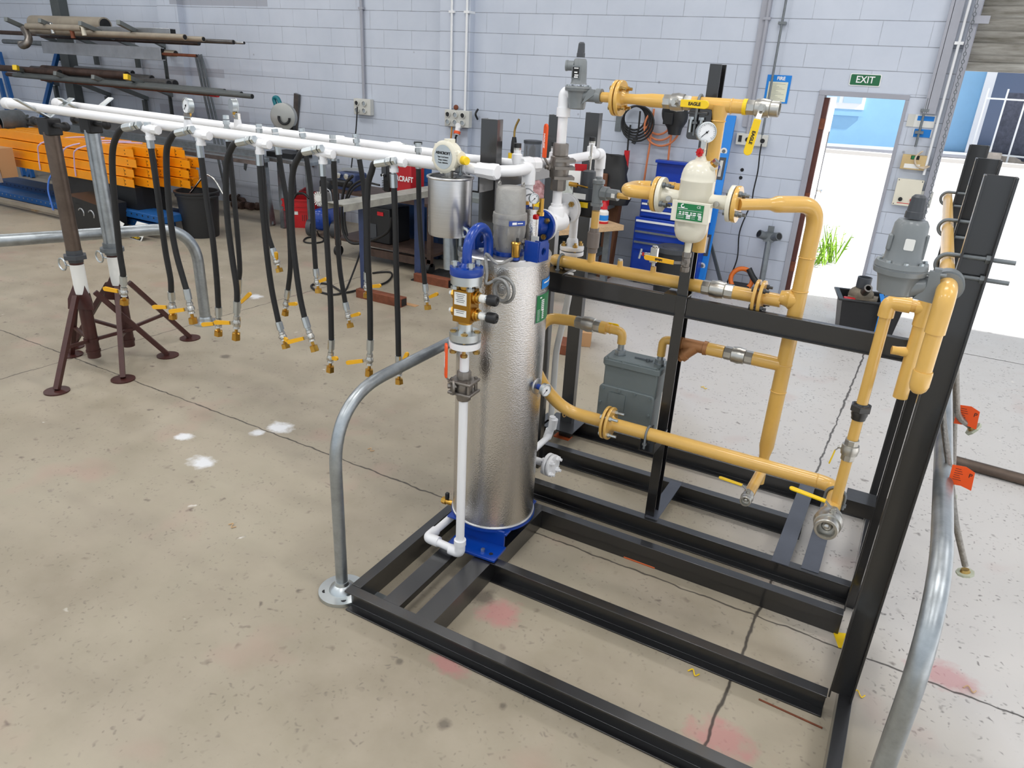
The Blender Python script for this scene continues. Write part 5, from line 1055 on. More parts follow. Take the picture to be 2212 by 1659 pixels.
# ---- hoses
def hose(label, yv, pts, end, lev, rp, group, tee=None):
    """pts: pixel path of the hose; end: pixel of the brass nut; lev: lever tip pixel, in the plane y = yv"""
    P = [ay(px, py, yv) for px, py in pts]; E_ = ay(*end, yv); t = thing('hanging_hose', label, 'hose', E_, group)
    k = sz(P[-1], 1); r = rp*k; sp = spl(P, 6)
    part('rubber_hose', MB().tube(sp, r, 12), 'rub', t)
    dT = (sp[0]-sp[1]).normalized(); dB = (sp[-1]-sp[-2]).normalized(); dE = (E_-P[-1]).normalized()
    part('upper_ferrule', MB().lathe(sp[0]-dT*2*k, dT, [(0, r*1.25), (26*k, r*1.25), (27*k, r*.9), (34*k, r*.9)], 8).hexa(sp[0]+dT*30*k, sp[0]+dT*38*k, r*1.3).hexa(sp[0]+dT*40*k, sp[0]+dT*47*k, r*1.2), 'zinc', t, ang=25)
    L_ = (E_-P[-1]).length
    part('lower_ferrule', MB().lathe(P[-1]-dE*2*k, dE, [(0, r*1.25), (L_*.32, r*1.25), (L_*.33, r*.9), (L_*.4, r*.9)], 8), 'zinc', t, ang=25)
    vb_ = P[-1]+dE*L_*.38
    v = part('hose_valve', MB().lathe(vb_, dE, [(0, r*1.1), (L_*.08, r*1.2), (L_*.1, r*.95), (L_*.17, r*1.4), (L_*.24, r*1.4), (L_*.28, r*1.0), (L_*.34, r*1.2)], 12), 'nick', t)
    part('brass_nut', MB().lathe(P[-1]+dE*L_*.74, dE, [(0, r*.6), (L_*.1, r*.62), (L_*.12, r*1.5), (L_*.3, r*1.6)], 6, ph=.3), 'brs', t, ang=20)
    sc_ = vb_+dE*L_*.2; tip = ay(*lev, yv)-Y*.01; ld = tip-sc_; Ll = ld.length; ld.normalize(); st = V((0, -1, 0)); st = (st-ld*st.dot(ld)).normalized()
    part('lever', MB().bar(sc_, sc_+ld*Ll*.35, r*1.0, r*.35, st).cyl(sc_, sc_+st*r*1.6, r*.5, n=10), 'nick', v); 
    w = r*1.5; W = w/2; sd2 = st.cross(ld); n = 6; LL = Ll*.72
    poly = [(0, -W*.8), (0, W*.8)]+[(LL-W+W*cos(a), W*sin(a)) for a in [pi/2-pi*q/n for q in range(n+1)]]
    part('grip', MB().prism(poly, sc_+ld*Ll*.28-st*r*.3, ld, sd2, r*.8), 'ylo', v)
    return t
def hy(px, py): return lerp_x(hA2, d1, onl(px, py).x).y
def gy(px, py): return lerp_x(onl(124, 224), d2, onl(px, py).x).y
GA, GB = 'black test hoses on the white headers', 'black test hoses on the white headers'
nth = ['first', 'second', 'third', 'fourth', 'fifth']
A_ = [[(272, 276), (254, 290), (244, 320), (243, 370), (249, 450), (258, 540), (265, 585), (266, 598)], [(386, 287), (370, 297), (360, 325), (361, 390), (369, 480), (380, 545), (398, 610), (403, 626)], [(517, 308), (500, 320), (490, 350), (488, 410), (492, 480), (502, 560), (511, 620), (512, 652)], [(660, 328), (645, 340), (634, 365), (629, 420), (631, 500), (638, 570), (648, 640), (658, 687)], [(816, 353), (803, 370), (795, 400), (793, 470), (795, 560), (799, 650), (800, 735)]]
Ae = [(269, 655), (418, 696), (510, 730), (680, 756), (797, 808)]; Al = [(228, 622), (370, 672), (467, 695), (625, 738), (752, 782)]
D_ = [[(326, 318), (334, 370), (345, 450), (357, 540), (368, 600), (370, 632)], [(434, 338), (440, 380), (448, 440), (460, 520), (468, 600), (472, 665)], [(561, 355), (564, 400), (569, 470), (578, 560), (588, 630), (602, 697)], [(698, 378), (702, 450), (708, 550), (714, 650), (716, 735)], [(851, 403), (854, 480), (856, 580), (859, 680), (861, 770)]]
De = [(374, 686), (472, 722), (618, 750), (713, 800), (862, 826)]; Dl = [(334, 662), (440, 700), (625, 735), (733, 773), (884, 760)]
TT = [(322, 279), (432, 291), (560, 310), (697, 331), (851, 349)]
for i in range(5):
    y0 = hy(*TT[i])-.045
    te = ay(*TT[i], y0); kk = sz(te, 1)
    t = thing('hose_tee', nth[i]+' white hose tee from the left on the front header', 'pipe tee', te, 'white tees on the front header')
    part('run', MB().lathe(te-X*22*kk, X, [(0, 6*kk), (7*kk, 6*kk), (7.2*kk, 8*kk), (14*kk, 10*kk), (30*kk, 10*kk), (34*kk, 8*kk), (40*kk, 8*kk)], 18), 'wht', t)
    part('branch', MB().cyl(te, te-Zv*18*kk, 8.5*kk, n=18).cyl(te-Zv*14*kk, te-Zv*22*kk, 10*kk, n=18).cyl(te, te+Y*.05, 8*kk, n=18), 'wht', t)
    part('side_boss', MB().cyl(te+X*16*kk, te+X*30*kk, 9.5*kk, n=8), 'wht', t)
    q0 = A_[i][0]; hose(nth[i]+' arching black hose from the left on the front header', y0-.02, [(q0[0]-2, q0[1]+0), (q0[0]-9, q0[1]+2)]+A_[i][1:], Ae[i], Al[i], 6.2, GA)
    hose(nth[i]+' straight black hose from the left under the front header', y0, D_[i], De[i], Dl[i], 6, GB)
R_ = [([(493, 303), (498, 350), (506, 430), (514, 520), (518, 580), (516, 604)], (512, 700), (545, 632)), ([(602, 332), (610, 380), (620, 440), (626, 520), (627, 580), (622, 627)], (616, 678), (645, 655)), ([(563, 320), (568, 380), (572, 440), (578, 500), (589, 538)], (604, 586), (600, 543)), ([(660, 330), (668, 380), (674, 440), (678, 520), (682, 582)], (688, 630), (709, 601)), ([(721, 345), (725, 420), (729, 500), (734, 580), (746, 655)], (757, 705), (781, 676)), ([(776, 342), (785, 400), (790, 470), (791, 540), (792, 590)], (792, 640), (826, 616)), ([(904, 362), (905, 430), (908, 500), (913, 560), (918, 615)], (924, 666), (949, 633))]
for i, (p_, e_, l_) in enumerate(R_):
    nm = ['rear black hose hanging behind the second tee, lever right', 'rear black hose with brass end left of the red crates', 'short rear black hose with raised amber lever', 'rear black hose ending above the blue compressor hose loop', 'rear black hose ending left of the rusty box section foot', 'rear black hose in front of the navy bench leg', 'rear black hose farthest right, beside the bench'][i]
    hose(nm, gy(*p_[0])-.06-.05*(i == 2), p_, e_, l_, 5.3, 'rear black hoses')
for i, p_ in enumerate(((490, 274), (601, 285), (735, 302), (857, 315))):
    yy = gy(*p_); te = ay(*p_, yy); kk = sz(te, 1)
    t = thing('hose_tee', nth[i]+' white hose tee from the left on the rear header', 'pipe tee', te, 'white tees on the rear header')
    part('run', MB().lathe(te-X*22*kk, X, [(0, 6*kk), (7*kk, 6*kk), (7.2*kk, 8*kk), (14*kk, 9*kk), (30*kk, 9*kk), (34*kk, 7*kk), (40*kk, 7*kk)], 18).cyl(te-Zv*.02, te, 7*kk), 'wht', t)
    part('hose_fitting', MB().hexa(te+X*18*kk, te+X*24*kk, 7*kk).cyl(te+X*24*kk, te+X*38*kk, 5*kk, n=12), 'zinc', t)
# ---- roller pipe stands
def stand(label, base, topz, neckz, sideb, tube, feet, hd):
    bx_, by_ = base; t = thing('pipe_stand', label, 'pipe stand', (bx_, by_, 0)); B = V((bx_, by_, 0))
    part('tube', MB().lathe(B+Zv*neckz, Zv, [(0, .046), (topz-.1-neckz, .046)], 28), tube, t)
    part('outer_tube', MB().cyl(B+Zv*.06, B+Zv*(neckz-.03), .042, n=24), 'brn', t)
    part('collar', MB().lathe(B+Zv*(neckz-.035), Zv, [(-.02, .05), (0, .052), (.002, .075), (.028, .075), (.03, .055), (.06, .055)], 6 if tube == 'pipebrn' else 24), 'dgry' if tube == 'pipebrn' else 'galvd', t, ang=25)
    part('label', MB().lathe(B+Zv*(neckz-.27), Zv, [(0, .043), (.2, .043)], 24, False), 'paper', t)
    lb_ = part('handle_ring', MB().torus(B+V((-.13, -.02, neckz-.09)), Y, .04, .006, 12, 8).cyl(B+Zv*(neckz-.09), B+V((-.1, -.015, neckz-.09)), .006), 'zinc', t)
    part('gusset', MB().lathe(B+Zv*.42, Zv, [(0, .1), (.07, .09), (.16, .044)], 3, ph=.5), 'brn', t, ang=20)
    part('foot_collar', MB().cyl(B+Zv*.18, B+Zv*.2, .048, n=24).cyl(B+Zv*.10, B+Zv*.115, .047, n=24), 'brn', t)
    for a, L_ in feet:
        d = V((cos(a), sin(a), 0)); f = B+d*L_
        lg = part('leg', MB().bar(B+d*.075+Zv*.52, f+Zv*.012, .032, .032), 'brn', t); part('foot_pad', MB().cyl(f, f+Zv*.008, .075, n=24), 'brn', lg)
        part('brace', MB().bar(B+d*.04+Zv*.19, B+d*(L_*.62)+Zv*.235, .02, .02), 'brn', t)
    hz = topz-.1
    part('head_block', MB().box(B+Zv*(hz+.03), (.11, .09, .1)), 'blkm', t, bev=.008)
    for s_ in (-1, 1): part('head_arm', MB().tube([B+X*(.05*s_)+Zv*(hz+.04), B+X*(.2*s_)-Y*.03*s_+Zv*(hz+.045)], .016, 12).sph(B+X*(.21*s_)-Y*.03*s_+Zv*(hz+.046), .028), 'blkm', t)
    V_ = MB()
    for s_ in (-1, 1): V_.bar(B+Zv*(hz+.085), B+Y*(.17*s_)+Zv*(topz+.09), .05, .008, Zv)
    part('v_head', V_, 'zinc', t)
sb = az(203, 788); s2_ = az(296, 756)
x1_ = ay(108, 262, lerp_x(hA2, d1, -4.75).y)
yS1 = lerp_x(hA2, d1, sb.x).y; yS2 = lerp_x(onl(124, 224), d2, s2_.x).y
stand('pipe stand with brown tube holding the front white header', (sb.x+.01, yS1+.05), ZH-.04, .79, 0, 'pipebrn', ((RAD(-50), .42), (RAD(155), .22), (RAD(75), .2)) if False else ((RAD(-62), .46), (RAD(178), .30), (RAD(58), .46)), 0)
stand('pipe stand with galvanised tube holding the rear white header', (s2_.x+.02, yS2+.05), ZH-.04, .79, 0, 'galv', ((RAD(-40), .50), (RAD(-80), .30) if False else (RAD(200), .46), (RAD(80), .46)), 0)
# ---- galvanised hoop rails
def hoop(label, pts, r, bases, rad=.32):
    t = thing('hoop_rail', label, 'hoop rail', bases[0])
    part('tube', MB().tube(fil(pts, rad, 14), r, 28), 'galv', t)
    for b_ in bases:
        b_ = V(b_); part('base_flange', MB().lathe(b_, Zv, [(0, .098), (.016, .098), (.018, .055), (.03, .05), (.045, r*1.25), (.06, r*1.1)], 36), 'zinc', t)
        for k in range(4): a = pi/4+k*pi/2; part('bolt_hole', MB().cyl(b_+V((.072*cos(a), .072*sin(a), .0165)), b_+V((.072*cos(a), .072*sin(a), .0172)), .011, n=14), 'ink', t)
    return t
fb_ = az(740, 1279); xh = fb_.x
zh_ = ay(738, 830, fb_.y).z
pe = ax(968, 740, xh)
hz_ = ax(900, 775, xh).z; 
hoop('galvanised hoop rail standing at the front left corner of the skid', [fb_+Zv*.02, V((xh, fb_.y, hz_)), V((xh, fb_.y+1.6, hz_)), V((xh, fb_.y+1.6, .02))], sz(V((xh, fb_.y, .5)), 13.5), [fb_, V((xh, fb_.y+1.6, 0))], .3)
f2 = az(445, 698); z2_ = ay(395, 485, f2.y).z
d_ = V((-.55, -.83, 0))
pl2 = V((az(0, 520, z2_).x, az(0, 520, z2_).y, 0)); d_ = (pl2-V((f2.x, f2.y, 0))); Lh = d_.length; d_.normalize()
q2 = f2+d_*2.6
hoop('galvanised hoop rail at the left in front of the black bin', [f2+Zv*.02, f2+Zv*z2_, f2+d_*2.6+Zv*z2_, f2+d_*2.6+Zv*.02], sz(f2+Zv*.5, 11.5), [f2, q2], .3)
# right hand hoop, nearest leg out of frame
XR_ = .247; ZR_ = 1.03
hoop('galvanised hoop rail at the right edge of the skid, nearest the camera', [V((XR_, 1.56, .02)), V((XR_, 1.56, ZR_)), V((XR_, 3.9, ZR_)), V((XR_, 3.9, .02))], .0256, [V((XR_, 1.56, 0)), V((XR_, 3.9, 0))], .3)
# ================= braided hoses with orange tags at the right =================
for i, (pts, tagp, endp, lb) in enumerate((
    ([(2052, 500, 3.0), (2032, 600, 2.7), (2030, 760, 2.4), (2037, 900, 2.3), (2052, 1020, 2.25), (2065, 1130, 2.2), (2085, 1222, 2.2)], (2066, 1025), (2085, 1235), 'nearest braided steel hose with orange tag, washer end lowest'),
    ([(2060, 520, 3.3), (2064, 700, 3.3), (2066, 860, 3.3), (2072, 900, 3.35), (2098, 922, 3.4)], (2078, 895), (2101, 925), 'braided steel hose with the upper orange tag'),
    ([(2055, 560, 3.5), (2062, 760, 3.5), (2058, 1000, 3.5), (2050, 1060, 3.5)], None, (2048, 1068), 'braided steel hose without a tag, farthest back'))):
    P = [ay(*p) for p in pts]; t = thing('braided_hose', lb, 'hose', P[-1], 'braided hoses beside the right posts')
    part('braid', MB().tube(spl(P, 6), sz(P[-1], 6.5), 12), 'braid', t)
    e = ay(*endp, pts[-1][2]); kk = sz(e, 1); d = (e-P[-1]).normalized()
    part('washer', MB().lathe(e, d, [(0, 18*kk), (5*kk, 18*kk)], 9, ph=.2), mat('pale_nylon', (176, 180, 160), .5), t); part('end_ring', MB().lathe(e-d*6*kk, d, [(0, 8*kk), (8*kk, 11*kk)], 16), 'yzn', t)
    if tagp:
        q = ay(*tagp, pts[-1][2]-.03); c = MB(); w_, h_ = 48*kk, 44*kk
        c.prism([(-.2*w_, -h_*.55), (.28*w_, -h_*.5), (.7*w_, -h_*.62), (.62*w_, h_*.32), (.25*w_, h_*.5), (-.25*w_, h_*.45)], q, X, Zv, .001)
        g = part('paper_tag', c, 'org', t); tb = MB()
        for r_ in range(6): tb.bb((q.x-.1*w_, q.y-.0016, q.z+h_*(.3-.11*r_)), (q.x+w_*(.12+.05*(r_ % 3)), q.y-.001, q.z+h_*(.32-.11*r_)))
        part('tag_print', tb, 'brn', g); text('P', g, (q.x+.5*w_, q.y-.0014, q.z+.1*h_), X, Zv, h_*.3, 'ink')
a, b = az(2050, 1003), az(2300, 1072)
solo('steel_bar', 'long brown steel tube lying on the floor at the right edge', 'steel tube', MB().cyl(a+Zv*.032, b+Zv*.032, .032, n=20), 'pipebrn')
# ================= loose bits on the floor =================
def slab(name, lb, cat, px, py, w, d, h, rot, m, group=None, z=0):
    c = az(px, py, z); return solo(name, lb, cat, MB().box(c+Zv*h/2, (w, d, h), Matrix.Rotation(RAD(rot), 3, 'Z')), m, group, bev=min(h*.2, .003), base=c)
M['shim'] = mat('orange_shim_plastic', (206, 98, 48), .5)
slab('packer', 'orange plastic packer under the front skid beam', 'packer', 1384, 1211, .15, .05, .008, 0, 'shim'); slab('packer', 'orange plastic packer on the floor near the rear skid corner', 'packer', 1216, 944, .1, .06, .008, 0, 'shim')
slab('cardboard_box', 'small open cardboard box on the floor behind the skid', 'box', 1255, 742, .16, .14, .12, 20, 'card'); slab('brick', 'red brick on the floor beside the small cardboard box', 'brick', 1217, 757, .09, .2, .08, 10, 'rust')
slab('paper_scrap', 'pale torn cardboard strip in front of the rusty trestle foot', 'scrap', 880, 657, .22, .06, .004, 0, 'card')
slab('steel_rod', 'short rusty rod lying inside the skid', 'rod', 1706, 1542, .22, .006, .005, -3, 'rust')
slab('yellow_corner', 'yellow triangular scrap beside the front right post', 'scrap', 1822, 1385, .06, .09, .004, 20, 'ylw')
for i, (px, py, lb) in enumerate(((1497, 1454, 'yellow swarf curl inside the skid'), (1854, 1500, 'yellow swarf curl right of the front post foot'), (1876, 1352, 'small yellow swarf curl higher up right of the front post'), (500, 1136, 'curled wood shaving on the open floor at left'), (800, 972, 'curled shaving behind the front hoop rail'), (2094, 1490, 'white strip of tape by the right floor joint'), (1520, 838, 'yellow strip on the floor beside the gas meter'))):
    q = az(px, py, .004); solo('swarf_curl', lb, 'scrap', MB().tube(spl([q+V((-.02, .0, 0)), q+V((-.005, .015, .004)), q+V((.01, -.01, .002)), q+V((.022, .008, 0))], 5), .0025, 6), 'ylw' if i not in (3, 4, 5) else 'wood')
mt = az(985, 606); solo('floor_mat', 'black perforated rubber mat in front of the workbench', 'mat', MB().box(mt+Zv*.006, (.75, .55, .012), Matrix.Rotation(RAD(3), 3, 'Z')), mat('mat_rubber', (40, 40, 40), .7, 0, .6, 40, .8, 45))
# ================= trestle, welder, trolley =================
l1, l2 = az(792, 640), az(906, 604); zt = .78
ztp = ay(800, 432, l1.y).z
TRS = thing('trestle', 'navy leg steel trestle with pale channel top and rusty box section feet', 'trestle', (l1+l2)/2)
for l, (pa_, pb_) in ((l1, ((752, 648), (848, 672))), (l2, ((866, 617), (945, 632)))):
    part('leg', MB().bar(l+Zv*.06, l+Zv*(ztp-.03), .075, .075, Y), 'navy', TRS, bev=.004)
    a = V((az(*pa_).x, l.y-.04, .04)); b = V((az(*pb_).x, l.y-.04, .04))
    part('foot', MB().bar(a, b, .09, .085), 'rust', TRS, bev=.004); part('foot_end', MB().bar(b, b+X*.002, .07, .065), 'ink', TRS)
dv_ = (V((l2.x, l2.y, 0))-V((l1.x, l1.y, 0))).normalized()
part('top_channel', MB().chan(V((l1.x, l1.y, ztp))-dv_*.35-X*.1+X*.1, V((l2.x, l2.y, ztp))+dv_*.6, Zv, dv_.cross(Zv), .2, .06, .006), mat('worn_channel', (168, 166, 156), .5, .3, .3, 8), TRS)
def P(px, py, y): return ay(px, py, y)
yw = 6.2
a, b = P(800, 418, yw), P(893, 350, yw); kw = sz(a, 1)
WX = thing('welder', 'red and black welding machine with white lettering on the trolley', 'welder', (b.x, yw, a.z))
cx_, cz_ = (P(838, 385, yw).x+P(892, 385, yw).x)/2, P(860, 384, yw).z; w_ = 54*kw; h_ = 62*kw
part('case', MB().box((cx_, yw+.12, cz_), (w_, .24, h_)), mat('welder_red', (176, 18, 30), .35), WX, bev=.012)
part('vent_slats', MB().add(*[[], []]) .bb((cx_-w_*.46, yw-.003, cz_-h_*.35), (cx_-w_*.28, yw, cz_+h_*.1)), 'dgry', WX)
text('ERCRAFT', WX, (cx_+w_*.16, yw-.004, cz_-h_*.02), X, Zv, h_*.24, 'wink', bold=.002, align='CENTER', sx=.8)
part('emblem', MB().torus((cx_-w_*.38, yw-.002, cz_+h_*.27), Y, .018, .004, 14, 6, .3, 5.6), 'wink', WX)
part('front_panel', MB().box((cx_-w_*.62, yw+.1, cz_-h_*.02), (w_*.3, .26, h_*.98)), 'plas', WX, bev=.015)
fp_ = part('control_face', MB().box((cx_-w_*.7, yw-.032, cz_+h_*.2), (w_*.22, .006, h_*.38)), 'dgry', WX)
for k in range(3): part('knob', MB().cyl((cx_-w_*(.76-.06*k), yw-.03, cz_+h_*.04), (cx_-w_*(.76-.06*k), yw-.055, cz_+h_*.04), .014, n=14), 'wink' if k == 1 else 'plas', WX)
for k in range(6): part('louvre', MB().box((cx_-w_*.66, yw-.034, cz_-h_*(.15+.055*k)), (w_*.26, .01, .006)), 'ink', WX)
tz_ = a.z-.01
TY = thing('trolley', 'dark steel trolley carrying the welder, on castor wheels', 'trolley', (cx_, yw, 0))
for zz in (tz_-.015, .2): part('shelf', MB().bb((cx_-.9, yw-.05, zz-.015), (cx_+.43, yw+.45, zz+.015)), 'rustd', TY)
for sx in (-.86, .4):
    for sy in (-.03, .42): part('leg', MB().bar((cx_+sx, yw+sy, .12), (cx_+sx, yw+sy, tz_), .05, .05, Y), 'rustd', TY); part('castor', MB().cyl((cx_+sx-.02, yw+sy, .06), (cx_+sx+.02, yw+sy, .06), .06, n=20), 'rub', TY)
part('side_rail', MB().bar((cx_-.52, yw-.03, .12), (cx_+.42, yw-.03, .12), .05, .08), 'rustd', TY)
q = P(826, 490, yw+.12)
WF = thing('wire_feeder', 'black wire feed machine on the lower trolley shelf', 'machine', (q.x, yw+.2, .215)); part('case', MB().bb((q.x-.14, yw+.02, .216), (q.x+.18, yw+.38, .60)), 'plas', WF, bev=.012)
part('badge', MB().bb((q.x+.02, yw+.012, .52), (q.x+.1, yw+.019, .56)), 'rink', WF); part('louvres', MB().bb((q.x-.12, yw+.012, .26), (q.x+.0, yw+.019, .42)), 'dgry', WF)
# navy vice and hood above the trolley's left end
q = P(745, 385, yw+.05); q.z = tz_+.1; kq = sz(q, 1)
WHd = thing('battery_charger', 'navy and chrome charger with black visor left of the welder', 'charger', (q.x, yw, tz_))
part('case', MB().box((q.x+.02, yw+.14, q.z-.02), (.26, .22, .2)), 'navy', WHd, bev=.02); part('visor', MB().box((q.x-.02, yw+.02, q.z-.03), (.3, .05, .07), Matrix.Rotation(.3, 3, 'X')), 'plas', WHd, bev=.015)
for dx in (-.05, .06): part('dial', MB().lathe((q.x+dx, yw+.012, q.z+.05), -Y, [(0, .03), (.015, .03), (.016, .022)], 18), 'chr', WHd)
part('handle', MB().bar((q.x-.1, yw+.14, q.z+.1), (q.x+.14, yw+.14, q.z+.12), .05, .03), 'sil', WHd)
b = MB()
for i, pts in enumerate(([(762, 380), (745, 400), (738, 450), (742, 500), (760, 525), (800, 520), (838, 500), (845, 470)], [(800, 385), (770, 395), (750, 420), (744, 470), (750, 510)], [(820, 400), (790, 395), (762, 410), (748, 440)])):
    b = MB().tube(spl([P(px, py, yw-.12-.05*i) for px, py in pts], 5), .016-.003*i, 10)
    solo('hanging_cable', ['thick black welding cable looping down from the trolley', 'second black welding cable hanging left of the trolley', 'short black welding cable looping over the charger'][i], 'cable', b, 'rub')
solo('power_lead', 'black power lead looping on the floor below the hoses', 'cable', MB().tube(spl([P(778, 545, 5.9), P(768, 575, 5.6), P(748, 625, 5.2)]+[az(px, py, .012) for px, py in ((738, 633), (715, 636), (685, 628), (672, 618), (685, 612), (710, 614), (730, 625), (745, 632), (790, 622), (830, 612), (846, 598), (843, 588), (820, 588), (805, 590))], 5), .010, 8), 'rub')
solo('air_lead', 'black lead curled in front of the compressor wheels', 'cable', MB().tube(spl([P(684, 498, 6.6)]+[az(px, py, .01) for px, py in ((690, 510), (699, 516), (696, 522), (680, 525), (662, 524), (656, 520), (662, 514), (675, 512))], 5), .010, 8), 'rub')
slab('steel_angle', 'galvanised channel offcut on the floor below the brushed can', 'steel offcut', 960, 558, .62, .1, .06, -6, 'galv')
# ================= compressor, crates, bin =================
q = az(705, 515); yc = q.y; kc = sz(V((q.x, yc, .2)), 1)
CM = thing('air_compressor', 'blue tank air compressor on two grey wheels', 'air compressor', q)
cc = P(692, 475, yc); rC = 24*kc; dC = V((-.35, .94, 0)).normalized()
part('tank', MB().lathe(cc, dC, [(-rC*.45, rC*.1), (-rC*.4, rC*.45), (-rC*.25, rC*.75), (0, rC*.97), (.04, rC), (.48, rC), (.52, rC*.97), (.62, rC*.1)], 32), 'blu', CM)
part('drain_boss', MB().cyl(cc-dC*rC*.52, cc-dC*rC*.4, .018, n=12), 'blu', CM)
for s_, ww in ((-1, 0), (1, 0)):
    p_ = cc+V((.94, .35, 0))*(s_*rC*1.15)+dC*.06; p_.z = .1; w = part('wheel', MB().lathe(p_-V((.94, .35, 0))*.03, V((.94, .35, 0)), [(0, .06), (0, .1), (.06, .1), (.06, .06)], 24), 'dgry', CM)
    part('hub', MB().cyl(p_-V((.94, .35, 0))*.035, p_+V((.94, .35, 0))*.035, .035, n=16), 'sil', w)
part('rear_leg', MB().bar(cc+dC*.45-Zv*rC, V((cc+dC*.45).to_tuple())-Zv*(cc.z-.005), .05, .05, Y), 'plas', CM)
top_ = cc+Zv*rC+dC*.15
part('pump', MB().box(top_+Zv*.09, (.13, .12, .18)).cyl(top_+Zv*.16-dC*.02, top_+Zv*.24, .05, n=14), 'cast', CM, bev=.01)
part('fan', MB().lathe(top_-dC*.16+Zv*.12, -dC, [(0, .03), (.02, .035)], 12), 'paper', CM)
fb = MB(); fu, fw_ = perp(dC)
for k in range(18): a = k*pi/9; fb.bar(top_-dC*.16+Zv*.12+(fu*cos(a)+fw_*sin(a))*.02, top_-dC*.165+Zv*.12+(fu*cos(a)+fw_*sin(a))*.085, .012, .012, dC)
part('fan_blades', fb, 'paper', CM)
part('motor', MB().box(top_+dC*.18+Zv*.16, (.16, .2, .3)), 'plas', CM, bev=.03); part('air_pipe', MB().tube(spl([top_+Zv*.22, top_+V((.1, 0, .2)), top_+V((.12, .0, .05)), top_+V((.04, 0, 0))]), .008, 8), 'sil', CM)
def crate(lb, px, py, w, d, h, rot, z=0):
    c = az(px, py); R = Matrix.Rotation(RAD(rot), 3, 'Z'); t = thing('crate', lb, 'crate', c+Zv*z); b = MB(); c = c+Zv*z
    for sx, sy, ww, dd in ((0, -1, w, .012), (0, 1, w, .012), (-1, 0, .012, d), (1, 0, .012, d)): b.box(c+R @ V((sx*w/2, sy*d/2, h/2)), (ww, dd, h), R)
    b.box(c+Zv*.006, (w, d, .012), R); part('body', b, 'red', t)
    for zz in (h*.98, h*.78, h*.62): part('rib', MB().box(c+R @ V((0, -d/2-.006, zz)), (w*1.03, .02, .02), R).box(c+R @ V((w/2+.006, 0, zz)), (.02, d*1.03, .02), R).box(c+R @ V((-w/2-.006, 0, zz)), (.02, d*1.03, .02), R), 'red', t)
    sl = MB()
    for k in range(6): sl.box(c+R @ V((w*(.08+.06*k), -d/2-.0065, h*.36)), (.008, .002, h*.22), R)
    part('slots', sl, 'brn', t); part('label', MB().box(c+R @ V((-w*.12, -d/2-.008, h*.55)), (.06, .002, .06), R), 'paper', t); return t
crate('red plastic crate nearest the compressor', 657, 486, .42, .36, .36, 30); crate('red plastic crate behind, partly hidden by the compressor', 692, 470, .42, .36, .38, 30)
solo('hanging_cable', 'black lead resting on the nearest red crate', 'cable', MB().tube(spl([P(632, 432, 6.75), P(640, 420, 6.8), P(655, 418, 6.8), P(668, 428, 6.8)]), .016, 10), 'rub')
q = az(437, 508); rb_ = sz(q+Zv*.3, 36)
bq = V((q.x, q.y+.0, 0)); zbt_ = ay(430, 412, q.y).z
BN = thing('bin', 'tall black plastic bin behind the far hoop rail', 'bin', bq)
part('shell', MB().lathe(bq, Zv, [(0, .001), (0, rb_*.98), (.02, rb_*1.0), (zbt_-.06, rb_*1.17), (zbt_-.058, rb_*1.24), (zbt_-.03, rb_*1.25), (zbt_-.02, rb_*1.3), (zbt_, rb_*1.3), (zbt_, rb_*1.17), (.03, rb_*.95), (.03, .001)], 40, False), mat('bin_black', (34, 35, 37), .5), BN)
for s_ in (-1, 1): part('handle', MB().box(bq+X*(s_*rb_*1.32)+Zv*(zbt_-.05), (.05, .12, .03)), 'plas', BN, bev=.008)
solo('bent_tube', 'bent chrome tube standing in the black bin', 'tube', MB().tube(fil([P(410, 418, q.y), P(443, 375, q.y+.1), P(462, 384, q.y+.1), P(482, 420, q.y+.1)], .1), .012, 10), 'chr')
# ================= small stuff round the bin, steel lengths, rusty fittings =================
b = MB(); random.seed(3)
for i, (px, py) in enumerate(((515, 450), (525, 442), (537, 452), (548, 440), (556, 453), (508, 440))):
    c = az(px, py)+Zv*.05; d = V((random.uniform(-1, 1), random.uniform(-.4, .4), random.uniform(-.2, .3))).normalized()
    t = thing('pipe_fitting', 'rusty flanged pipe fitting in the pile on the floor by the wall', 'pipe fitting', c-Zv*.05, 'rusty fittings by the wall')
    part('body', MB().cyl(c-d*.1, c+d*.1, .035, n=14).sph(c, .055), 'rustd', t); part('flange', MB().cyl(c+d*.08, c+d*.1, .055, n=14), 'rustd', t); part('flange', MB().cyl(c-d*.1, c-d*.08, .055, n=14), 'rustd', t)
for i, (p_, q_, w_, m_, lb) in enumerate((((588, 487), (562, 330), .11, 'galv', 'wide galvanised channel standing under the saw table'), ((613, 493), (604, 345), .07, 'galv', 'narrow galvanised channel right of the wide one'), ((634, 455), (642, 203), .08, 'steel', 'tall flat steel bar leaning on the wall behind the saw'), ((528, 437), (533, 330), .05, 'galvd', 'thin galvanised post left of the saw table'), ((620, 450), (640, 340), .05, 'rackdk', 'dark angle iron leaning on the wall'), ((640, 445), (652, 340), .05, 'rackdk', 'second dark angle iron leaning beside the timber'), ((655, 440), (675, 345), .12, 'woodb', 'brown timber board leaning on the wall behind the crates'))):
    a = az(*p_); wl = aw(*q_, .03); bpt = ay(*q_, min(a.y+.25, wl.y)) if i < 2 else wl
    solo('steel_length' if 'timber' not in lb else 'timber_board', lb, 'steel length' if 'timber' not in lb else 'timber', MB().bar(a, bpt, w_, .04, Y), m_, base=a)
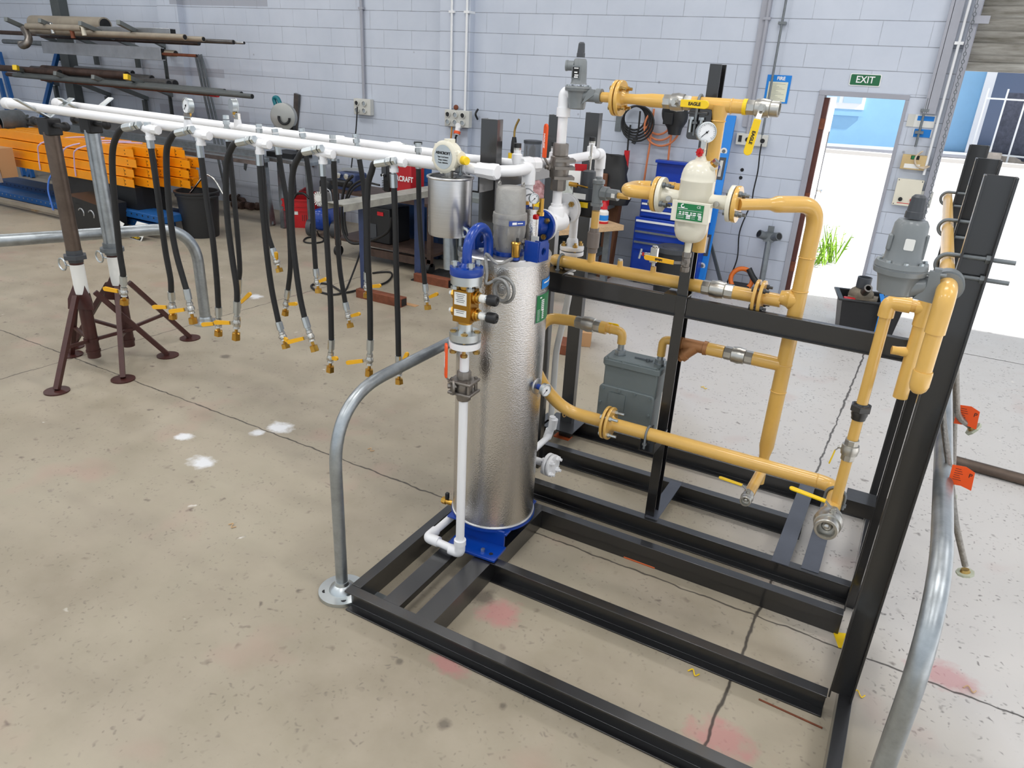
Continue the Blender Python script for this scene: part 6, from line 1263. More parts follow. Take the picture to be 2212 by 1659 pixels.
# saw table and saw
ys = 6.9
a, b = P(560, 336, ys), P(668, 352, ys)
ST = thing('saw_table', 'galvanised sheet table under the cut-off saw', 'table', (a.x, ys, 0)); part('top', MB().bb((a.x, ys-.02, a.z-.05), (b.x, ys+.55, a.z)), 'galv', ST, bev=.004)
for xx in (a.x+.06, b.x-.06):
    for yy in (ys+.03, ys+.5): part('leg', MB().bar((xx, yy, 0), (xx, yy, a.z-.04), .05, .05, Y), 'galvd', ST)
c_ = P(613, 252, ys+.2); kk = sz(c_, 1)
SAW = thing('cut_off_saw', 'teal handled cut-off saw with grey blade guard', 'saw', (c_.x, ys+.2, a.z)); dn = V((.35, -.93, 0)).normalized()
part('guard', MB().lathe(c_-dn*.05, dn, [(0, 26*kk), (.01, 28*kk), (.085, 28*kk), (.1, 24*kk), (.1, .001)], 40), mat('guard_grey', (168, 170, 168), .4, .3), SAW)
part('guard_slots', MB().torus(c_+dn*.056+V((6*kk, 0, -2*kk)), dn, 12*kk, 2.6*kk, 20, 8, -.3, 3.2), 'plas', SAW)
part('handle', MB().tube(fil([c_+V((-8*kk, .02, 20*kk)), c_+V((-18*kk, .02, 38*kk)), c_+V((-30*kk, .02, 36*kk)), c_+V((-22*kk, .02, 14*kk)), c_+V((-20*kk, .02, 4*kk))], 10*kk), 4.5*kk, 12), 'teal', SAW)
part('motor', MB().cyl(c_+V((-24*kk, .05, 0))-dn*.05, c_+V((-24*kk, .05, 0))+dn*.04, 10*kk, n=20), 'teal', SAW); part('base', MB().bb((c_.x-.2, ys+.05, a.z), (c_.x+.25, ys+.4, a.z+.06)), 'blkm', SAW)
part('arm', MB().bar(c_+V((10*kk, .05, -8*kk)), V((c_.x+.2, ys+.25, a.z+.05)), .06, .05, Y), 'plas', SAW)
# long galvanised lengths on the rail behind the stands
for i, (p_, q_, w_, h_, m_, lb) in enumerate((((60, 262), (560, 333), .12, .07, 'galvd', 'long grey channel resting behind the pipe stands, uppermost'), ((130, 285), (575, 345), .1, .05, 'galv', 'long galvanised length, middle of the three behind the stands'), ((190, 300), (565, 352), .06, .05, 'galv', 'long galvanised length, lowest of the three behind the stands'))):
    a = P(*p_, 6.75-.08*i); b = P(*q_, 6.75-.08*i); b.z = a.z = (a.z+b.z)/2; solo('steel_length', lb, 'steel length', MB().bar(a, b, w_, h_), m_)
sup = MB()
for px in (300, 560):
    q = P(px, 310, 6.75); sup = MB().bar((q.x, 6.8, 0), (q.x, 6.8, .74), .09, .06, Y); solo('support_post', ('left' if px == 300 else 'right')+' galvanised post under the long galvanised lengths', 'post', sup, 'galv')
# ================= orange beams on blue racking at the left =================
yo = 5.45; e0 = P(20, 352, yo); e1 = P(290, 412, yo); zo = (e0.z+e1.z)/2; hb_ = .105
ins = [(0, 0), (.03, .12), (-.06, .06), (.02, .15), (-.1, .1)]
hb_ = .098
names = {0: 'lowest', 1: 'second', 2: 'third', 3: 'top'}; cols = ['front', 'second', 'third', 'fourth', 'rear']
for r_ in range(4):
    for c_ in range(5 if r_ < 3 else 4):
        y0 = yo+.03*r_+c_*.135; x1 = -8.15-.02*r_+.11*c_*(1 if r_ < 3 else .8)-(.05 if c_ == 0 and r_ == 0 else 0)+[.0, .06, -.05, .08][(r_*2+c_) % 4]; x0 = -10.9+[0, .05, -.04][(r_+c_) % 3]
        z0 = zo+r_*(hb_+.012)
        t = thing('rack_beam', 'orange rack beam, %s layer, %s row from the aisle' % (names[r_], cols[c_]), 'rack beam', ((x0+x1)/2, y0, z0), 'stacked orange rack beams')
        part('beam', MB().chan((x0, y0, z0+hb_/2), (x1, y0, z0+hb_/2), -Y, Zv, hb_, .11, .012), 'orb', t)
        cl = part('end_clip', MB().bb((x1-.0, y0-.006, z0+.004), (x1+.17, y0, z0+hb_-.004)).bb((x1, y0-.006, z0+.004), (x1+.006, y0+.1, z0+hb_-.004)), 'orb', t)
        part('clip_hole', MB().cyl((x1+.02, y0-.0065, z0+.03), (x1+.02, y0-.0075, z0+.03), .007, n=10).cyl((x1+.02, y0-.0065, z0+.07), (x1+.02, y0-.0075, z0+.07), .007, n=10), 'ink', cl)
zs = zo+4*(hb_+.012)-.006
for i, px in enumerate((98, 150, 172)):
    q = P(px, 395, yo-.012); solo('strap', ['left', 'middle', 'right'][i]+' pale plastic strap round the orange beams', 'strap', MB().tube(spl([V((q.x-.05, yo-.014, zo+.02)), V((q.x-.02, yo-.016, zo+.2)), V((q.x+.08, yo-.01, zs-.08)), V((q.x+.35, yo+.25, zs+.0)), V((q.x+.6, yo+.5, zs))], 4), .009, 6), mat('lilac_strap', (200, 180, 216), .5))
solo('blue_strap', 'loose blue strap hanging below the orange beams', 'strap', MB().tube(spl([P(118, 372, yo-.05), P(107, 385, yo-.08), P(104, 410, yo-.1), P(110, 435, yo-.1), P(116, 457, yo-.1)], 5), .011, 8), mat('blue_strap', (84, 130, 220), .5))
for i, (p_, q_, hh, m_, lb) in enumerate((((0, 405), (345, 455), .09, 'blsd', 'dark blue racking upright under the orange beams'), ((0, 432), (330, 474), .08, 'bls', 'blue perforated racking upright, nearer the aisle'), ((215, 442), (352, 484), .08, 'bls', 'short blue perforated racking upright by the bin'))):
    yy = (5.75, 5.5, 5.42)[i]; a = P(*p_, yy); b = P(*q_, yy); zz = max(.05, (a.z+b.z)/2)
    t = thing('racking_upright', lb, 'racking upright', ((a.x+b.x)/2, yy, zz-.05)); part('channel', MB().bb((a.x-.5, yy, zz-hh/2), (b.x, yy+.3, zz+hh/2)), m_, t, bev=.004)
    dots = MB(); n_ = int((b.x-a.x)/.1)
    for k in range(n_): dots.cyl((a.x+.1*k, yy-.001, zz+.01), (a.x+.1*k, yy-.0025, zz+.01), .011, n=8)
    part('hole_row', dots, 'sil' if i == 1 else 'ink', t)
for i, xx in enumerate((-10.2, -9.2, -8.4)): solo('timber_bearer', ['left', 'middle', 'right'][i]+' timber bearer below the blue racking', 'bearer', MB().bb((xx-.05, 5.42, 0), (xx+.05, 6.1, .06)), 'wood')
solo('timber_bearer', 'long grey timber plank under the blue racking at the left edge', 'plank', MB().bb((-11.5, 5.32, .06), (-8.6, 5.40, .1)), 'duct')
q = az(190, 505)
PB = thing('plastic_box', 'black plastic box with two round holes between the pipe stands', 'box', q)
part('shell', MB().prism([(-.3, 0), (.24, 0), (.3, .36), (-.3, .42)], V((q.x, q.y, .005)), X, Zv, -.35), 'plas', PB)
for dx in (-.05, .14): part('ring', MB().torus((q.x+dx, q.y-.002, .24), Y, .05, .008, 18, 8, -2.6, .6), 'sil', PB)
solo('black_box', 'low black box in the dark beneath the orange beams', 'box', MB().bb((-9.7, 5.5, .17), (-8.1, 5.9, zo-.01)), 'plas')
# white corner guards with yellow name strips
for i, (px, py, w_, lb) in enumerate(((243, 515, .2, 'white plastic corner piece with yellow name strip behind the right stand'), (292, 518, .24, 'white plastic corner piece with yellow name strip beside the far hoop rail'))):
    q = az(px, py); R = Matrix.Rotation(RAD(-20+15*i), 3, 'Z'); Rt = R @ Matrix.Rotation(RAD(-35), 3, 'X')
    t = thing('corner_guard', lb, 'guard', q); part('panel', MB().box(q+Rt @ V((0, 0, .11)), (w_, .012, .22), Rt), 'paper', t, bev=.004)
    s_ = part('strip', MB().box(q+Rt @ V((0, -.008, .025)), (w_*.92, .003, .04), Rt), 'ink', t); text('McMARLEY', s_, q+Rt @ V((0, -.0105, .025)), Rt @ X, Rt @ Zv, .035, 'ylw')
q = az(4, 388, .42); PC = thing('parcel', 'cut-off white framed carton with a red mark at the left edge', 'carton', V((q.x, 5.2, .38)))
a_ = P(2, 352, 5.2); part('carton', MB().box((a_.x-.1, 5.25, a_.z), (.3, .2, .36)), 'card', PC); part('frame', MB().box((a_.x+.04, 5.12, a_.z-.02), (.03, .03, .42), Matrix.Rotation(-.15, 3, 'Y')).box((a_.x-.05, 5.12, a_.z-.18), (.25, .03, .05)), 'sil', PC); part('red_mark', MB().bb((a_.x-.15, 5.1, a_.z-.13), (a_.x-.0, 5.118, a_.z-.06)), 'rink', PC)
# ring and pipe scraps above the beams
q = P(28, 262, 5.9); t = solo('steel_ring', 'short large steel pipe ring lying on stock at the left', 'steel ring', MB().ring(q-V((.03, -.1, 0)), q+V((.1, -.3, 0)), .15, .135, 36), 'galvd')
for i, (p_, q_, r_, m_) in enumerate((((0, 250), (100, 262), .022, 'steel'), ((0, 262), (98, 272), .03, 'steel'), ((0, 258), (60, 250), .016, 'rackdk'))):
    solo('steel_tube', ['thin steel tube through the big ring', 'thicker steel tube below the ring', 'dark tube crossing above the ring'][i], 'steel tube', MB().cyl(P(*p_, 6.0), P(*q_, 6.05), r_, n=14), m_)
for i, (px, py, w_, h_) in enumerate(((40, 312, .25, .12), (62, 306, .16, .14), (30, 300, .14, .1))):
    q = P(px, py, 5.75); solo('steel_offcut', ['wide brown', 'holed dark', 'small olive'][i]+' steel offcut piled on the orange beams', 'offcut', MB().box(q, (w_, .16, h_), Matrix.Rotation(.4*i, 3, 'Y')), ['rustd', 'rustd', 'duct'][i], bev=.01)
solo('fibre_board', 'tan board leaning at the left edge above the beams', 'board', MB().prism([(-.3, -.1), (.12, -.1), (-.1, .3), (-.3, .3)], P(8, 302, 5.6), X, Zv, -.02), 'woodb')
# ================= cantilever rack on the left of the wall =================
RK = thing('cantilever_rack', 'grey cantilever rack on the wall holding two tiers of steel stock', 'rack', wp(-10, 0, .1))
part('upright', MB().wbox(-11.15, -10.95, 0, 3.2, .0, .14), 'rackdk', RK)
for px in (372,):
    u_ = (aw(px, 200, .05)-W0).dot(WU); part('upright', MB().wbox(u_-.04, u_+.04, 1.15, 2.3, 0, .1), 'rackdk', RK)
for tp, rt__, yel_ in (((33, 146), (125, 182), 1), ((118, 158), (237, 205), 0), ((200, 166), (318, 213), 0), ((273, 166), (378, 208), 1), ((12, 41), (125, 92), 0), ((85, 44), (210, 100), 0), ((172, 50), (300, 105), 0), ((255, 48), (362, 103), 0)):
    r_ = aw(*rt__, .02); t_ = ay(*tp, 6.5); t_.x = t_.x
    o = part('arm', MB().bar(r_, t_, .05, .055), 'rackg', RK, bev=.003)
    part('arm_bracket', MB().bar(r_-Zv*.02+WN*.05, r_-Zv*.26+WN*.05, .06, .05, Y), 'rackdk', RK)
    if yel_: part('end_plug', MB().bar(t_-(t_-r_).normalized()*.05, t_+(t_-r_).normalized()*.02, .06, .066), 'ylw', o)
def stock(lb, p, q, y, r, m, sq=0, hol=True, name='steel_tube'):
    a = ay(*p, y); b = ay(*q, y); zz = (a.z+b.z)/2; a.z = b.z = zz
    t = thing(name, lb, 'stock tube', (a+b)/2)
    if sq: part('tube', MB().bar(a, b, r*2, r*2*sq), m, t, bev=.003); part('bore', MB().bar(b, b+X*.002, r*1.7, r*1.7*sq), 'ink', t)
    else: part('tube', MB().cyl(a, b, r, n=16), m, t); part('bore', MB().cyl(b, b+X*.002, r*.82, n=16), 'ink', t)
stock('fat beige duct tube on the top rack tier', (72, 46), (228, 58), 6.95, .10, 'duct'); 
stock('bright square tube end on the top rack tier', (215, 62), (374, 73), 6.9, .045, 'sil', 1.0)
stock('grey olive tube along the front of the top tier, elbow at its end', (58, 55), (178, 63), 6.6, .04, 'duct')
for i, (p, q, y, r, m, lb) in enumerate((((60, 62), (400, 85), 6.75, .035, 'duct', 'brown grey tube under the square tube'), ((70, 66), (440, 88), 6.85, .03, 'duct', 'long beige tube reaching right of the square tube'), ((110, 72), (505, 93), 6.95, .026, 'steel', 'longest thin tube on the top tier'), ((80, 70), (528, 96), 6.98, .018, 'sil', 'thin bright rod sticking out farthest on the top tier'), ((90, 76), (430, 95), 7.1, .03, 'rustd', 'dark tube at the back of the top tier'), ((0, 70), (95, 74), 7.2, .03, 'rustd', 'brown tube leaving the picture at upper left'), ((8, 88), (120, 97), 7.2, .035, 'galvd', 'grey tube end left of the long pale channel'))):
    stock(lb, p, q, y, r, m)
stock('long pale flat sided channel between the rack tiers', (95, 102), (352, 117), 6.9, .03, 'sil', 2.6, name='steel_channel')
for i, (p, q, y, r, m, lb) in enumerate((((350, 112), (380, 118), 6.95, .04, 'duct', 'beige tube stub at the end of the pale channel'), ((350, 116), (425, 121), 6.9, .018, 'rust', 'thin rusty rod beyond the pale channel'), ((93, 146), (275, 167), 6.85, .055, 'rustd', 'thick rusty tube on the lower tier'), ((165, 152), (286, 154), 7.1, .04, 'sil', 'silver tube on the lower tier behind the rusty one'), ((70, 152), (328, 168), 7.0, .05, 'steel', 'dark tube second from the silver tube'), ((60, 158), (365, 178), 6.9, .05, 'steel', 'dark open tube ending left of the pier'), ((80, 160), (378, 177), 7.0, .055, 'steel', 'dark open tube ending at the pier'), ((60, 163), (485, 194), 6.85, .03, 'rackdk', 'long dark tube with open end, right of the pier'), ((40, 160), (522, 204), 6.65, .03, 'rackdk', 'very long dark tube on the lower tier'), ((30, 162), (545, 209), 6.6, .028, 'rackdk', 'longest dark tube sticking out on the lower tier'), ((90, 170), (468, 204), 6.75, .03, 'rust', 'rusty flat with red painted end'), ((0, 144), (130, 160), 6.7, .045, 'rustd', 'brown tube leaving the picture on the lower tier'), ((15, 158), (120, 172), 6.9, .03, 'rustd', 'short brown tube at the left under the lower tier'))):
    stock(lb, p, q, y, r, m)
rt9 = [o for o in bpy.data.objects if o.get('label', '').startswith('rusty flat with red')][0]; q = ay(468, 204, 6.75); part('red_tip', MB().cyl(q-X*.1, q+X*.02, .034, n=14), 'red', rt9)
q = ay(55, 75, 6.55); solo('pipe_bend', 'curved chrome pipe bend hanging below the top tier', 'pipe bend', MB().tube(spl([ay(52, 62, 6.6), ay(58, 72, 6.58), ay(62, 84, 6.55), ay(57, 95, 6.5), ay(48, 98, 6.5), ay(45, 90, 6.5)]), [.06]*40 if False else .05, 12), 'sst')
for px, py, lb, m in ((113, 62, 'small chrome clamp hanging from the top tier', 'chr'), (156, 72, 'rusty stub pipe hanging under the top tier', 'rust'), (180, 66, 'cream elbow end hanging under the top tier', 'crm')):
    q = ay(px, py, 6.6); solo('hanging_stub', lb, 'pipe stub', MB().tube(fil([q-X*.05+Zv*.06, q+Zv*.05, q+X*.01-Zv*.06], .05), .028, 12), m)
for i, (p, q) in enumerate((((0, 120), (34, 245)), ((0, 175), (22, 260)), ((124, 112), (82, 232)))):
    a = aw(*p, .1); b = aw(*q, .35)
    solo('blue_pole', ['long blue pole leaning at the left edge', 'shorter blue pole at the very left edge', 'blue pole leaning behind the lower tier'][i], 'pole', MB().bar(a+(a-b)*.05, b+(b-a)*1.6 if False else V((b.x+(b.x-a.x)*.9, b.y-.2, .0)), .07, .05, Y), 'bls')
for i, (px0, px1) in enumerate(((422, 462), (428, 470), (434, 478))):
    a = aw(px0, 118, .04); b = aw(px1, 300, .25); b = V((b.x+.12, b.y-.05, .0)) if False else a+(b-a)*1.55
    b.z = max(b.z, .03); solo('thin_channel', ['first', 'second', 'third'][i]+' thin galvanised strip leaning by the left pier', 'strip', MB().bar(a, b, .03, .02, Y), 'galvd', 'galvanised strips by the left pier')
# ================= power outlets and conduits on the wall =================
def outlet(lb, p, q, cols, of=0):
    a = aw(*p, .07+of); b = aw(*q, .07+of); u0, u1 = (a-W0).dot(WU), (b-W0).dot(WU); z1, z0 = a.z, b.z
    t = thing('power_outlet', lb, 'power outlet', wp((u0+u1)/2, z0, .04))
    part('box', MB().wbox(u0, u1, z0, z1, of, .075+of), 'sock', t, bev=.006)
    n = cols
    for i in range(n):
        uu = u0+(u1-u0)*(i+.5)/(n+.3)
        for j, zz in enumerate((z0+(z1-z0)*.72, z0+(z1-z0)*.28)):
            c_ = wp(uu, zz, .075+of); part('socket', MB().lathe(c_, WN, [(0, .034), (.02, .034), (.022, .027), (.01, .026), (.01, .001)], 22, False), 'sock', t); part('socket_face', MB().cyl(c_+WN*.0105, c_+WN*.012, .026, n=18), 'plas' if (j == 0 and i != 1) else 'galv', t)
    return t, u0, u1, z0, z1
def conduit(lb, u, z0, z1, r=.013, off=.03, m='trimw'):
    t = thing('conduit', lb, 'conduit', wp(u, z0, off)); part('tube', MB().cyl(wp(u, z0, off), wp(u, z1, off), r, n=14), m, t)
    for zz in (z0+(z1-z0)*.3, z0+(z1-z0)*.75): part('saddle', MB().wbox(u-.035, u+.035, zz-.012, zz+.012, 0, off+r*1.1), m, t)
def ua(px, py, off=.03): return (aw(px, py, off)-W0).dot(WU)
o1, u0, u1, z0, z1 = outlet('grey four socket power outlet left of the centre pier', (764, 212), (801, 250), 2)
conduit('grey conduit down to the left power outlet', ua(783, 100), z1, 5, .02, .03, 'frameg')
solo('outlet_lead', 'black lead hanging from the left power outlet', 'cable', MB().tube(spl([wp((u0+u1)/2-.03, (z0+z1)/2, .13), wp((u0+u1)/2-.06, z0-.1, .12), aw(767, 300, .1), aw(762, 335, .08), aw(757, 380, .1)]), .008, 8), 'rub')
o2, u0, u1, z0, z1 = outlet('grey six socket power outlet with orange plug on the centre pier', (961, 236), (1013, 277), 3, .1)
for px, l in ((975, 'left'), (1007, 'right')): conduit(l+' white conduit on the centre pier', ua(px, 120, .12), z1, 5, .014, .12)
q = aw(989, 272, .2); PG = thing('orange_plug', 'orange and white plug pushed in the six socket outlet', 'plug', q)
part('body', MB().cyl(q+WN*-.06, q, .035, n=18).cyl(q-Zv*.02, q-Zv*.1+WN*.02, .03, n=16), 'wink', PG); part('collar', MB().cyl(q-Zv*.06+WN*.01, q-Zv*.09+WN*.02, .04, n=18), 'org', PG); part('red_cap', MB().cyl(aw(1000, 267, .08), aw(1000, 267, .16), .04, n=18), 'org', PG)
part('lead', MB().tube(spl([q-Zv*.1+WN*.02, aw(984, 300, .16), aw(983, 335, .16), aw(984, 420, .16)]), .012, 8), 'rub', PG)
solo('orange_lead', 'tan lead hanging from the six socket outlet', 'cable', MB().tube(spl([aw(977, 252, .15), aw(975, 290, .16), aw(972, 320, .16), aw(970, 400, .16)]), .010, 8), mat('tan_lead', (206, 148, 70), .5))
for px, py in ((985, 232),): q = aw(px, py, .15); solo('brown_knob', 'round brown knob on top of the six socket outlet', 'knob', MB().sph(q, .03), 'rust')
a = aw(1592, 287, .06); b = aw(1655, 318, .06); u0, u1 = (a-W0).dot(WU), (b-W0).dot(WU); z0, z1 = b.z, a.z
t = thing('power_board', 'long grey wall power board right of the blue level', 'power outlet', wp(u0, z0, .03)); part('box', MB().wbox(u0, u1, z0, z1, 0, .06), 'sock', t, bev=.005)
for f_, m_ in ((.13, 'ink'), (.37, 'ink'), (.85, 'ink')): c_ = wp(u0+(u1-u0)*f_, (z0+z1)/2, .06); part('socket', (MB().cyl(c_, c_+WN*.006, .022, n=16) if f_ > .2 else MB().wbox(u0+(u1-u0)*.08, u0+(u1-u0)*.18, z0+.03, z1-.02, .06, .068)), m_, t)
part('plug_lead', MB().tube(spl([wp(u0+(u1-u0)*.85, z0+.03, .09), aw(1641, 335, .08), aw(1637, 370, .06), aw(1628, 410, .05), aw(1622, 440, .05), aw(1598, 500, .05), aw(1592, 560, .06), aw(1570, 612, .1)]), .007, 8), 'rub', t)
conduit('grey conduit above the power board, left one', ua(1650, 80), z1, 5, .018, .03, 'frameg'); conduit('thin steel conduit right of it crossing the fire notice', ua(1677, 120, .05), z0+.06, 5, .011, .05, 'galvd')
solo('wall_duct', 'wide grey cable duct above the wall power board', 'duct', MB().wbox(ua(1640, 100)-.04, ua(1640, 100)+.05, z1+.06, 5, .0, .025), 'frameg')
# ================= signs =================
def sign(name, lb, p00, p11, th=.004, m='paper', off=.0):
    a = aw(*p00, off); b = aw(*p11, off); u0, u1, z1, z0 = (a-W0).dot(WU), (b-W0).dot(WU), a.z, b.z
    t = thing(name, lb, 'sign', wp((u0+u1)/2, z0, off)); return t, u0, u1, z0, z1
t, u0, u1, z0, z1 = sign('exit_sign', 'green EXIT sign with white border above the open doorway', (1838.5, 158), (1900, 188))
cu, cz, sw, sh = (u0+u1)/2, (z0+z1)/2, (u1-u0), (z1-z0)
part('panel', MB().prism(rr(sw, sh, .012), wp(cu, cz, .004), WU, Zv, .004), 'wink', t); part('field', MB().prism(rr(sw*.94, sh*.86, .009), wp(cu, cz, .0085), WU, Zv, .0012), 'sgreen', t)
text('EXIT', t, wp(cu, cz, .0105), WU, Zv, sh*.78, 'wink', bold=.0012, sx=.95)
t, u0, u1, z0, z1 = sign('fire_notice', 'blue FIRE notice sheet on the wall left of the doorway', (1659, 161), (1700, 224))
cu, cz, sw, sh = (u0+u1)/2, (z0+z1)/2, (u1-u0), (z1-z0)
part('sheet', MB().wbox(u0, u1, z0, z1, .002, .006), 'cyan', t); part('page', MB().wbox(u0+sw*.1, u1-sw*.1, z0+sh*.05, z1-sh*.24, .006, .0075), mat('cream_page', (226, 226, 204), .7), t)
text('FIRE', t, wp(cu+sw*.08, z1-sh*.12, .0075), WU, Zv, sh*.17, 'wink', bold=.0015)
tb = MB()
for k in range(13): tb.wbox(u0+sw*.18, u0+sw*(.8-.12*((k*7) % 4)), z1-sh*(.32+.046*k), z1-sh*(.313+.046*k), .0075, .0082)
part('print', tb, 'dgry', t)
# ================= things on the right pier =================
def wthing(name, lb, cat, p, q, th, m, off=0, bev=.003):
    a = aw(*p, off+th); b = aw(*q, off+th); u0, u1 = sorted(((a-W0).dot(WU), (b-W0).dot(WU))); z0, z1 = sorted((a.z, b.z))
    t = thing(name, lb, cat, wp((u0+u1)/2, z0, off+th/2)); part('body', MB().wbox(u0, u1, z0, z1, off+.001, off+th), m, t, bev=bev); return t, u0, u1, z0, z1
t, u0, u1, z0, z1 = wthing('paper_sleeve', 'clear sleeve with blue and white leaflets on the right pier', 'leaflet', (1963, 246), (2016, 277), .006, 'paper', 0, 0)
part('blue_print', MB().wbox(u0+.08, u1-.01, z1-.05, z1-.01, .006, .008), 'cyan', t); part('grey_fold', MB().wbox(u0, u0+.06, z0, z1, .006, .009), 'sock', t)
t, u0, u1, z0, z1 = wthing('blue_card', 'small bright blue card below the leaflets on the right pier', 'card', (1976, 278), (2008, 298), .006, 'cyan', 0, 0); part('white_edge', MB().wbox(u0-.008, u0, z0, z1, .001, .006).wbox(u1, u1+.008, z0, z1, .001, .006), 'paper', t)
t, u0, u1, z0, z1 = wthing('alarm_box', 'yellowed tan alarm box with green window on the right pier', 'box', (1951, 333), (1995, 369), .06, 'tan'); part('window', MB().wbox(u0+.07, u1-.06, z0+.09, z0+.125, .06, .062), 'ink', t); part('green_lamp', MB().wbox(u0+.075, u0+.105, z0+.093, z0+.122, .062, .0635), 'green', t); part('paper_label', MB().wbox(u0+.03, u1-.04, z0+.012, z0+.05, .06, .063), 'paper', t)
t, u0, u1, z0, z1 = wthing('door_control', 'cream roller door control box with black and red buttons', 'control box', (1940, 385), (1982, 448), .06, 'crm')
for f_, m_ in ((.28, 'ink'), (.72, 'red')): c_ = wp(u0+(u1-u0)*f_, z0+(z1-z0)*.24, .06); part('button', MB().lathe(c_, WN, [(0, .018), (.012, .018), (.016, .012)], 18), m_, t)
for a_, b_ in ((.06, .95), (.94, .95), (.06, .05), (.94, .05)): part('screw', MB().cyl(wp(u0+(u1-u0)*a_, z0+(z1-z0)*b_, .06), wp(u0+(u1-u0)*a_, z0+(z1-z0)*b_, .062), .005, n=10), 'dgry', t)
part('legend', MB().wbox(u0+.04, u1-.05, z0+.02, z0+.026, .06, .0612), 'rink', t)
wthing('wall_switch', 'small grey switch box behind the large regulator cap', 'switch', (1983, 412), (2008, 450), .05, 'sock')
conduit('steel conduit down the right pier to the alarm box', ua(2000, 230, .04), aw(1988, 318, .04).z, aw(2008, 212, .04).z, .011, .04, 'galvd')
conduit('white conduit on the right pier ending above the control box', ua(2035, 230, .05), aw(1998, 378, .05).z, 5, .012, .05, 'trimw')
cb = MB(); cu_ = aw(2003, 350, .06)
for k in range(3): cb.torus(aw(1991+3*k, 345, .05+.012*k), WN, .06+.008*k, .007, 24, 8, -1.2, 2.4)
solo('cable_loop', 'loop of beige cable beside the tan alarm box', 'cable', cb, mat('beige_cable', (206, 190, 168), .5))
# chain down the pier
CH = thing('pull_chain', 'long steel pull chain hanging down the right pier', 'chain', aw(1990, 480, .1)); a = aw(2113, 0, .12); b = aw(1992, 490, .12); n_ = 62; d = (b-a)/n_
cb = MB()
for k in range(n_):
    c_ = a+d*(k+.5); sd_ = WU if k % 2 else WN; L2 = d.length*.42
    pts = [c_+d.normalized()*(L2*cos(w))*1.25+sd_*(.011*sin(w)) for w in [2*pi*i/10 for i in range(11)]]; cb.tube(pts, .0035, 5, False)
part('links', cb, 'galvd', CH); CH.children[0]['kind'] = 'stuff'
solo('door_bracket', 'white bracket plate on the shutter guide behind the chain', 'bracket', MB().wbox(ua(2115, 40, .1)-.06, ua(2115, 40, .1)+.08, aw(2115, 42, .1).z-.03, aw(2115, 42, .1).z+.03, .07, .1), 'frameg')
solo('bolt_latch', 'steel padlock and latch low on the shutter guide', 'latch', MB().wbox(1.04, 1.12, 1.02, 1.1, .07, .1).torus(wp(1.1, 1.0, .1), WN, .035, .006, 16, 8), 'galvd')
# ================= hung on the wall behind the pipes =================
wthing('steel_rule', 'pale steel rule hanging left of the black leads', 'rule', (1331, 250), (1340, 284), .006, 'galvd', .004, 0)
b = MB(); c0 = aw(1372, 262, .08)
for k in range(5): b.torus(aw(1371+1.5*k, 255+3*k, .05+.012*k), WN, .12+.014*k, .010, 26, 8)
b.tube(spl([aw(1362, 270, .1), aw(1358, 295, .09), aw(1356, 320, .09), aw(1355, 330, .09)]), .010, 8).tube(spl([aw(1383, 240, .1), aw(1379, 280, .09), aw(1373, 302, .09)]), .010, 8)
t = thing('jumper_leads', 'black jump leads coiled on the wall with a red grip', 'cable', aw(1360, 360, .08)); part('coil', b, 'rub', t); part('red_grip', MB().bar(aw(1355, 325, .09), aw(1351, 364, .09), .05, .04, WN), 'red', t); part('black_clip', MB().bar(aw(1374, 298, .09), aw(1368, 310, .09), .04, .03, WN), 'plas', t)
b = MB()
for k in range(3): b.torus(aw(1424+3*k, 262+6*k, .05+.01*k), WN, .13+.03*k, .011, 26, 8, -.6, 4.4)
b.tube(spl([aw(1413, 235, .06), aw(1408, 270, .06), aw(1404, 310, .06), aw(1396, 360, .06), aw(1390, 400, .06)]), .011, 8).tube(spl([aw(1450, 292, .06), aw(1446, 320, .06), aw(1443, 350, .06)]), .011, 8)
solo('air_hose', 'orange air hose coiled and hanging on the wall', 'hose', b, mat('orange_hose', (214, 128, 84), .5))
q = aw(1458, 258, .16); kk = sz(q, 1)
HM = thing('welding_helmet', 'black welding helmet hung on the wall by the orange hose', 'helmet', q-Zv*.2)
b = MB(); R3 = Matrix.Rotation(RAD(20), 3, 'Y')
vs = []; fs = []; n = 14; m_ = 9
for i in range(m_+1):
    v_ = i/m_; zz = (.5-v_)*62*kk; hw = (20+9*math.sin(pi*min(1, v_*1.15+.12)))*kk*(1-.35*max(0, v_-.6)/.4); dp_ = (26-10*v_)*kk
    for j in range(n+1):
        a = pi*j/n; vs.append(q+WU*(cos(a)*hw+(8-16*v_)*kk*-.4)+WN*(sin(a)*dp_)+Zv*zz)
for i in range(m_):
    for j in range(n): fs.append((i*(n+1)+j, i*(n+1)+j+1, (i+1)*(n+1)+j+1, (i+1)*(n+1)+j))
fs += [tuple(range(n+1)), tuple(reversed(range(m_*(n+1), (m_+1)*(n+1))))]
b.add(vs, fs); part('shell', b, 'plas', HM)
part('visor', MB().box(q+WN*26*kk-WU*8*kk+Zv*2*kk, (22*kk, 4*kk, 24*kk), Matrix.Rotation(WANG-.25, 3, 'Z')), 'ink', HM, bev=.004); part('top_vents', MB().box(q+WN*20*kk+Zv*29*kk, (20*kk, 12*kk, 6*kk), Matrix.Rotation(WANG, 3, 'Z')), 'dgry', HM, bev=.006)
for i, (px, py) in enumerate(((1007, 250), (1015, 252), (1030, 246))): 
    q = aw(px+2, py, .06); solo('wall_hook', ['left', 'middle', 'right'][i]+' black hook piece on the wall by the centre pier', 'hook', MB().tube(spl([q+Zv*.05, q+WN*.05, q-Zv*.06]), .012, 8), 'plas')
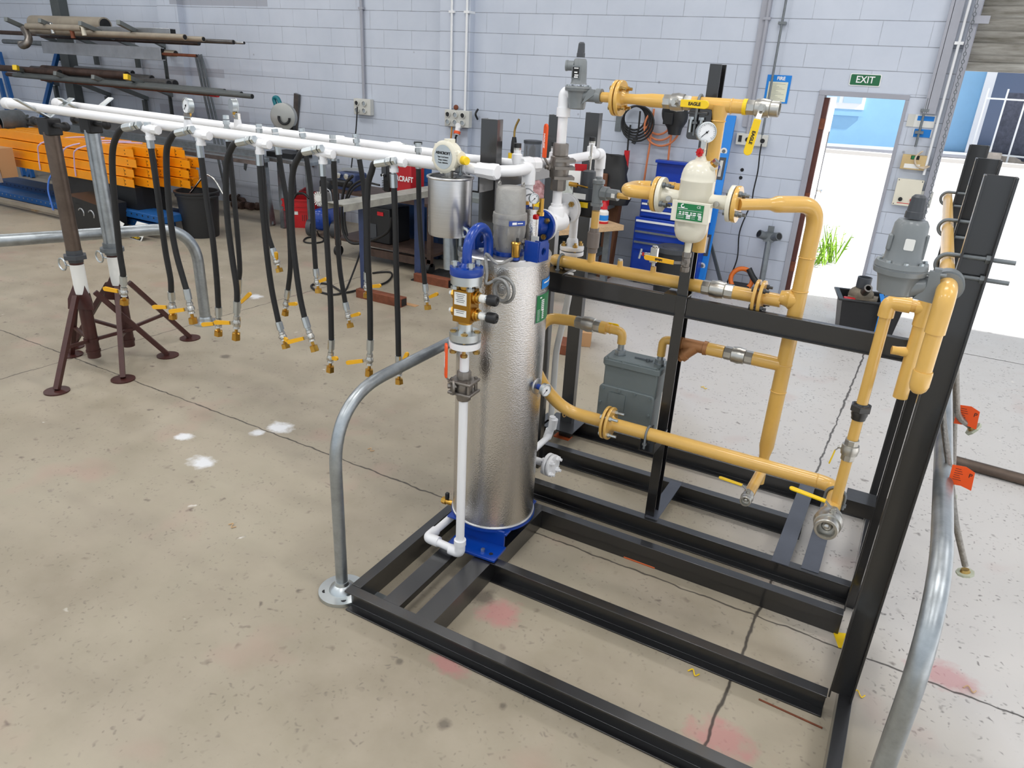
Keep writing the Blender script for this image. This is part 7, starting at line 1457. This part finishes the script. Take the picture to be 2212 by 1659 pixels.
# blue spirit level leaning on the wall
a = az(1506, 632); b = aw(1579, 250, .03); lv = thing('spirit_level', 'long bright blue spirit level leaning on the wall', 'spirit level', a); dL = (b-a).normalized(); w_ = .11
fr = WN; part('body', MB().bar(a, b, w_, .03, fr), 'cyan', lv, bev=.004)
for f_, k_ in ((.33, 'v'), (.67, 'v'), (.24, 's') if False else (.46, 's'), (.62, 's') if False else (.56, 's')):
    pass
def lvl(px, py, kind):
    tt = min(1, max(0, (ay(px, py, (a.y+b.y)/2).z-a.z)/(b.z-a.z))); c_ = a+(b-a)*tt+fr*.017
    if kind == 'v': part('vial', MB().cyl(c_, c_+fr*.004, .034, n=22), 'paper', lv); part('vial_glass', MB().cyl(c_, c_+fr*.006, .018, n=18), 'galvd', lv)
    else: part('grip_slot', MB().bar(c_-dL*.11, c_+dL*.11, .075, .006, fr), 'dgry', lv, bev=.002); part('slot_opening', MB().bar(c_-dL*.08, c_+dL*.08, .03, .009, fr), 'sock', lv)
for px, py, kd in ((1571, 330, 'v'), (1563, 367, 's'), (1525, 524, 's'), (1515, 565, 'v')): lvl(px, py, kd)
# blue roller cabinet and top chest
ytf = 7.28
def Pt(px, py, y=ytf): return ay(px, py, y)
xl = Pt(1362, 560).x; xr = xl+.72; zc = Pt(1375, 468).z
TB = thing('tool_cabinet', 'blue roller tool cabinet with drawers below the open top chest', 'tool cabinet', (xl, ytf, 0)); part('body', MB().bb((xl, ytf, .06), (xr, ytf+.45, zc)), 'bluedk', TB, bev=.006)
for i, (z_, h_) in enumerate(((zc-.11, .09), (zc-.22, .09), (zc-.33, .09))): d_ = part('drawer', MB().bb((xl+.02, ytf-.012, z_), (xr-.02, ytf, z_+h_)), 'bluedk', TB, bev=.003); part('handle_strip', MB().bb((xl+.02, ytf-.026, z_+h_-.022), (xr-.02, ytf-.012, z_+h_-.002)), 'trimw' if i == 0 else 'galvd', d_)
part('door', MB().bb((xl+.02, ytf-.012, .09), (xr-.02, ytf, zc-.36)), 'bluedk', TB, bev=.003)
for sx in (xl+.06, xr-.06): part('castor', MB().cyl((sx-.02, ytf+.06, .035), (sx+.02, ytf+.06, .035), .035, n=16), 'rub', TB)
ztc = Pt(1395, 405).z
TC2 = thing('tool_chest', 'blue top tool chest with its lid standing open', 'tool chest', (xl+.03, ytf+.03, zc+.002)); part('body', MB().bb((xl+.03, ytf+.03, zc+.003), (xr-.03, ytf+.42, ztc)), 'bluedk', TC2, bev=.006)
for i in range(4):
    z_ = zc+.02+i*(ztc-zc-.03)/4; d_ = part('drawer', MB().bb((xl+.05, ytf+.018, z_), (xr-.05, ytf+.03, z_+(ztc-zc)/5)), 'bluedk', TC2, bev=.002); part('handle_strip', MB().bb((xl+.05, ytf+.006, z_+(ztc-zc)/5-.018), (xr-.05, ytf+.018, z_+(ztc-zc)/5)), 'trimw', d_)
zl_ = aw(1400, 340, .1).z; part('lid', MB().bb((xl+.03, ytf+.40, ztc-.005), (xr-.03, ytf+.43, zl_)).bb((xl+.03, ytf+.33, zl_-.03), (xr-.03, ytf+.43, zl_)), 'bluedk', TC2, bev=.005)
q = az(1452, 606); q.y = min(q.y, 7.1); rd = .16; zd_ = ay(1452, 532, 7.0).z
DR = thing('plastic_drum', 'dark grey lidded plastic drum in front of the blue tool cabinet', 'drum', (Pt(1452, 560, 7.0).x, 7.0, 0)); c_ = V((Pt(1452, 560, 7.0).x, 7.0, 0))
part('body', MB().lathe(c_, Zv, [(0, rd*.92), (zd_-.05, rd)], 32), 'plas', DR); part('lid', MB().lathe(c_+Zv*(zd_-.05), Zv, [(0, rd*1.05), (.045, rd*1.06), (.05, rd*.96), (.045, rd*.7), (.05, rd*.68), (.046, rd*.4), (.05, rd*.38), (.05, .001)], 36, False), 'dgry', DR)
# galvanised pole with twin sockets
a = az(1640, 640); h_ = aw(1662, 512, .09); PO = thing('socket_pole', 'galvanised pole with twin tube sockets leaning by the doorway', 'pole', a)
part('pole', MB().cyl(a, h_, .03, n=16), 'galvd', PO); part('head', MB().box(h_, (.1, .08, .09), Matrix.Rotation(WANG, 3, 'Z')).cyl(h_-WU*.03, h_-WU*.1+WN*.06+Zv*.03, .042, n=18).cyl(h_+WU*.03, h_+WU*.1+WN*.06+Zv*.03, .042, n=18).wbox((h_-W0).dot(WU)-.03, (h_-W0).dot(WU)+.03, h_.z, h_.z+.11, .07, .09), 'galvd', PO)
for s_ in (-1, 1): e_ = h_+WU*.1*s_+WN*.06+Zv*.03; part('bore', MB().cyl(e_, e_+(WU*.07*s_+WN*.06+Zv*.03).normalized()*.002, .033, n=16), 'ink', PO)
for i, (px, py) in enumerate(((1603, 367), (1600, 384))): q = aw(px, py, .004); solo('wall_hole', ['upper', 'lower'][i]+' ragged drilled hole in the wall below the power board', 'hole', MB().cyl(q-WN*.003, q, .018, n=12), 'ink')
q = az(1598, 628); OT = thing('orange_reel', 'orange tool with black grip lying on the floor by the wall', 'tool', q); part('hoop', MB().torus(q+V((0, -.02, .13)), V((.1, -1, .3)), .11, .025, 28, 10), mat('tool_orange', (236, 120, 40), .4), OT); part('grip', MB().tube(spl([q+V((.06, -.05, .26)), q+V((.12, -.06, .18)), q+V((.2, -.06, .1))]), .03, 12), 'plas', OT); part('base', MB().box(q+V((.0, 0, .04)), (.2, .16, .07)), 'plas', OT, bev=.015)
a = az(1538, 606); solo('leaning_bar', 'thin grey bar leaning on the wall right of the level', 'bar', MB().bar(V((-1.55, 7.5, 0)), aw(1535, 525, .03), .03, .03, Y), 'rackdk')
# black tub of parts by the pier
q = az(1868, 712); q.y = 7.0; q.x = ay(1868, 690, 7.0).x; R4 = Matrix.Rotation(RAD(12), 3, 'Z'); zt5 = .33
TU = thing('parts_tub', 'dark plastic tub of old parts with blue strap at the pier foot', 'tub', V((q.x, q.y, 0)))
b = MB(); W1, D1 = .5, .36
def rect(w, d, z): return [V((q.x, q.y, z))+R4 @ V((sx*w/2, sy*d/2, 0)) for sx, sy in ((-1, -1), (1, -1), (1, 1), (-1, 1))]
L5 = [rect(W1*.84, D1*.84, 0), rect(W1, D1, zt5), rect(W1*1.14, D1*1.16, zt5+.005), rect(W1*1.14, D1*1.16, zt5+.02), rect(W1*.96, D1*.95, zt5+.02), rect(W1*.82, D1*.8, .02)]
vs = [p_ for r_ in L5 for p_ in r_]; fs = [(3, 2, 1, 0)]
for i in range(len(L5)-1):
    for j in range(4): fs.append((4*i+j, 4*i+(j+1) % 4, 4*i+4+(j+1) % 4, 4*i+4+j))
fs.append((20, 21, 22, 23)); b.add(vs, fs); part('tub', b, 'plas', TU, bev=.006)
part('strap', MB().bar(V((q.x+.12, q.y-.23, .05)), V((q.x+.12, q.y-.23, zt5+.02)), .035, .006, Y).bar(V((q.x+.12, q.y-.23, zt5+.02)), V((q.x+.08, q.y-.02, zt5+.06)), .035, .006), 'cyan', TU)
t = thing('engine_part', 'dirty metal pump body with open neck in the black tub', 'pump body', (q.x-.08, q.y, zt5-.05)); c_ = V((q.x-.08, q.y, zt5+.02))
part('body', MB().sph(c_, .09, 14, 10, (1.2, .9, .9)).box(c_+V((.02, 0, -.06)), (.24, .16, .1)), mat('dirty_alloy', (138, 128, 112), .7, .2, .35, 18, .2, 40), t); part('neck', MB().ring(c_+Zv*.07, c_+Zv*.16, .06, .05), 'dgry', t); part('port', MB().ring(c_+V((.02, -.04, .03)), c_+V((.05, -.13, .1)), .035, .022), 'steel', t)
solo('filter_canister', 'blue ribbed canister in the black tub', 'canister', MB().lathe(V((q.x+.16, q.y-.03, zt5-.06)), V((.35, .1, .9)), [(0, .09), (.05, .09), (.052, .095), (.07, .095), (.072, .09), (.14, .09), (.15, .08)], 28), mat('dusty_blue', (92, 130, 162), .5, 0, .1, 10))
solo('red_part', 'red plastic pieces in the black tub beside the pump body', 'part', MB().box(V((q.x-.16, q.y-.1, zt5-.02)), (.1, .06, .05), R4), 'red', bev=.01)
# ================= workbench behind the heater =================
zb5 = ay(1130, 425, 6.9).z; x0, x1 = ay(1030, 400, 6.9).x, ay(1300, 420, 6.9).x
WB = thing('workbench', 'cluttered grey steel workbench along the wall behind the heater', 'workbench', ((x0+x1)/2, 6.9, 0)); part('top', MB().bb((x0, 6.45, zb5-.05), (x1, 7.45, zb5)), 'rackg', WB, bev=.004)
for xx in (x0+.05, (x0+x1)/2, x1-.05):
    for yy in (6.5, 7.4): part('leg', MB().bar((xx, yy, 0), (xx, yy, zb5-.04), .06, .06, Y), 'rackdk', WB)
part('lower_shelf', MB().bb((x0, 6.5, .3), (x1, 7.4, .33)), 'rackdk', WB); part('back_board', MB().bb((x0, 7.42, zb5-.6), (x1, 7.45, zb5)), 'rackdk', WB)
a = ay(1206, 492, 6.2); zt6 = a.z
TS = thing('timber_bench', 'pale timber topped sawhorse bench in front of the workbench', 'bench', V((a.x+.4, 6.3, 0))); e_ = ay(1330, 470, 6.7)
p1__, p2__ = ay(1180, 497, 6.05), ay(1328, 471, 6.75); p2__.z = p1__.z; part('top_plank', MB().bar(p1__, p2__, .3, .05), 'wood', TS, bev=.003)
for p_ in (p1__+(p2__-p1__)*.08, p1__+(p2__-p1__)*.92): part('leg', MB().bar(V((p_.x, p_.y, 0)), p_-Zv*.02, .06, .06, Y), 'galvd', TS)
zp = p1__.z+.026
def bit(name, lb, cat, px, py, y, mbf, m, zz=None):
    q = ay(px, py, y); 
    if zz is not None: q.z = zz
    return solo(name, lb, cat, mbf(q), m)
q = p1__+(p2__-p1__)*.82; SB = thing('spray_bottle', 'small white bottle with red cap on the pale timber bench', 'bottle', V((q.x, q.y, zp))); q = V((q.x, q.y, zp)); part('body', MB().lathe(q, Zv, [(0, .045), (.01, .05), (.11, .048), (.14, .02)], 20), 'paper', SB); part('cap', MB().lathe(q+Zv*.135, Zv, [(0, .035), (.03, .03), (.07, .012)], 14), 'red', SB); part('label', MB().lathe(q+Zv*.03, Zv, [(0, .0505), (.05, .0502)], 20, False), 'cyan', SB); part('red_base', MB().cyl(q+Zv*.0, q+Zv*.02, .053, n=20), 'red', SB)
SP = bit('steel_post', 'thick rusty steel post standing left of the blue cabinet', 'post', 1305, 590, 7.3, lambda q: MB().bar((q.x, 7.3, 0), (q.x+.02, 7.35, ay(1318, 420, 7.3).z), .14, .1, Y), 'woodb')
def rag(lb, px, py, y, w_, h_, m, seed, zz):
    random.seed(seed); q = ay(px, py, y); b = MB(); n = 7; vs = []; fs = []
    for i in range(n+1):
        for j in range(n+1):
            fx_, fy_ = i/n*2-1, j/n*2-1; e = max(abs(fx_), abs(fy_)); vs.append(V((q.x+fx_*w_+random.uniform(-.02, .02), y+fy_*w_*.6+random.uniform(-.02, .02), zz+h_*(1-e)**.7*random.uniform(.55, 1.15)+.002)))
    for i in range(n):
        for j in range(n): fs.append((i*(n+1)+j, (i+1)*(n+1)+j, (i+1)*(n+1)+j+1, i*(n+1)+j+1))
    return solo('rag', lb, 'rag', b.add(vs, fs), m, ang=180)
rag('blue rag in the heap on the workbench', 1112, 403, 6.9, .16, .1, mat('blue_rag', (96, 130, 190), .8), 1, zb5); rag('pink and white rag heap on the workbench', 1155, 395, 7.0, .2, .22, mat('pink_rag', (206, 168, 170), .8, 0, .5, 14, col2=(120, 60, 60)), 2, zb5)
rag('orange rag in front of the pink heap', 1140, 412, 6.75, .1, .08, mat('orange_rag', (214, 150, 70), .8), 3, zb5); rag('grey white cloth draped on the bench right of the riser', 1228, 412, 6.9, .17, .26, mat('white_cloth', (186, 190, 184), .8, 0, .3, 8), 4, zb5); rag('black glove heap under the white cloth', 1245, 424, 6.7, .16, .14, 'plas', 5, zb5)
bit('white_tub', 'crumpled white plastic tub behind the red tag', 'tub', 1240, 385, 7.1, lambda q: MB().lathe((q.x, 7.1, zb5), Zv, [(0, .1), (.12, .12), (.2, .15), (.32, .13), (.36, .07)], 9), 'paper')
bit('yellow_case', 'small yellow item at the bench edge', 'case', 1158, 424, 6.5, lambda q: MB().box((q.x, 6.5, zb5+.02), (.1, .06, .04)), 'ylw'); bit('steel_tray', 'stained steel tray on the left of the workbench', 'tray', 1095, 425, 6.6, lambda q: MB().box((q.x, 6.6, zb5+.03), (.3, .25, .06)), 'galvd')
zs2 = ay(1147, 352, 7.35).z
SH = thing('wall_shelf', 'narrow grey wall shelf hidden behind the white headers', 'shelf', (ay(1130, 352, 7.35).x, 7.45, zs2)); part('board', MB().bb((ay(1085, 350, 7.35).x, 7.25, zs2-.03), (ay(1335, 350, 7.35).x, 7.62, zs2)), 'rackg', SH)
q = V((ay(1147, 330, 7.35).x, 7.38, zs2)); zj = ay(1147, 303, 7.38).z-zs2; JR = thing('clear_jar', 'clear plastic jar of sticks on the wall shelf', 'jar', q); part('wall', MB().lathe(q, Zv, [(0, .001), (0, .095), (zj-.03, .095), (zj-.03, .09), (.01, .09)], 28, False), mat('clear_plastic', (206, 210, 216), .1, alpha=.25), JR); part('lid', MB().cyl(q+Zv*(zj-.03), q+Zv*zj, .1, n=28), 'dgry', JR)
random.seed(9); b = MB()
for k in range(14): a_ = random.uniform(0, 6.28); r_ = random.uniform(.01, .07); b.cyl(q+V((r_*cos(a_), r_*sin(a_), .012)), q+V((r_*cos(a_+.4), r_*sin(a_+.4), zj*random.uniform(.6, .85))), .008, n=8)
part('sticks', b, 'wood', JR)
q = V((ay(1106, 340, 7.35).x, 7.38, zs2)); GT = thing('gas_torch', 'black handled gas torch with brass tip on the wall shelf', 'torch', q); part('handle', MB().lathe(q+Zv*.08, Zv, [(0, .03), (.02, .036), (.12, .03), (.17, .022)], 18), 'plas', GT); part('tip', MB().tube(fil([q+Zv*.24, q+Zv*.34, q+V((.05, 0, .44))], .06), .012, 10), 'yzn', GT); part('yellow_base', MB().cyl(q, q+Zv*.08, .06, n=20), 'ylw', GT)
q = ay(1322, 372, 7.2); TBg = thing('tool_bag', 'black tool bag with tan pockets heaped at the bench end', 'tool bag', V((q.x, 7.2, zb5))); random.seed(4)
b = MB(); vs = []; fs = []; n = 14; m_ = 8; hh = ay(1322, 335, 7.2).z-zb5
for i in range(m_+1):
    for j in range(n):
        a_ = 2*pi*j/n; s_ = (.24-.10*(i/m_)**1.5)*(1+.12*random.uniform(-1, 1)); vs.append(V((q.x-.02+s_*cos(a_), 7.2+s_*.6*sin(a_), zb5+.005+hh*i/m_+(.02*random.uniform(-1, 1) if i == m_ else 0))))
for i in range(m_):
    for j in range(n): j2 = (j+1) % n; fs.append((i*n+j, i*n+j2, (i+1)*n+j2, (i+1)*n+j))
fs += [tuple(reversed(range(n))), tuple(range(m_*n, (m_+1)*n))]; part('bag', b.add(vs, fs), 'rub', TBg, ang=60); part('pocket', MB().box((q.x-.06, 7.06, zb5+hh*.5), (.14, .05, hh*.3)), 'woodb', TBg, bev=.01); part('strap_loop', MB().torus((q.x-.02, 7.2, zb5+hh*.98), Y, .07, .014, 18, 8, 0, pi), 'rub', TBg)
bit('red_box', 'red and tan packet between the bag and the dark regulator', 'packet', 1295, 395, 7.0, lambda q: MB().box((q.x, 7.0, zb5+.09), (.2, .12, .18)), 'red'); bit('tan_packet', 'tan folded paper bag left of the tool bag', 'packet', 1290, 376, 7.2, lambda q: MB().box((q.x, 7.25, zb5+.16), (.16, .1, .32), Matrix.Rotation(.2, 3, 'Y')), 'card')
q = ay(903, 375, 6.9); RB = thing('spray_bottle', 'red spray bottle with white trigger left of the brushed can', 'bottle', V((q.x, 6.9, ay(905, 402, 6.9).z))); q.z = ay(905, 402, 6.9).z
part('body', MB().lathe(q, Zv, [(0, .06), (.14, .06), (.2, .025)], 18), 'red', RB); part('trigger', MB().box(q+Zv*.25, (.09, .03, .09)), 'paper', RB, bev=.008); 
BKB = thing('blue_box', 'dark blue steel cabinet behind the red welder', 'cabinet', V((ay(905, 400, 7.0).x, 7.0, 0))); zq_ = ay(905, 402, 6.9).z; part('body', MB().bb((ay(880, 400, 7.0).x, 6.75, 0), (ay(935, 400, 7.0).x+.25, 7.3, zq_-.002)), 'blsd', BKB, bev=.005); part('back_panel', MB().bb((ay(896, 400, 7.2).x, 7.2, zq_), (ay(922, 400, 7.2).x, 7.3, ay(905, 356, 7.2).z)), 'bls', BKB)
q = ay(903, 312, 7.2); solo('gas_regulator_knob', 'dark gas bottle valve behind the rear header', 'valve', MB().cyl(q-Zv*.1, q, .025, n=12).cyl(q, q+Zv*.03, .05, n=8).cyl((q.x, q.y, 0), q-Zv*.1, .09, n=20), 'rackdk')
# ================= outside =================
wz = az(1800, 317, .0); yk = wz.y
wa, wb_ = pa+dd*((V((ay(1790, 220, 0.0001+wz.y).x, wz.y, 0))-pa).dot(dd)), None
def ow(px, py, off=.02):            # point on the street wall
    dr = ray(px, py); p0_ = pa-nn*off; return EYE+dr*((p0_-EYE).dot(nn)/dr.dot(nn))
WIN = thing('window', 'white framed window in the blue building across the street', 'window', ow(1830, 235)); c1, c2 = ow(1775, 140), ow(1866, 231)
L_ = (V((c2.x, c2.y, 0))-V((c1.x, c1.y, 0))).length
def wr(x0_, x1_, z0_, z1_, off, m, nm, par): return part(nm, MB().prism([(x0_, z0_), (x1_, z0_), (x1_, z1_), (x0_, z1_)], V((c1.x, c1.y, 0)), dd, Zv, off), m, par)
zA, zB = c2.z, c2.z+1.6
wr(0, L_, zA-.1, zB, .06, 'trimw', 'frame', WIN); wr(.12, L_*.48, zA+.1, zB-.1, .09, mat('window_glass', (170, 196, 214), .1, spec=.8), 'pane', WIN); wr(L_*.56, L_-.12, zA+.1, zB-.1, .09, 'window_glass' if False else MATS['window_glass'], 'pane', WIN); wr(-.1, L_*1.02, zA-.32, zA-.1, .05, 'bwall', 'sill', WIN)
e1_ = ow(2085, 335); FE = thing('corner_post', 'white corner trim of the blue building', 'trim', V((e1_.x, e1_.y, 0))); part('trim', MB().box(V((e1_.x+.1, e1_.y-.1, 3.5)), (.3, .3, 7)), 'trimw', FE)
ga, gb_ = az(2092, 345), az(2230, 360)
GF = thing('mesh_fence', 'white steel gate and mesh fence beside the blue building', 'fence', ga); dg = (gb_-ga).normalized()
for k in range(8): p_ = ga+dg*(k*.55); part('picket', MB().bar(p_, p_+Zv*2.2, .05, .05, Y), 'trimw', GF)
for zz in (.25, 1.9): part('rail', MB().bar(ga+Zv*zz, ga+dg*9+Zv*zz, .05, .05), 'trimw', GF)
part('mesh', MB().bar(ga+dg*.6+Zv*1.1-V((0, -.3, 0)), ga+dg*12+Zv*1.1-V((0, -.3, 0)), .02, 2.0), mat('dark_mesh', (78, 82, 98), .7, 0, .4, 8), GF)
q = az(2225, 352); BK = thing('plastic_bin', 'bright blue bin beyond the fence at the right edge', 'bin', q); part('body', MB().box(q+Zv*.6-V((.0, .6, 0)), (.9, .9, 1.2)), 'bluedk', BK, bev=.05)
q = az(2180, 352); RUB = solo('rubble_heap', 'pale heap of blocks and dry weeds by the fence', 'rubble', MB().sph(q+Zv*.05, .6, 14, 8, (1.6, .6, .4)).box(q+V((.7, -.2, .25)), (.5, .4, .5)).box(q+V((-.5, -.3, .15)), (.4, .4, .3)), mat('pale_rubble', (206, 194, 182), .9, 0, .4, 3, .5, 12), kind='stuff')
solo('far_shed', 'dark grey shed behind the fence at the right edge', 'shed', MB().box(az(2300, 345)+V((2, 6, 2)), (12, 3, 4)), mat('shed_grey', (92, 98, 116), .7))
random.seed(12)
for i, (px, py, n_, h_, lb) in enumerate(((1790, 566, 34, .55, 'tall yellow green weed in the sun outside the doorway'), (1765, 572, 22, .26, 'low green weed at the left of the doorway'))):
    q = az(px, py); t = thing('weed', lb, 'weed', q); b = MB(); 
    for k in range(n_):
        a_ = random.uniform(0, 6.28); l_ = h_*random.uniform(.35, 1); d = V((cos(a_)*.35, sin(a_)*.35, 1)).normalized(); s0__ = q+V((random.uniform(-.09, .09), random.uniform(-.08, .08), 0)); e__ = s0__+d*l_; sd_ = d.cross(V((cos(a_+1), sin(a_+1), 0))).normalized()*.012
        m__ = (s0__+e__)/2; b.add([s0__-sd_*.5, s0__+sd_*.5, m__+sd_, m__-sd_, e__], [(0, 1, 2, 3), (3, 2, 4)])
        for j in range(3): f_ = s0__+(e__-s0__)*random.uniform(.3, .95); dl = V((random.uniform(-1, 1), random.uniform(-1, 1), .4)).normalized()*.05; b.add([f_, f_+dl*.6+sd_, f_+dl, f_+dl*.6-sd_], [(0, 1, 2, 3)])
    part('leaves', b, mat('weed_green', (132, 176, 44), .6, 0, .3, 20), t, ang=180); part('stem', MB().cyl(q, q+Zv*h_*.8, .008, .003, 8), 'weed_stem' if False else mat('weed_stem', (120, 140, 50), .6), t)
# ================= camera, light =================
cam = bpy.data.cameras.new('camera'); co = bpy.data.objects.new('camera', cam); C.objects.link(co)
cam.sensor_fit = 'HORIZONTAL'; cam.sensor_width = 36; cam.lens = FOC*36/2212; cam.clip_start = .02; cam.clip_end = 300
R = Matrix((RT, -DN, -FW)).transposed().to_4x4(); R.translation = EYE; co.matrix_world = R
bpy.context.scene.camera = co
def area(name, loc, sx, sy, e, rot=(0, 0, 0), col=(1, 1, 1)):
    l = bpy.data.lights.new(name, 'AREA'); l.shape = 'RECTANGLE'; l.size = sx; l.size_y = sy; l.energy = e; l.color = col
    o = bpy.data.objects.new(name, l); C.objects.link(o); o.location = loc; o.rotation_euler = rot; return o
for x in (-11, -7.5, -4, -.5, 3):
    for y in (-1.2, 1.8, 5.2):
        area('ceiling_lamp', (x, y, 4.9), 1.5, .45, 26, col=(1, .985, .96))
w = bpy.data.worlds.new('w'); bpy.context.scene.world = w; w.use_nodes = True
bg = w.node_tree.nodes['Background']; bg.inputs[0].default_value = (.86, .93, 1, 1); bg.inputs[1].default_value = .55
s = bpy.data.lights.new('sun', 'SUN'); s.energy = 6.5; s.angle = .02; so = bpy.data.objects.new('sun', s); C.objects.link(so)
so.rotation_euler = V((-.75, -.12, -.8)).to_track_quat('-Z', 'Y').to_euler()
vs_ = bpy.context.scene.view_settings; vs_.view_transform = 'Standard'; vs_.look = 'None'; vs_.gamma = 1; vs_.exposure = 0.75; vs_.use_curve_mapping = False
cy = bpy.context.scene.cycles; cy.max_bounces = 5; cy.diffuse_bounces = 3; cy.glossy_bounces = 3; cy.transmission_bounces = 4; cy.transparent_max_bounces = 4; cy.caustics_reflective = False; cy.caustics_refractive = False; cy.use_adaptive_sampling = True; cy.adaptive_threshold = .04; cy.sample_clamp_indirect = 4; cy.use_denoising = True
